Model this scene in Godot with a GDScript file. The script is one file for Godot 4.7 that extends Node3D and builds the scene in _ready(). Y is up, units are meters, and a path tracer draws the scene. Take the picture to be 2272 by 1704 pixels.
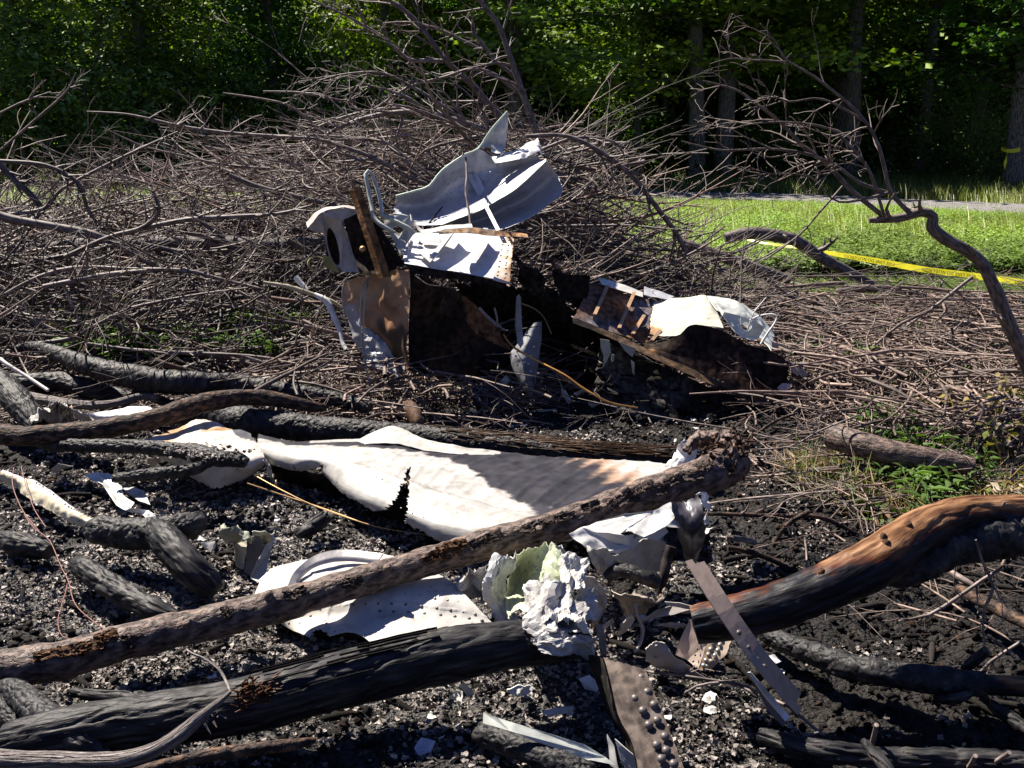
extends Node3D
# Burnt aircraft wreckage among charred logs and brush at the edge of a wood.

const EYE := Vector3(0, 1.65, 0)
const PITCH := 14.3
const FOV := 40.0
const F := 2341.0                       # focal length of the photograph in its own pixels (2272 x 1704)
# photograph crops used for tracing: offset x, offset y, enlargement
const NN := Vector3(0, 0, 1)
const A := Vector3(660, 220, 3.456)
const B := Vector3(1150, 520, 3.16)
const C := Vector3(760, 570, 2.9105)
const D := Vector3(760, 1134, 2.9105)
const E := Vector3(300, 900, 3.16)
const H := Vector3(1000, 1050, 3.456)
const I := Vector3(0, 880, 5.53)
const G := Vector3(1512, 1134, 2.9105)
const R1 := Vector3(0, 1134, 2.9105)
const R2 := Vector3(760, 0, 2.9105)
const R3 := Vector3(1512, 0, 2.9105)
const R4 := Vector3(0, 570, 2.9105)
const R6 := Vector3(1512, 570, 2.9105)
const R0 := Vector3(0, 0, 2.9105)

var nz := FastNoiseLite.new()
var nc := FastNoiseLite.new()
var rng := RandomNumberGenerator.new()
var M := {}
var taken := {}
var cam_basis := Basis(Vector3.RIGHT, deg_to_rad(-PITCH))

# ------------------------------------------------------------------ mesh buffer
class Buf:
	var v := PackedVector3Array()
	var n := PackedVector3Array()
	var uv := PackedVector2Array()
	var c := PackedColorArray()
	var ix := PackedInt32Array()
	func add(p: Vector3, nn: Vector3, t: Vector2, col: Color) -> int:
		v.append(p); n.append(nn); uv.append(t); c.append(col)
		return v.size() - 1
	func tri(a: int, b: int, d: int, want: Vector3):
		if (v[d] - v[a]).cross(v[b] - v[a]).dot(want) >= 0.0:
			ix.append(a); ix.append(b); ix.append(d)
		else:
			ix.append(a); ix.append(d); ix.append(b)
	func face(p: Array, col: Color, want: Vector3):
		var nn: Vector3 = want.normalized()
		var k := v.size()
		for q in p: add(q, nn, Vector2(q.x + q.z, q.y), col)
		for i in range(1, p.size() - 1): tri(k, k + i, k + i + 1, nn)
	func mesh(off: Vector3) -> ArrayMesh:
		var vv := v.duplicate()
		for i in vv.size(): vv[i] -= off
		var a := []
		a.resize(Mesh.ARRAY_MAX)
		a[Mesh.ARRAY_VERTEX] = vv; a[Mesh.ARRAY_NORMAL] = n; a[Mesh.ARRAY_TEX_UV] = uv
		a[Mesh.ARRAY_COLOR] = c; a[Mesh.ARRAY_INDEX] = ix
		var m := ArrayMesh.new()
		m.add_surface_from_arrays(Mesh.PRIMITIVE_TRIANGLES, a)
		return m
	func base() -> Vector3:
		var lo := Vector3.INF
		var hi := -Vector3.INF
		for p in v:
			lo = lo.min(p); hi = hi.max(p)
		return Vector3((lo.x + hi.x) / 2, lo.y, (lo.z + hi.z) / 2)

# ------------------------------------------------------------------ placing
func ray(x: float, y: float) -> Vector3:
	return cam_basis * Vector3((x - 1136.0) / F, (852.0 - y) / F, -1.0)
func g(x: float, y: float, h := 0.0) -> Vector3:          # where the line of sight meets height h
	var r := ray(x, y)
	return EYE + r * ((h - EYE.y) / r.y)
func q(x: float, y: float, d: float) -> Vector3:           # a point d metres ahead
	var r := ray(x, y)
	return EYE + r * (d / -r.z)
func px(p: Vector3) -> float:                               # metres per photograph pixel at p
	return (p - EYE).dot(cam_basis * Vector3.FORWARD) / F
func QP(k: Vector3, l: Array) -> Array:
	var o := []
	for e in l: o.append(q(k.x + e[0] / k.z, k.y + e[1] / k.z, e[2]))
	return o
func QD(k: Vector3, d: float, l: Array) -> Array:
	var o := []
	for e in l: o.append(q(k.x + e[0] / k.z, k.y + e[1] / k.z, e[2] if e.size() > 2 else d))
	return o
func GP(k: Vector3, l: Array, h := 0.0) -> Array:
	var o := []
	for e in l: o.append(g(k.x + e[0] / k.z, k.y + e[1] / k.z, e[2] if e.size() > 2 else h))
	return o
func pleat(u: float, v: float, n: float, sd: float) -> float:   # sharp-edged folds running down a sheet
	var x := u * n + 1.0 * nz.get_noise_2d(v * 1.6 + sd, u * 1.3 + sd * 3.0) + .18 * nz.get_noise_2d(v * 6.0, u * 5.0 + sd)
	return absf(fposmod(x, 2.0) - 1.0) - .5
func n3(p: Vector3, f := 1.0) -> float:
	return nz.get_noise_3d(p.x * f, p.y * f, p.z * f)

# ------------------------------------------------------------------ naming
func numbered(called: String) -> String:
	var k: int = taken.get(called, 0)
	taken[called] = k + 1
	return called if k == 0 else "%s_%03d" % [called, k]
func tag(o: Node, label: String, category: String, group := "") -> Node:
	o.set_meta("label", label); o.set_meta("category", category)
	if group != "": o.set_meta("group", group)
	return o
func thing(called: String, label: String, category: String, at: Vector3, group := "") -> Node3D:
	var o := Node3D.new()
	o.name = numbered(called); add_child(o, true); o.position = at
	return tag(o, label, category, group)
func origin(o: Node3D) -> Vector3:
	var p := Vector3.ZERO
	while o != null and o != self:
		p += o.position
		o = o.get_parent() as Node3D
	return p
func part(b: Buf, called: String, m: Material, parent: Node3D, label := "", stuff := false) -> MeshInstance3D:
	var o := MeshInstance3D.new()
	o.name = called
	parent.add_child(o, true)
	o.mesh = b.mesh(origin(parent))
	o.material_override = m
	if label != "": o.set_meta("label", label)
	if stuff: o.set_meta("kind", "stuff")
	return o
func solo(b: Buf, called: String, m: Material, label: String, category: String, group := "") -> MeshInstance3D:
	var o := MeshInstance3D.new()
	o.name = numbered(called); add_child(o, true)
	var at := b.base()
	o.mesh = b.mesh(at); o.position = at; o.material_override = m
	tag(o, label, category, group)
	return o
func setting(b: Buf, called: String, m: Material, kind := "structure") -> MeshInstance3D:
	var o := MeshInstance3D.new()
	o.name = numbered(called); add_child(o, true)
	o.mesh = b.mesh(Vector3.ZERO); o.material_override = m
	o.set_meta("kind", kind)
	return o
func scatter(called: String, mesh: Mesh, m: Material, xf: Array, cols: Array, parent: Node3D = null, kind := "stuff") -> MultiMeshInstance3D:
	var mm := MultiMesh.new()
	mm.transform_format = MultiMesh.TRANSFORM_3D
	mm.use_colors = cols.size() > 0
	mm.mesh = mesh
	mm.instance_count = xf.size()
	for i in xf.size():
		mm.set_instance_transform(i, xf[i])
		if cols.size() > 0: mm.set_instance_color(i, cols[i])
	var o := MultiMeshInstance3D.new()
	o.name = called if parent else numbered(called)
	(parent if parent else self as Node3D).add_child(o, true)
	o.multimesh = mm; o.material_override = m
	o.set_meta("kind", kind)
	return o
func add_copy(proto: Node3D, at: Vector3, b: Basis, called: String, label: String, category: String, group := "") -> Node3D:
	var r: Node3D = proto.duplicate()
	r.name = numbered(called); add_child(r, true)
	r.transform = Transform3D(b, at)
	return tag(r, label, category, group)

# ------------------------------------------------------------------ materials
func noise_tex(freq: float, offs: Array, cols: Array, sd := 1, kind := FastNoiseLite.TYPE_SIMPLEX_SMOOTH, oct := 4, size := 512, ret := FastNoiseLite.RETURN_DISTANCE2_SUB) -> NoiseTexture2D:
	var fn := FastNoiseLite.new()
	fn.noise_type = kind; fn.frequency = freq; fn.seed = sd; fn.fractal_octaves = oct
	fn.fractal_type = FastNoiseLite.FRACTAL_FBM if oct > 1 else FastNoiseLite.FRACTAL_NONE
	fn.cellular_return_type = ret
	var t := NoiseTexture2D.new()
	t.width = size; t.height = size; t.seamless = true; t.noise = fn
	var gr := Gradient.new()
	gr.offsets = PackedFloat32Array(offs); gr.colors = PackedColorArray(cols)
	t.color_ramp = gr
	return t
func lin(r: float, gg: float, b: float) -> Color:
	return Color(r, gg, b).linear_to_srgb()
func mat(tex: Texture2D, rough: float, scale: Vector3, height: Texture2D = null, hs := 1.0, tri := false, vcol := false, metal := 0.0) -> StandardMaterial3D:
	var m := StandardMaterial3D.new()
	m.albedo_texture = tex; m.roughness = rough; m.metallic = metal
	m.uv1_scale = scale; m.uv1_triplanar = tri; m.vertex_color_use_as_albedo = vcol
	m.cull_mode = BaseMaterial3D.CULL_DISABLED
	if height:
		m.heightmap_enabled = true; m.heightmap_texture = height; m.heightmap_scale = hs
	return m
func plain(col: Color, rough: float, metal := 0.0, vcol := false) -> StandardMaterial3D:
	var m := StandardMaterial3D.new()
	m.albedo_color = col; m.roughness = rough; m.metallic = metal; m.vertex_color_use_as_albedo = vcol
	m.cull_mode = BaseMaterial3D.CULL_DISABLED
	return m
func make_materials():
	var gray := [Color.BLACK, Color.WHITE]
	var h_fine := noise_tex(0.02, [0.25, 0.75], gray, 3, FastNoiseLite.TYPE_SIMPLEX_SMOOTH, 5)
	var h_cell := noise_tex(0.022, [0.0, 0.35], gray, 4, FastNoiseLite.TYPE_CELLULAR, 2)
	var h_bark := noise_tex(0.02, [0.0, 0.3, 0.42, 0.6, 1.0], [Color.BLACK, Color(.2,.2,.2), Color(.75,.75,.75), Color(.8,.8,.8), Color.WHITE], 33, FastNoiseLite.TYPE_SIMPLEX_SMOOTH, 4)
	var bark_c := noise_tex(0.012, [0.2, 0.42, 0.55, 0.68, 0.85], [lin(.026, .018, .015), lin(.080, .056, .047), lin(.11, .078, .066), lin(.14, .100, .086), lin(.18, .115, .085)], 7, FastNoiseLite.TYPE_SIMPLEX_SMOOTH, 5)
	M.bark = mat(bark_c, 0.6, Vector3(5, 3, 1), h_bark, 0.5)
	var bark_k := noise_tex(0.012, [0.2, 0.45, 0.6, 0.8], [lin(.012, .009, .008), lin(.03, .02, .016), lin(.06, .038, .03), lin(.11, .06, .035)], 8, FastNoiseLite.TYPE_SIMPLEX_SMOOTH, 5)
	M.dark_bark = mat(bark_k, 0.7, Vector3(6, 3, 1), h_bark, 0.6)
	var char_c := noise_tex(0.013, [0.2, 0.45, 0.6, 0.75, 0.95], [lin(.004, .004, .005), lin(.011, .0105, .012), lin(.021, .020, .022), lin(.034, .031, .030), lin(.055, .047, .042)], 9, FastNoiseLite.TYPE_SIMPLEX_SMOOTH, 5)
	M.char = mat(char_c, 0.55, Vector3(8, 1.0, 1), h_fine, 0.13, false, true)
	M.gator = mat(char_c, 0.6, Vector3(4, 2.6, 1), h_cell, 0.28, false, true)
	M.char.metallic_specular = 0.3; M.gator.metallic_specular = 0.35; M.dark_bark.metallic_specular = 0.3; M.bark.metallic_specular = 0.35
	var peel_c := noise_tex(0.012, [0.2, 0.42, 0.6, 0.85], [lin(.06, .027, .013), lin(.115, .055, .026), lin(.17, .088, .043), lin(.25, .145, .08)], 11, FastNoiseLite.TYPE_SIMPLEX_SMOOTH, 5)
	M.peeled = mat(peel_c, 0.5, Vector3(7, .9, 1), h_fine, 0.10, false, true)
	var grey_c := noise_tex(0.012, [0.2, 0.45, 0.7, 0.9], [lin(.05, .04, .038), lin(.13, .105, .10), lin(.22, .185, .175), lin(.3, .25, .23)], 12, FastNoiseLite.TYPE_SIMPLEX_SMOOTH, 5)
	M.grey_wood = mat(grey_c, 0.7, Vector3(12, 1.0, 1), h_fine, 0.8)
	var twig_c := noise_tex(0.015, [0.15, 0.45, 0.65, 0.9], [lin(.045, .031, .026), lin(.12, .090, .078), lin(.20, .155, .138), lin(.31, .25, .23)], 13, FastNoiseLite.TYPE_SIMPLEX_SMOOTH, 4)
	M.twig = mat(twig_c, 0.65, Vector3(4, 1.5, 1), null, 1, false, true)
	M.trunk = mat(noise_tex(0.015, [0.2, 0.5, 0.8], [lin(.06, .05, .042), lin(.15, .13, .11), lin(.25, .225, .20)], 14), 0.85, Vector3(3, 0.7, 1), h_fine, 2.0)
	var paint := noise_tex(0.012, [0.0, 0.32, 0.5, 1.0], [Color(.80, .78, .75), Color(.93, .925, .92), Color(.97, .97, .97), Color(1, 1, 1)], 21, FastNoiseLite.TYPE_SIMPLEX_SMOOTH, 5)
	M.metal = mat(paint, 0.45, Vector3(2.2, 2.2, 2.2), h_fine, 0.05, true, true, 0.0)
	M.bare = mat(paint, 0.42, Vector3(3, 3, 3), h_fine, 0.05, true, true, 0.3)
	M.metal.metallic_specular = 0.3; M.bare.metallic_specular = 0.35
	M.peeled.metallic_specular = 0.25
	M.soot = mat(noise_tex(0.014, [0.2, 0.5, 0.68, 0.9], [Color(.45, .42, .4), Color(.75, .73, .72), Color(1, .95, .9), Color(1, 1, 1)], 22, FastNoiseLite.TYPE_SIMPLEX_SMOOTH, 5), 0.8, Vector3(3, 3, 3), h_fine, 0.1, true, true)
	M.soot.metallic_specular = 0.2
	M.crumb = mat(noise_tex(0.02, [0.2, 0.5, 0.8], [Color(.4, .4, .4), Color(.8, .8, .8), Color(1, 1, 1)], 23), 0.75, Vector3(5, 5, 5), h_fine, 1.6, true, true)
	M.crumb.metallic_specular = 0.3
	var gnd := mat(noise_tex(0.012, [0.15, 0.4, 0.6, 0.85], [Color(.35, .33, .32), Color(.7, .68, .66), Color(1, .97, .93), Color(1, 1, 1)], 24, FastNoiseLite.TYPE_SIMPLEX_SMOOTH, 5), 0.85, Vector3(1.5, 1.5, 1.5), h_fine, 1.5, true, true)
	M.ground = gnd
	M.leaf = plain(Color.WHITE, 0.6, 0, true)
	M.leaf.metallic_specular = 0.3
	M.leaf.backlight_enabled = true; M.leaf.backlight = lin(.55, .66, .10)
	M.leaf_bright = M.leaf.duplicate(); M.leaf_bright.albedo_color = Color(1.0, .98, .75)
	M.leaf_dark = M.leaf.duplicate(); M.leaf_dark.albedo_color = Color(.62, .74, .66)
	M.grass = plain(Color.WHITE, 0.5, 0, true)
	M.grass.backlight_enabled = true; M.grass.backlight = lin(.5, .56, .09)
	M.wire = plain(lin(.35, .22, .1), 0.4, 0.6)
	M.copper = plain(lin(.55, .27, .07), 0.35, 0.7)
	M.red = plain(lin(.16, .05, .04), 0.6)
	M.steel = plain(lin(.30, .28, .25), 0.4, 0.5)
	M.dark_rivet = plain(lin(.10, .085, .08), 0.5, 0.3)
	M.tape = plain(lin(.82, .78, .03), 0.35)
	M.tape.backlight_enabled = true; M.tape.backlight = lin(.5, .4, .02)
	M.ink = plain(lin(.02, .02, .015), 0.5)

# ------------------------------------------------------------------ shape makers
func cr(a, b, c, d, t: float):
	return 0.5 * ((2.0 * b) + (c - a) * t + (2.0 * a - 5.0 * b + 4.0 * c - d) * t * t + (3.0 * b - a - 3.0 * c + d) * t * t * t)
func curve_pts(pts: Array, rad: Array, seg: float) -> Array:
	var P := []
	var Rr := []
	var n := pts.size()
	for i in n - 1:
		var a: Vector3 = pts[max(i - 1, 0)]
		var b: Vector3 = pts[i]
		var c: Vector3 = pts[i + 1]
		var d: Vector3 = pts[min(i + 2, n - 1)]
		var k: int = max(1, ceili(b.distance_to(c) / seg))
		for j in k:
			var t := float(j) / k
			P.append(cr(a, b, c, d, t))
			Rr.append(lerpf(rad[i], rad[i + 1], t))
	P.append(pts[n - 1]); Rr.append(rad[n - 1])
	return [P, Rr]
# a bent, tapering, uneven round stick; tint is a Color or a Callable(point, outward, share of length)
func tube(b: Buf, pts: Array, rad: Array, sides := 8, seg := 0.06, bump := 0.0, bfreq := 9.0, tint = Color.WHITE, cap := true, crack := 0.0, around := 26.0, lengthwise := 11.0):
	var pr := curve_pts(pts, rad, seg)
	var P: Array = pr[0]
	var Rr: Array = pr[1]
	var m := P.size()
	var side := Vector3.ZERO
	var k0 := b.v.size()
	var along := 0.0
	var call: bool = tint is Callable
	for i in m:
		var t: Vector3 = (P[min(i + 1, m - 1)] - P[max(i - 1, 0)]).normalized()
		if t.length() < 0.5: t = Vector3.RIGHT
		if i == 0:
			side = t.cross(Vector3.DOWN)
			if side.length() < 0.05: side = t.cross(Vector3.RIGHT)
			side = side.cross(t).normalized()
			if side.dot(Vector3.DOWN) < 0: side = -side
		else:
			side = (side - t * side.dot(t)).normalized()
			along += P[i].distance_to(P[i - 1])
		var up := t.cross(side)
		for j in sides + 1:
			var an := TAU * j / sides
			var o := side * cos(an) + up * sin(an)
			var r: float = Rr[i]
			if bump > 0.0: r *= 1.0 + bump * (n3(P[i] + o * r, bfreq) + 0.5 * n3(P[i] + o * r, bfreq * 3.1))
			if crack > 0.0: r -= crack * (1.0 - smoothstep(0.0, .22, nc.get_noise_2d(an * Rr[0] * around + .4 * n3(P[i] + o * r, 9.0), along * lengthwise) + 1.0)) * (.6 + .8 * absf(n3(P[i], 2.0)))
			var p: Vector3 = P[i] + o * r
			b.add(p, o, Vector2(float(j) / sides * TAU * Rr[0], along), tint.call(p, o, float(i) / (m - 1)) if call else tint)
	var w := sides + 1
	if bump > 0.0:
		for i in m:
			for j in w:
				var jn := j + 1 if j < sides else 1
				var jp := j - 1 if j > 0 else sides - 1
				var du := b.v[k0 + i * w + jn] - b.v[k0 + i * w + jp]
				var dv := b.v[k0 + min(i + 1, m - 1) * w + j] - b.v[k0 + max(i - 1, 0) * w + j]
				var nn := du.cross(dv).normalized()
				var o := b.n[k0 + i * w + j]
				b.n[k0 + i * w + j] = nn if nn.dot(o) > 0 else -nn
	for i in m - 1:
		for j in sides:
			var a := k0 + i * w + j
			b.tri(a, a + 1, a + w, b.n[a])
			b.tri(a + 1, a + w + 1, a + w, b.n[a])
	if cap:
		for e in 2:
			var i := 0 if e == 0 else m - 1
			var t: Vector3 = (P[0] - P[1]).normalized() if e == 0 else (P[m - 1] - P[m - 2]).normalized()
			var k := b.v.size()
			var cc: Color = tint.call(P[i], t, float(e)) if call else tint
			b.add(P[i] + t * Rr[i] * (0.25 if bump > 0 else 0.6) * rng.randf(), t, Vector2(0, along), cc)
			for j in sides + 1:
				b.add(b.v[k0 + i * w + j], t, Vector2(b.uv[k0 + i * w + j].x * 0.5, along + 0.03), cc)
			for j in sides: b.tri(k, k + 1 + j, k + 2 + j, t)
# a traced stick: entries [x, y, height, width in photograph pixels]
func stick(k: Vector3, l: Array) -> Array:
	var P := []
	var Rr := []
	for e in l:
		var p := g(k.x + e[0] / k.z, k.y + e[1] / k.z, e[2])
		P.append(p); Rr.append(e[3] * px(p) * 0.5)
	return [P, Rr]
func stick_d(k: Vector3, l: Array) -> Array:               # entries [x, y, distance, width]
	var P := []
	var Rr := []
	for e in l:
		var p := q(k.x + e[0] / k.z, k.y + e[1] / k.z, e[2])
		P.append(p); Rr.append(e[3] * px(p) * 0.5)
	return [P, Rr]
func surf(ctrl: Array, u: float, v: float) -> Vector3:      # u across the columns, v down the rows
	var nr := ctrl.size()
	var nc: int = ctrl[0].size()
	var x := clampf(u, 0, 1) * (nc - 1)
	var y := clampf(v, 0, 1) * (nr - 1)
	var i: int = min(int(x), nc - 2)
	var j: int = min(int(y), nr - 2)
	var t := x - i
	var rows := []
	for k in range(j - 1, j + 3):
		var r: Array = ctrl[clampi(k, 0, nr - 1)]
		rows.append(cr(r[max(i - 1, 0)], r[i], r[i + 1], r[min(i + 2, nc - 1)], t))
	return cr(rows[0], rows[1], rows[2], rows[3], y - j)
# sheet metal through a net of control points. o: nu, nv, t thickness, amp/freq dents, jag [top, right, bottom, left], col Color or Callable(u, v, p), hole Callable(u, v), bend Callable(u, v) extra offset
func sheet(b: Buf, ctrl: Array, o := {}):
	var nu: int = o.get("nu", 40)
	var nv: int = o.get("nv", 24)
	var t: float = o.get("t", 0.003)
	var amp: float = o.get("amp", 0.004)
	var freq: float = o.get("freq", 6.0)
	var jag: Array = o.get("jag", [0, 0, 0, 0])
	var jf: float = o.get("jf", 90.0)
	var col = o.get("col", Color(.75, .75, .74))
	var hole = o.get("hole", null)
	var bend = o.get("bend", null)
	var crease: float = o.get("crease", 0.0)
	var sd: float = o.get("seed", 0.0)
	var w := nu + 1
	var P := PackedVector3Array()
	var UV := PackedVector2Array()
	for j in nv + 1:
		for i in w:
			var u := float(i) / nu
			var v := float(j) / nv
			var uu := lerpf(jag[3] * absf(nz.get_noise_2d(v * jf, 11.0 + sd)), 1.0 - jag[1] * absf(nz.get_noise_2d(v * jf, 37.0 + sd)), u)
			var vv := lerpf(jag[0] * absf(nz.get_noise_2d(u * jf, 71.0 + sd)), 1.0 - jag[2] * absf(nz.get_noise_2d(u * jf, 93.0 + sd)), v)
			var p := surf(ctrl, uu, vv)
			P.append(p); UV.append(Vector2(uu, vv))
	var base_n := PackedVector3Array()
	for j in nv + 1:
		for i in w:
			var du := P[j * w + min(i + 1, nu)] - P[j * w + max(i - 1, 0)]
			var dv := P[min(j + 1, nv) * w + i] - P[max(j - 1, 0) * w + i]
			base_n.append(du.cross(dv).normalized())
	var Q := PackedVector3Array()
	for k in P.size():
		var d := amp * (n3(P[k] + Vector3(sd, 0, 0), freq) + 0.45 * n3(P[k], freq * 2.7))
		if crease > 0.0: d += crease * (0.5 - absf(n3(P[k] * Vector3(1.6, .5, .8) + Vector3(sd, 3, 0), freq * .7)) * 2.0)
		if bend: d += bend.call(UV[k].x, UV[k].y)
		Q.append(P[k] + base_n[k] * d)
	var N := PackedVector3Array()
	for j in nv + 1:
		for i in w:
			var du := Q[j * w + min(i + 1, nu)] - Q[j * w + max(i - 1, 0)]
			var dv := Q[min(j + 1, nv) * w + i] - Q[max(j - 1, 0) * w + i]
			var nn := du.cross(dv).normalized()
			if nn.length() < 0.5: nn = base_n[j * w + i]
			N.append(nn)
	var call: bool = col is Callable
	if o.get("facet", 0.0) > 0.0:                            # crushed metal: sharp flat facets
		var fa: float = o.facet
		for k in Q.size(): Q[k] += Vector3(n3(Q[k] + Vector3(7, 0, 0), 31.0), n3(Q[k] + Vector3(0, 9, 0), 31.0), n3(Q[k] + Vector3(0, 0, 5), 31.0)) * fa
		for j in nv:
			for i in nu:
				var a := j * w + i
				var quad := [[a, a + 1, a + w], [a + 1, a + w + 1, a + w]] if (i * 7 + j * 3) % 5 > 1 else [[a, a + 1, a + w + 1], [a, a + w + 1, a + w]]
				for f in quad:
					var fn := (Q[f[1]] - Q[f[0]]).cross(Q[f[2]] - Q[f[0]]).normalized()
					if fn.dot(base_n[a]) < 0.0: fn = -fn
					var c0: Color = col.call(UV[a].x, UV[a].y, Q[a]) if call else col
					b.face([Q[f[0]], Q[f[1]], Q[f[2]]], c0, fn)
					b.face([Q[f[0]] - base_n[f[0]] * t, Q[f[1]] - base_n[f[1]] * t, Q[f[2]] - base_n[f[2]] * t], c0, -fn)
				for e in [[a, a + 1, j == 0], [a + w, a + w + 1, j == nv - 1], [a, a + w, i == 0], [a + 1, a + w + 1, i == nu - 1]]:
					if e[2]: b.face([Q[e[0]], Q[e[1]], Q[e[1]] - base_n[e[1]] * t, Q[e[0]] - base_n[e[0]] * t], col.call(UV[a].x, UV[a].y, Q[a]) if call else col, (Q[e[0]] + Q[e[1]]) / 2 - (Q[a] + Q[a + w + 1]) / 2)
		return
	var k0 := b.v.size()
	for k in Q.size():
		b.add(Q[k], N[k], UV[k], col.call(UV[k].x, UV[k].y, Q[k]) if call else col)
	var k1 := b.v.size()
	var under = o.get("under", null)
	for k in Q.size():
		b.add(Q[k] - N[k] * t, -N[k], UV[k], under if under != null else b.c[k0 + k])
	var keep := PackedByteArray()
	for j in nv:
		for i in nu:
			keep.append(0 if hole and hole.call((i + 0.5) / nu, (j + 0.5) / nv) else 1)
	for j in nv:
		for i in nu:
			if keep[j * nu + i] == 0: continue
			var a := j * w + i
			b.tri(k0 + a, k0 + a + 1, k0 + a + w, N[a])
			b.tri(k0 + a + 1, k0 + a + w + 1, k0 + a + w, N[a])
			b.tri(k1 + a, k1 + a + 1, k1 + a + w, -N[a])
			b.tri(k1 + a + 1, k1 + a + w + 1, k1 + a + w, -N[a])
			for s in 4:
				var oi: int = i + [0, 1, 0, -1][s]
				var oj: int = j + [-1, 0, 1, 0][s]
				if oi >= 0 and oj >= 0 and oi < nu and oj < nv and keep[oj * nu + oi] == 1: continue
				var e: Array = [[a, a + 1], [a + 1, a + w + 1], [a + w, a + w + 1], [a, a + w]][s]
				var mid := (Q[a] + Q[a + w + 1]) / 2
				var out: Vector3 = (Q[e[0]] + Q[e[1]]) / 2 - mid
				var c0 := b.c[k0 + a]
				b.face([Q[e[0]], Q[e[1]], Q[e[1]] - N[e[1]] * t, Q[e[0]] - N[e[0]] * t], c0, out)
# flat or slightly bent plate cut to an outline, with holes
func plate(b: Buf, out: Array, o := {}):
	var t: float = o.get("t", 0.003)
	var holes: Array = o.get("holes", [])
	var sub: int = o.get("sub", 2)
	var amp: float = o.get("amp", 0.004)
	var freq: float = o.get("freq", 7.0)
	var col = o.get("col", Color(.7, .7, .69))
	var call: bool = col is Callable
	var N := Vector3.ZERO
	for i in out.size():
		var a: Vector3 = out[i]
		var c: Vector3 = out[(i + 1) % out.size()]
		N += Vector3((a.y - c.y) * (a.z + c.z), (a.z - c.z) * (a.x + c.x), (a.x - c.x) * (a.y + c.y))
	N = N.normalized()
	if N.dot(EYE - out[0]) < 0: N = -N
	var X: Vector3 = (out[1] - out[0]); X = (X - N * X.dot(N)).normalized()
	var Y := N.cross(X)
	var pts: Array = out.duplicate()
	for hl in holes:
		var bi := 0
		var bj := 0
		var best := INF
		for i in pts.size():
			for j in hl.size():
				if pts[i].distance_to(hl[j]) < best:
					best = pts[i].distance_to(hl[j]); bi = i; bj = j
		var hh: Array = hl.duplicate()
		var s0 := 0.0
		var s1 := 0.0
		for i in pts.size():
			var aa: Vector3 = pts[i]; var cc: Vector3 = pts[(i + 1) % pts.size()]
			s0 += aa.dot(X) * cc.dot(Y) - cc.dot(X) * aa.dot(Y)
		for i in hh.size():
			var aa: Vector3 = hh[i]; var cc: Vector3 = hh[(i + 1) % hh.size()]
			s1 += aa.dot(X) * cc.dot(Y) - cc.dot(X) * aa.dot(Y)
		if s0 * s1 > 0:
			hh.reverse(); bj = hh.size() - 1 - bj
		var ins := []
		for j in hh.size() + 1: ins.append(hh[(bj + j) % hh.size()] + (X * 0.00005 if j == hh.size() else Vector3.ZERO))
		ins.append(pts[bi] + Y * 0.00005)
		pts = pts.slice(0, bi + 1) + ins + pts.slice(bi + 1)
	var flat := PackedVector2Array()
	for p in pts: flat.append(Vector2(p.dot(X), p.dot(Y)))
	var tr := Geometry2D.triangulate_polygon(flat)
	if tr.is_empty():
		var mid := Vector3.ZERO
		for p in out: mid += p / out.size()
		var w := (mid - EYE).normalized()
		var sx := w.cross(Vector3.UP).normalized()
		var sy := sx.cross(w)
		for i in pts.size():
			var e: Vector3 = pts[i] - EYE
			flat[i] = Vector2(e.dot(sx), e.dot(sy)) / e.dot(w)
		tr = Geometry2D.triangulate_polygon(flat)
	if tr.is_empty():
		print("plate outline cannot be cut: ", out.size(), " ", out[0])
		return
	var disp := func(p: Vector3) -> float: return amp * (n3(p, freq) + 0.5 * n3(p, freq * 2.6))
	var tris := []
	for i in range(0, tr.size(), 3): tris.append([pts[tr[i]], pts[tr[i + 1]], pts[tr[i + 2]]])
	for s in sub:
		var nx := []
		for f in tris:
			var ab: Vector3 = (f[0] + f[1]) / 2; var bc: Vector3 = (f[1] + f[2]) / 2; var ca: Vector3 = (f[2] + f[0]) / 2
			nx.append([f[0], ab, ca]); nx.append([ab, f[1], bc]); nx.append([ca, bc, f[2]]); nx.append([ab, bc, ca])
		tris = nx
	for f in tris:
		var fn: Vector3 = (f[2] - f[0]).cross(f[1] - f[0]).normalized()
		if fn.dot(N) < 0: fn = -fn
		var k := b.v.size()
		for s in 2:
			for p in f:
				var d: float = disp.call(p)
				var gx: float = (disp.call(p + X * 0.004) - d) / 0.004
				var gy: float = (disp.call(p + Y * 0.004) - d) / 0.004
				var nn := (fn - X * gx - Y * gy).normalized()
				b.add(p + N * (d - t * s), nn if s == 0 else -nn, Vector2(p.dot(X), p.dot(Y)), col.call(p) if call else col)
		b.tri(k, k + 1, k + 2, N); b.tri(k + 3, k + 4, k + 5, -N)
	var loops := [out] + holes
	for li in loops.size():
		var lp: Array = loops[li]
		var mid := Vector3.ZERO
		for p in lp: mid += p
		mid /= lp.size()
		for i in lp.size():
			var a: Vector3 = lp[i]; var c: Vector3 = lp[(i + 1) % lp.size()]
			var st: int = 1 << sub
			for s in st:
				var p0 := a.lerp(c, float(s) / st); var p1 := a.lerp(c, float(s + 1) / st)
				var d0: float = disp.call(p0); var d1: float = disp.call(p1)
				var outw: Vector3 = (p1 - p0).cross(N)
				if (outw.dot((p0 + p1) / 2 - mid) < 0) != (li > 0): outw = -outw
				b.face([p0 + N * d0, p1 + N * d1, p1 + N * (d1 - t), p0 + N * (d0 - t)], col.call(p0) if call else col, outw)
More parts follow.
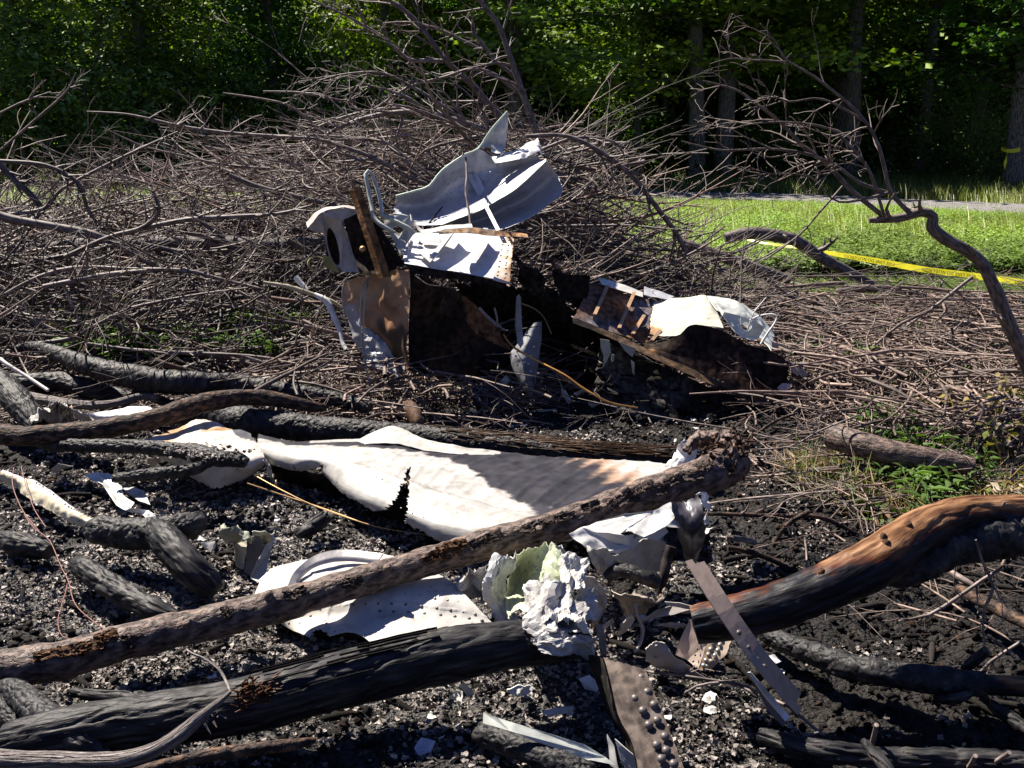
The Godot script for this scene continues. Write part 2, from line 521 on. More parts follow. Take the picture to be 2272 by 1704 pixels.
# a rolled profile (points across, up) drawn along a path
func sweep(b: Buf, path: Array, prof: Array, upw: Vector3, th: float, col):
	var call: bool = col is Callable
	var pr := curve_pts(path, path.map(func(_p): return 1.0), 0.05)
	var P: Array = pr[0]
	for i in P.size() - 1:
		var t: Vector3 = (P[min(i + 1, P.size() - 1)] - P[max(i - 1, 0)]).normalized()
		var t2: Vector3 = (P[min(i + 2, P.size() - 1)] - P[i]).normalized()
		var x0 := t.cross(upw).normalized(); var y0 := x0.cross(t)
		var x1 := t2.cross(upw).normalized(); var y1 := x1.cross(t2)
		for k in prof.size() - 1:
			var a: Vector2 = prof[k]; var c: Vector2 = prof[k + 1]
			var nrm := Vector2(-(c - a).y, (c - a).x).normalized()
			var p00: Vector3 = P[i] + x0 * a.x + y0 * a.y
			var p01: Vector3 = P[i] + x0 * c.x + y0 * c.y
			var p10: Vector3 = P[i + 1] + x1 * a.x + y1 * a.y
			var p11: Vector3 = P[i + 1] + x1 * c.x + y1 * c.y
			var w := (x0 * nrm.x + y0 * nrm.y)
			var cc: Color = col.call(p00) if call else col
			b.face([p00, p01, p11, p10], cc, w)
			b.face([p00 - w * th, p01 - w * th, p11 - w * th, p10 - w * th], cc, -w)
			b.face([p00, p10, p10 - w * th, p00 - w * th], cc, (p00 - p01))
			b.face([p01, p11, p11 - w * th, p01 - w * th], cc, (p01 - p00))
			if i == 0: b.face([p00, p01, p01 - w * th, p00 - w * th], cc, -t)
			if i == P.size() - 2: b.face([p10, p11, p11 - w * th, p10 - w * th], cc, t)
func bar(b: Buf, p: Vector3, r: Vector3, wide: float, deep: float, upw: Vector3, col):
	sweep(b, [p, r], [Vector2(-wide / 2, 0), Vector2(wide / 2, 0)], upw, deep, col)
func ring(c: Vector3, rx: float, ry: float, X: Vector3, Y: Vector3, n := 16) -> Array:
	var o := []
	for i in n: o.append(c + X * rx * cos(TAU * i / n) + Y * ry * sin(TAU * i / n))
	return o
var dome: ArrayMesh
func rivet(parent: Node3D, p: Vector3, nrm: Vector3, r: float, m: Material, called := "rivet"):
	if dome == null:
		var b := Buf.new()
		for j in 4:
			for i in 9:
				var e := PI / 2 * j / 3.0
				var d := Vector3(cos(TAU * i / 8) * cos(e), sin(e), sin(TAU * i / 8) * cos(e))
				b.add(Vector3(d.x, d.y * 0.6, d.z), d, Vector2.ZERO, Color.WHITE)
		for j in 3:
			for i in 8:
				var a := j * 9 + i
				b.tri(a, a + 1, a + 9, b.n[a]); b.tri(a + 1, a + 10, a + 9, b.n[a])
		dome = b.mesh(Vector3.ZERO)
	var o := MeshInstance3D.new()
	o.name = called
	parent.add_child(o, true)
	o.mesh = dome; o.material_override = m
	var x := nrm.cross(Vector3(0.3, 0.1, 1)).normalized()
	o.transform = Transform3D(Basis(x * r, nrm * r, x.cross(nrm) * r), p - origin(parent))
func net(k: Vector3, rows: Array, flat := true) -> Array:    # rows of [x, y, d] (flat false: [x, y, h])
	var o := []
	for r in rows: o.append(QP(k, r) if flat else GP(k, r))
	return o
# random growth of a bare branch
func grow(b: Buf, p: Vector3, d: Vector3, len: float, r: float, depth: int, tint: Color, flat := 0.55):
	var n := 7 if depth > 1 else (5 if depth > 0 else 4)
	var bow := Vector3(rng.randfn(), rng.randfn() * flat, rng.randfn()) * (.11 if depth > 0 else .08)
	var P := [p]
	var Rr := [r]
	var dd := d
	for i in n:
		dd = (dd + bow + Vector3(rng.randfn(0, .13), rng.randfn(0, .13) * flat, rng.randfn(0, .13))).normalized()
		P.append(P[-1] + dd * len / n)
		Rr.append(maxf(r * (1.0 - 0.75 * (i + 1) / n), 0.0016))
	tube(b, P, Rr, 6 if r > 0.012 else 4, 0.12 if depth > 0 else 0.2, 0.0, 9.0, tint, false)
	if depth == 0: return
	var kids := rng.randi_range(4, 7) if depth > 1 else rng.randi_range(2, 5)
	for k in kids:
		var t := rng.randf_range(0.2, 0.97) * n
		var i: int = min(int(t), n - 1)
		var at: Vector3 = P[i].lerp(P[i + 1], t - i)
		var fwd: Vector3 = (P[i + 1] - P[i]).normalized()
		var sd := fwd.cross(Vector3(rng.randfn(), rng.randfn() * 0.5, rng.randfn())).normalized()
		sd.y *= flat
		var nd := (fwd * rng.randf_range(.5, 1.2) + sd * rng.randf_range(.4, .9)).normalized()
		grow(b, at, nd, len * rng.randf_range(.25, .5) * (1.1 - 0.4 * t / n), Rr[i] * 0.6, depth - 1, tint, flat)
func twigs_on(b: Buf, P: Array, rad: Array, count: int, len: float, tint: Color, bias := Vector3.ZERO):
	for k in count:
		var t := rng.randf_range(0.25, 0.98) * (P.size() - 1)
		var i: int = min(int(t), P.size() - 2)
		var at: Vector3 = P[i].lerp(P[i + 1], t - i)
		var fwd: Vector3 = (P[i + 1] - P[i]).normalized()
		var sd := fwd.cross(Vector3(rng.randfn(), rng.randfn(), rng.randfn())).normalized()
		grow(b, at, (fwd * rng.randf_range(.4, 1.2) + sd * .7 + bias).normalized(), len * rng.randf_range(.4, 1.0), maxf(lerpf(rad[i], rad[i + 1], t - i) * 0.55, 0.003), 1, tint, 0.9)

# ------------------------------------------------------------------ the scene
func _ready():
	var cam := Camera3D.new()
	cam.name = "camera"; cam.fov = FOV; cam.near = 0.05; cam.far = 600.0
	cam.position = EYE; cam.rotation_degrees.x = -PITCH
	add_child(cam); cam.current = true
	var sky_m := ProceduralSkyMaterial.new()
	sky_m.sky_top_color = Color(.24, .34, .58); sky_m.sky_horizon_color = Color(.62, .68, .76)
	sky_m.sky_curve = 0.12
	sky_m.ground_bottom_color = Color(.12, .13, .08); sky_m.ground_horizon_color = Color(.4, .45, .4)
	var sky := Sky.new(); sky.sky_material = sky_m
	var env := Environment.new()
	env.background_mode = Environment.BG_SKY; env.sky = sky
	env.background_energy_multiplier = 0.45
	env.tonemap_mode = Environment.TONE_MAPPER_LINEAR; env.tonemap_exposure = 2.9
	env.sdfgi_enabled = true; env.ssao_enabled = true; env.ssil_enabled = true
	var we := WorldEnvironment.new(); we.name = "world_environment"; we.environment = env; add_child(we)
	var sun := DirectionalLight3D.new()
	sun.name = "sun"; sun.light_energy = 1.6; sun.light_color = Color(1, .965, .91); sun.light_angular_distance = 0.5
	sun.shadow_enabled = true
	add_child(sun)
	sun.look_at_from_position(Vector3(-.44, .78, -.41), Vector3.ZERO)
	rng.seed = 20240
	nz.seed = 5; nz.frequency = 1.0; nz.fractal_octaves = 2; nz.noise_type = FastNoiseLite.TYPE_SIMPLEX_SMOOTH
	nc.seed = 3; nc.frequency = 1.0; nc.noise_type = FastNoiseLite.TYPE_CELLULAR; nc.fractal_type = FastNoiseLite.FRACTAL_NONE
	nc.cellular_return_type = FastNoiseLite.RETURN_DISTANCE2_SUB
	make_materials()
	var t0 := Time.get_ticks_msec()
	build_ground()
	build_forest()
	print("forest ", Time.get_ticks_msec() - t0)
	build_meadow()
	build_brush()
	print("brush ", Time.get_ticks_msec() - t0)
	build_branches()
	build_wreck()
	print("wreck ", Time.get_ticks_msec() - t0)
	build_wing()
	build_crumple()
	build_scraps()
	build_logs()
	build_tape()
	build_small()
	print("all ", Time.get_ticks_msec() - t0)

# ------------------------------------------------------------------ ground
func burn(x: float, z: float) -> float:                     # 1 inside the burnt patch, 0 outside, ragged edge
	var e := Vector2((x + 0.1) / 3.2, (z + 3.6) / 2.9).length() + 0.16 * n3(Vector3(x, 0, z), 1.3) + .9 * maxf(0.0, x - .75) * maxf(0.0, -z - 3.5) * clampf((z + 5.1) * 2.5, 0, 1)
	return clampf((1.12 - e) * 5.0, 0.0, 1.0)
func relief(x: float, z: float) -> float:
	var p := Vector3(x, 0, z)
	var k := burn(x, z)
	return -0.03 + k * (0.035 + 0.035 * n3(p, 2.2) + 0.022 * n3(p, 7.0) + 0.012 * n3(p, 19.0))
func build_ground():
	var b := Buf.new()
	var n := 150
	for j in n + 1:
		for i in n + 1:
			var s := (float(i) / n * 2 - 1); var t := (float(j) / n * 2 - 1)
			var x := s * 6.0 + s * s * s * 20.0 + pow(s, 9) * 250.0
			var z := -10.0 + t * 12.0 + t * t * t * 22.0 + pow(t, 9) * 250.0
			var p := Vector3(x, 0, z)
			var near := clampf((z + 11.5) * 0.5 + 0.6 * n3(p, .4), 0, 1)
			var wood := clampf((-z - 25.0) * 0.4, 0, 1)
			var y := -0.03 + 0.03 * n3(p, .35) * clampf(-z - 6.5, 0, 1)
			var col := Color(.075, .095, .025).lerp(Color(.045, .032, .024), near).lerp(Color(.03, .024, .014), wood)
			col = col * (1.0 + 0.4 * n3(p, 1.7))
			b.add(Vector3(x, y, z), Vector3.UP, Vector2(x, z), col)
	for j in n:
		for i in n:
			var a := j * (n + 1) + i
			b.tri(a, a + 1, a + n + 1, Vector3.UP); b.tri(a + 1, a + n + 2, a + n + 1, Vector3.UP)
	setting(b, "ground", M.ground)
	b = Buf.new()
	var nx := 260; var nzz := 220
	for j in nzz + 1:
		for i in nx + 1:
			var x := -3.7 + 7.4 * i / nx; var z := -7.0 + 6.2 * j / nzz
			var y := relief(x, z)
			var e := 0.01
			var nn := Vector3(relief(x - e, z) - relief(x + e, z), 2 * e, relief(x, z - e) - relief(x, z + e)).normalized()
			var p := Vector3(x, 0, z)
			var ash := clampf(0.95 + 1.6 * n3(p + Vector3(9, 0, 0), 2.6) + 0.8 * n3(p, 11.0), 0, 1) * clampf(1.2 - Vector2((x + 0.7) / 1.5, (z + 3.6) / 1.3).length(), 0, 1)
			var col := Color(.022, .020, .021).lerp(Color(.042, .036, .032), clampf(.5 + n3(p, 5.0), 0, 1)).lerp(Color(.34, .33, .325), ash * 0.85)
			b.add(Vector3(x, y if burn(x, z) > 0 else -0.08, z), nn, Vector2(x, z), col)
	for j in nzz:
		for i in nx:
			var a := j * (nx + 1) + i
			b.tri(a, a + 1, a + nx + 1, Vector3.UP); b.tri(a + 1, a + nx + 2, a + nx + 1, Vector3.UP)
	setting(b, "burnt_ground", M.crumb)
	# gravel track across the meadow
	b = Buf.new()
	var cen := curve_pts([g(-700, 432), g(60, 412), g(420, 408), g(1100, 424), g(1700, 436), g(2100, 452), g(2272, 460), g(2900, 486)], [1, 1, 1, 1, 1, 1, 1, 1], 0.35)[0] as Array
	var w := 13
	for i in cen.size():
		for j in w:
			var p: Vector3 = cen[i] + Vector3(0, 0, (float(j) / (w - 1) - 0.5) * (2.9 + 1.0 * n3(cen[i], .9)))
			var edge := absf(float(j) / (w - 1) - .5) * 2
			var y := 0.02 + 0.02 * n3(p, 5.0) - 0.09 * pow(edge, 4)
			var gcol := Color(.42, .40, .39) * (1.0 + 0.45 * n3(p, 9.0))
			b.add(Vector3(p.x, y, p.z), Vector3(n3(p, 9) * .4, 1, n3(p, 8) * .4).normalized(), Vector2(p.x, p.z), gcol)
	for i in cen.size() - 1:
		for j in w - 1:
			var a := i * w + j
			b.tri(a, a + 1, a + w, Vector3.UP); b.tri(a + 1, a + w + 1, a + w, Vector3.UP)
	setting(b, "gravel_path", M.crumb)

# ------------------------------------------------------------------ forest
func leaf_cluster(count: int, size: float, spread: Vector3) -> ArrayMesh:
	var b := Buf.new()
	for k in count:
		var p := Vector3(rng.randfn(0, .5), rng.randfn(0, .5), rng.randfn(0, .5)) * spread
		var nn := Vector3(rng.randfn(0, .5), 1.0, rng.randfn(0, .5)).normalized()
		var x := nn.cross(Vector3(rng.randfn(), rng.randfn(), rng.randfn())).normalized()
		var y := nn.cross(x)
		var s := size * rng.randf_range(.7, 1.25)
		var shade := rng.randf_range(.75, 1.2)
		var col := Color(shade, shade, shade)
		var i0 := b.add(p, nn, Vector2.ZERO, col)
		var dr := -nn * s * .18
		b.add(p + x * s * .55 + y * s * .42 + dr, (nn + y * .3).normalized(), Vector2.ZERO, col)
		b.add(p + x * s * 1.1 + dr * 1.6, nn, Vector2.ZERO, col)
		b.add(p + x * s * .5 - y * s * .42 + dr, (nn - y * .3).normalized(), Vector2.ZERO, col)
		b.tri(i0, i0 + 1, i0 + 2, nn); b.tri(i0, i0 + 2, i0 + 3, nn)
	return b.mesh(Vector3.ZERO)
func rand_basis(s: float, tilt := 0.25) -> Basis:
	return (Basis(Vector3.UP, rng.randf() * TAU) * Basis(Vector3.RIGHT, rng.randfn(0, tilt))).scaled(Vector3.ONE * s)
func tree_proto(style: int, leaf: Array) -> Node3D:
	var o := Node3D.new()
	var h := 8.5
	var lean := Vector3(rng.randfn(0, .25), 0, rng.randfn(0, .25))
	var tr := [Vector3(0, -.1, 0), Vector3(0, 2, 0) + lean * .3, Vector3(0, 4.5, 0) + lean * .7, Vector3(0, 6.5, 0) + lean, Vector3(0, h, 0) + lean * 1.2]
	var b := Buf.new()
	tube(b, tr, [.2, .165, .14, .09, .03], 12, 0.25, 0.08, 3.0)
	var t := MeshInstance3D.new(); t.name = "trunk"; o.add_child(t); t.mesh = b.mesh(Vector3.ZERO); t.material_override = M.trunk
	var xf := []
	var cols := []
	var limb := Buf.new()
	var low: float = [2.6, 1.1, 3.6][style]
	var nl: int = [30, 42, 24][style]
	for k in nl:
		var f := float(k) / nl
		var y := low + (h - 1.0 - low) * pow(f, 1.35)
		var c := curve_pts(tr, [1, 1, 1, 1, 1], 0.5)[0] as Array
		var at: Vector3 = c[clampi(int(y / h * c.size()), 0, c.size() - 1)]
		var an := k * 2.399 + rng.randfn(0, .3)
		var len := rng.randf_range(1.7, 3.5) * (1.0 - 0.45 * f)
		var d := Vector3(cos(an), rng.randf_range(-.05, .28), sin(an))
		var mid := at + d * len * .5 + Vector3(0, .12, 0)
		var tip := at + d * len + Vector3(0, -.18, 0)
		tube(limb, [at, mid, tip], [.045, .028, .008], 5, 0.5)
		var tone := rng.randf_range(.5, 1.5)
		for m in (30 if y < 5.5 else 10):
			var s := pow(rng.randf(), .7)
			var p := at.lerp(mid, s * 2) if s < .5 else mid.lerp(tip, s * 2 - 1)
			var big := 1.0 if y < 5.5 else 1.7
			p += Vector3(rng.randfn(0, .36), rng.randfn(0, .09), rng.randfn(0, .36)) * (0.3 + s)
			xf.append(Transform3D(rand_basis(big * rng.randf_range(.75, 1.2)), p))
			var v := tone * rng.randf_range(.75, 1.2)
			cols.append(Color(.135 * v, .22 * v, .055 * v).lerp(Color(.27, .35, .07) * v, rng.randf() * .8))
	var lm := MeshInstance3D.new(); lm.name = "limb"; o.add_child(lm); lm.mesh = limb.mesh(Vector3.ZERO); lm.material_override = M.trunk; lm.set_meta("kind", "stuff")
	scatter("crown", leaf[style % leaf.size()], M.leaf, xf, cols, o)
	return o
func bush_proto(leaf: Array, hh: float, rr: float, count: int) -> Node3D:
	var o := Node3D.new()
	var xf := []
	var cols := []
	var st := Buf.new()
	for k in 14:
		var an := rng.randf() * TAU
		var tip := Vector3(cos(an) * rr * .8, hh * rng.randf_range(.5, 1.0), sin(an) * rr * .8)
		tube(st, [Vector3.ZERO, tip * Vector3(.35, .5, .35), tip], [.03, .02, .006], 5, .4)
	for k in count:
		var u := Vector3(rng.randfn(), rng.randfn(), rng.randfn()).normalized() * pow(rng.randf(), .33)
		var p := Vector3(u.x * rr, hh * .52 + u.y * hh * .5, u.z * rr)
		p *= 1.0 + 0.3 * n3(u, 2.0)
		xf.append(Transform3D(rand_basis(rng.randf_range(.7, 1.15)), p))
		var v := rng.randf_range(.65, 1.25)
		cols.append(Color(.14 * v, .225 * v, .065 * v).lerp(Color(.25, .33, .085) * v, rng.randf() * .7))
	var sm := MeshInstance3D.new(); sm.name = "stem"; o.add_child(sm); sm.mesh = st.mesh(Vector3.ZERO); sm.material_override = M.trunk; sm.set_meta("kind", "stuff")
	scatter("foliage", leaf[0], M.leaf, xf, cols, o)
	return o
func build_forest():
	var leaf := []
	for k in 3: leaf.append(leaf_cluster(13, .135, Vector3(.40, .16, .40)))
	var protos := []
	for k in 6: protos.append(tree_proto(k % 3, leaf))
	# trunks one can follow in the photograph: x of the trunk, distance, width, proto, label
	var known := [
		[345, 27.0, 1.0, 1, "dark tree at the wood's edge behind the left end of the brush"],
		[1150, 27.5, 1.25, 0, "dark trunk standing straight behind the raised torn metal tip"],
		[1548, 27.0, 1.15, 2, "grey trunk, left one of the close pair behind the right arching branches"],
		[1602, 27.4, 1.3, 3, "thicker grey trunk, right one of the close pair behind the arching branches"],
		[1888, 28.0, 1.1, 2, "dark trunk behind the gnarled elbow of the arching branch"],
		[2250, 24.5, 1.2, 0, "tall tree with yellow tape tied round its trunk"],
		[862, 28.5, .8, 0, "slim dark tree behind the long bare boughs over the brush"],
		[1412, 28.0, .5, 5, "thin pale sapling in the dark gap between two trunks"],
		[1475, 29.5, .5, 2, "thin sapling just beside the grey pair of trunks"],
		[2040, 29.0, .8, 5, "slim tree behind the lit leaf sprays above the gravel track"],
		[60, 26.0, 1.0, 1, "leafy tree filling the upper left corner of the view"],
		[620, 28.0, 1.0, 4, "leafy tree rising behind the highest twigs of the left brush"],
	]
	for a in known:
		var p := q(a[0], 400, a[1]); p.y = -.03
		add_copy(protos[a[3]], p, Basis(Vector3.UP, rng.randf() * TAU) * Basis.from_scale(Vector3(a[2], 1.0 + .1 * rng.randfn(), a[2])), "forest_tree", a[4], "tree", "trees at the wood's edge").get_node("crown").material_override = [M.leaf, M.leaf_bright, M.leaf_dark][(known.find(a) * 2 + 1) % 3]
	for k in 46:
		var d: float = 29.5 + 15.0 * pow(float(k) / 46.0, 0.9) + rng.randfn(0, .6)
		var x := fmod(k * 0.618034 * 46.0, 46.0) - 23.0
		x *= d / 32.0
		add_copy(protos[k % 6], Vector3(x, -.03, -d), Basis(Vector3.UP, rng.randf() * TAU).scaled(Vector3.ONE * rng.randf_range(.8, 1.2)), "forest_tree", "leafy tree deep among the others in the dark wood", "tree", "trees inside the wood").get_node("crown").material_override = [M.leaf, M.leaf_dark, M.leaf_bright][k % 3]
	var bl := [leaf_cluster(14, .10, Vector3(.36, .26, .36))]
	var bp := [bush_proto(bl, 3.6, 1.7, 420), bush_proto(bl, 2.4, 1.4, 300)]
	var bushes := [[-60, 23.5, 0, 1.1, "tall leafy shrub at the far left border of the wood"], [150, 24.5, 0, 1.25, "large leafy shrub behind the two crossing bare boughs at left"], [300, 25.0, 1, 1.2, "rounded green shrub beside the white gravel patch at left"],
		[480, 26.0, 0, 1.0, "leafy shrub behind the pale trunk in the left brush"], [700, 26.5, 1, 1.0, "low shrub behind the dense twig crest left of the wreck"], [930, 27.0, 1, 1.1, "bright green shrub behind the long bough left of the metal tip"],
		[1330, 29, 1, .9, "dim shrub in the dark gap right of the metal tip"], [1740, 29, 1, .9, "dim shrub behind the right arching branches"], [2120, 28.5, 0, .8, "shadowed shrub above the gravel track at right"], [2190, 26.5, 1, .7, "low shrub beside the taped tree"]]
	for a in bushes:
		var p := q(a[0], 400, a[1]); p.y = -.03
		add_copy(bp[a[2]], p, Basis(Vector3.UP, rng.randf() * TAU).scaled(Vector3.ONE * a[3]), "forest_shrub", a[4], "shrub", "shrubs along the wood's edge")
	var xf := []
	var cols := []
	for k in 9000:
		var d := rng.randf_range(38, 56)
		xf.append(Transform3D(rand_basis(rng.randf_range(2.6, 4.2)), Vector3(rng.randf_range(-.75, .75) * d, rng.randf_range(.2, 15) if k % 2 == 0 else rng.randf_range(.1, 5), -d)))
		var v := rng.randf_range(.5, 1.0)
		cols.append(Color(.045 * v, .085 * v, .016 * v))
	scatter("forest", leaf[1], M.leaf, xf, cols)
	xf = []; cols = []
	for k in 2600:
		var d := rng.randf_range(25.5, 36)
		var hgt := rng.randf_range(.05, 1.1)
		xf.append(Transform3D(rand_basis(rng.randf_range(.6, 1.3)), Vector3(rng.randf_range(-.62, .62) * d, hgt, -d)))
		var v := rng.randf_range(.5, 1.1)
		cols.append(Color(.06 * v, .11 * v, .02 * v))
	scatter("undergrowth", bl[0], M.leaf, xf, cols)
	for p in protos + bp: p.free()

# ------------------------------------------------------------------ meadow
func blade_tuft(count: int, hgt: float, spread: float, wide: float, lean: float) -> ArrayMesh:
	var b := Buf.new()
	for k in count:
		var p := Vector3(rng.randfn(0, spread), 0, rng.randfn(0, spread))
		var an := rng.randf() * TAU
		var o := Vector3(cos(an), 0, sin(an))
		var s := Vector3(-o.z, 0, o.x) * wide * rng.randf_range(.6, 1.2)
		var hh := hgt * rng.randf_range(.55, 1.1)
		var l := lean * rng.randf_range(.2, 1.0)
		var nn := (Vector3.UP + o * .6).normalized()
		var v := rng.randf_range(.7, 1.2)
		var c0 := Color(v, v, v)
		var m := p + Vector3.UP * hh * .6 + o * l * hh * .35
		var t := p + Vector3.UP * hh + o * l * hh
		var i0 := b.add(p - s, nn, Vector2.ZERO, c0)
		b.add(p + s, nn, Vector2.ZERO, c0); b.add(m - s * .8, nn, Vector2.ZERO, c0); b.add(m + s * .8, nn, Vector2.ZERO, c0); b.add(t, nn, Vector2.ZERO, c0)
		b.tri(i0, i0 + 1, i0 + 2, nn); b.tri(i0 + 1, i0 + 3, i0 + 2, nn); b.tri(i0 + 2, i0 + 3, i0 + 4, nn)
	return b.mesh(Vector3.ZERO)
func fern_tuft() -> ArrayMesh:                              # feathery fronds with leaflets on both sides
	var b := Buf.new()
	for k in 7:
		var an := rng.randf() * TAU
		var o := Vector3(cos(an), 0, sin(an))
		var s := Vector3(-o.z, 0, o.x)
		var hh := rng.randf_range(.28, .5)
		var v := rng.randf_range(.75, 1.2)
		for j in 9:
			var t := (j + 1.0) / 10.0
			var p := Vector3.UP * hh * (t - .32 * t * t) + o * hh * .75 * t * t + Vector3(rng.randfn(0, .004), 0, rng.randfn(0, .004))
			var l := .11 * (1.0 - .75 * t)
			var nn := (Vector3.UP + o * .4).normalized()
			for e in [-1.0, 1.0]:
				var i0 := b.add(p, nn, Vector2.ZERO, Color(v, v, v))
				b.add(p + s * e * l + o * l * .5 + Vector3.UP * .012, nn, Vector2.ZERO, Color(v, v, v))
				b.add(p + s * e * l * .4 + o * .035, nn, Vector2.ZERO, Color(v, v, v))
				b.tri(i0, i0 + 1, i0 + 2, nn)
	return b.mesh(Vector3.ZERO)
func plant_proto() -> Buf:                                   # lance-leaved plant
	var b := Buf.new()
	for k in 3:
		var base := Vector3(rng.randfn(0, .05), 0, rng.randfn(0, .05))
		var top := base + Vector3(rng.randfn(0, .05), rng.randf_range(.12, .26), rng.randfn(0, .05))
		tube(b, [base, top], [.003, .002], 4, .2, 0, 9, Color(.10, .14, .03), false)
		for j in 13:
			var p := base.lerp(top, .25 + .75 * j / 12.0)
			var an := j * 2.4 + rng.randf()
			var o := Vector3(cos(an), .35, sin(an)).normalized()
			var s := o.cross(Vector3.UP).normalized()
			var l := rng.randf_range(.05, .095)
			var nn := s.cross(o).normalized()
			if nn.y < 0: nn = -nn
			var v := rng.randf_range(.7, 1.25)
			var col := Color(.075 * v, .13 * v, .035 * v)
			var i0 := b.add(p, nn, Vector2.ZERO, col)
			b.add(p + o * l * .45 + s * l * .11, (nn + s * .3).normalized(), Vector2.ZERO, col)
			b.add(p + o * l + Vector3.DOWN * l * .25, nn, Vector2.ZERO, col)
			b.add(p + o * l * .45 - s * l * .11, (nn - s * .3).normalized(), Vector2.ZERO, col)
			b.tri(i0, i0 + 1, i0 + 2, nn); b.tri(i0, i0 + 2, i0 + 3, nn)
	return b
func on_track(p: Vector3) -> bool:
	return absf(p.z - track_z(p.x)) < 1.25 and n3(p, 2.0) < .55
func track_z(x: float) -> float:
	if x < -8.0: return -26.3
	if x < 0.0: return lerpf(-26.6, -23.9, (x + 8.0) / 8.0)
	if x < 5.5: return lerpf(-23.9, -22.5, x / 5.5)
	return lerpf(-22.5, -19.1, (x - 5.5) / 3.9)
func build_meadow():
	var fern := [fern_tuft(), fern_tuft(), fern_tuft()]
	var xf := [[], [], []]
	var cols := [[], [], []]
	for k in 30000:
		var d := rng.randf_range(9.6, 22.5)
		var x := rng.randf_range(-.56, .60) * d
		var p := Vector3(x, -.03, -d)
		if x > 1.6 and d < 10.9 + .3 * n3(p, .8) and rng.randf() < .45: continue
		if x < 1.0 and d < 13: continue
		if on_track(p): continue
		var i := k % 3
		var patch := .5 + .5 * n3(p, .45)
		if n3(p, 1.1) < -.42: continue
		var room := p.z - track_z(x) - .6
		if room < .4: continue
		xf[i].append(Transform3D(rand_basis(rng.randf_range(.6, 1.15) * clampf(room / 5.5, .12, 1.0) * (.42 if d < 10.9 else 1.0), .15), p))
		var v := rng.randf_range(.75, 1.2)
		if n3(p, .33) < -.12: v *= .62
		cols[i].append(Color(.20 * v, .34 * v, .05 * v).lerp(Color(.29, .37, .075) * v, patch * .7))
	for i in 3: scatter("meadow_ferns", fern[i], M.grass, xf[i], cols[i])
	var tuft := blade_tuft(14, .42, .10, .006, .7)
	var gx := []
	var gc := []
	for k in 22000:
		var d := rng.randf_range(13, 29)
		var p := Vector3(rng.randf_range(-.60, .62) * d, -.03, -d)
		if on_track(p): continue
		if d < 21.5 and rng.randf() < .6: continue
		var room := p.z - track_z(p.x) - .6
		gx.append(Transform3D(rand_basis(rng.randf_range(.6, 1.4) * (clampf(room / 6.5, .08, 1.0) if room > 0 else .75), .1), p))
		var v := rng.randf_range(.7, 1.2)
		gc.append(Color(.17 * v, .24 * v, .04 * v).lerp(Color(.36, .31, .15) * v, rng.randf() * .5))
	scatter("grass", tuft, M.grass, gx, gc)

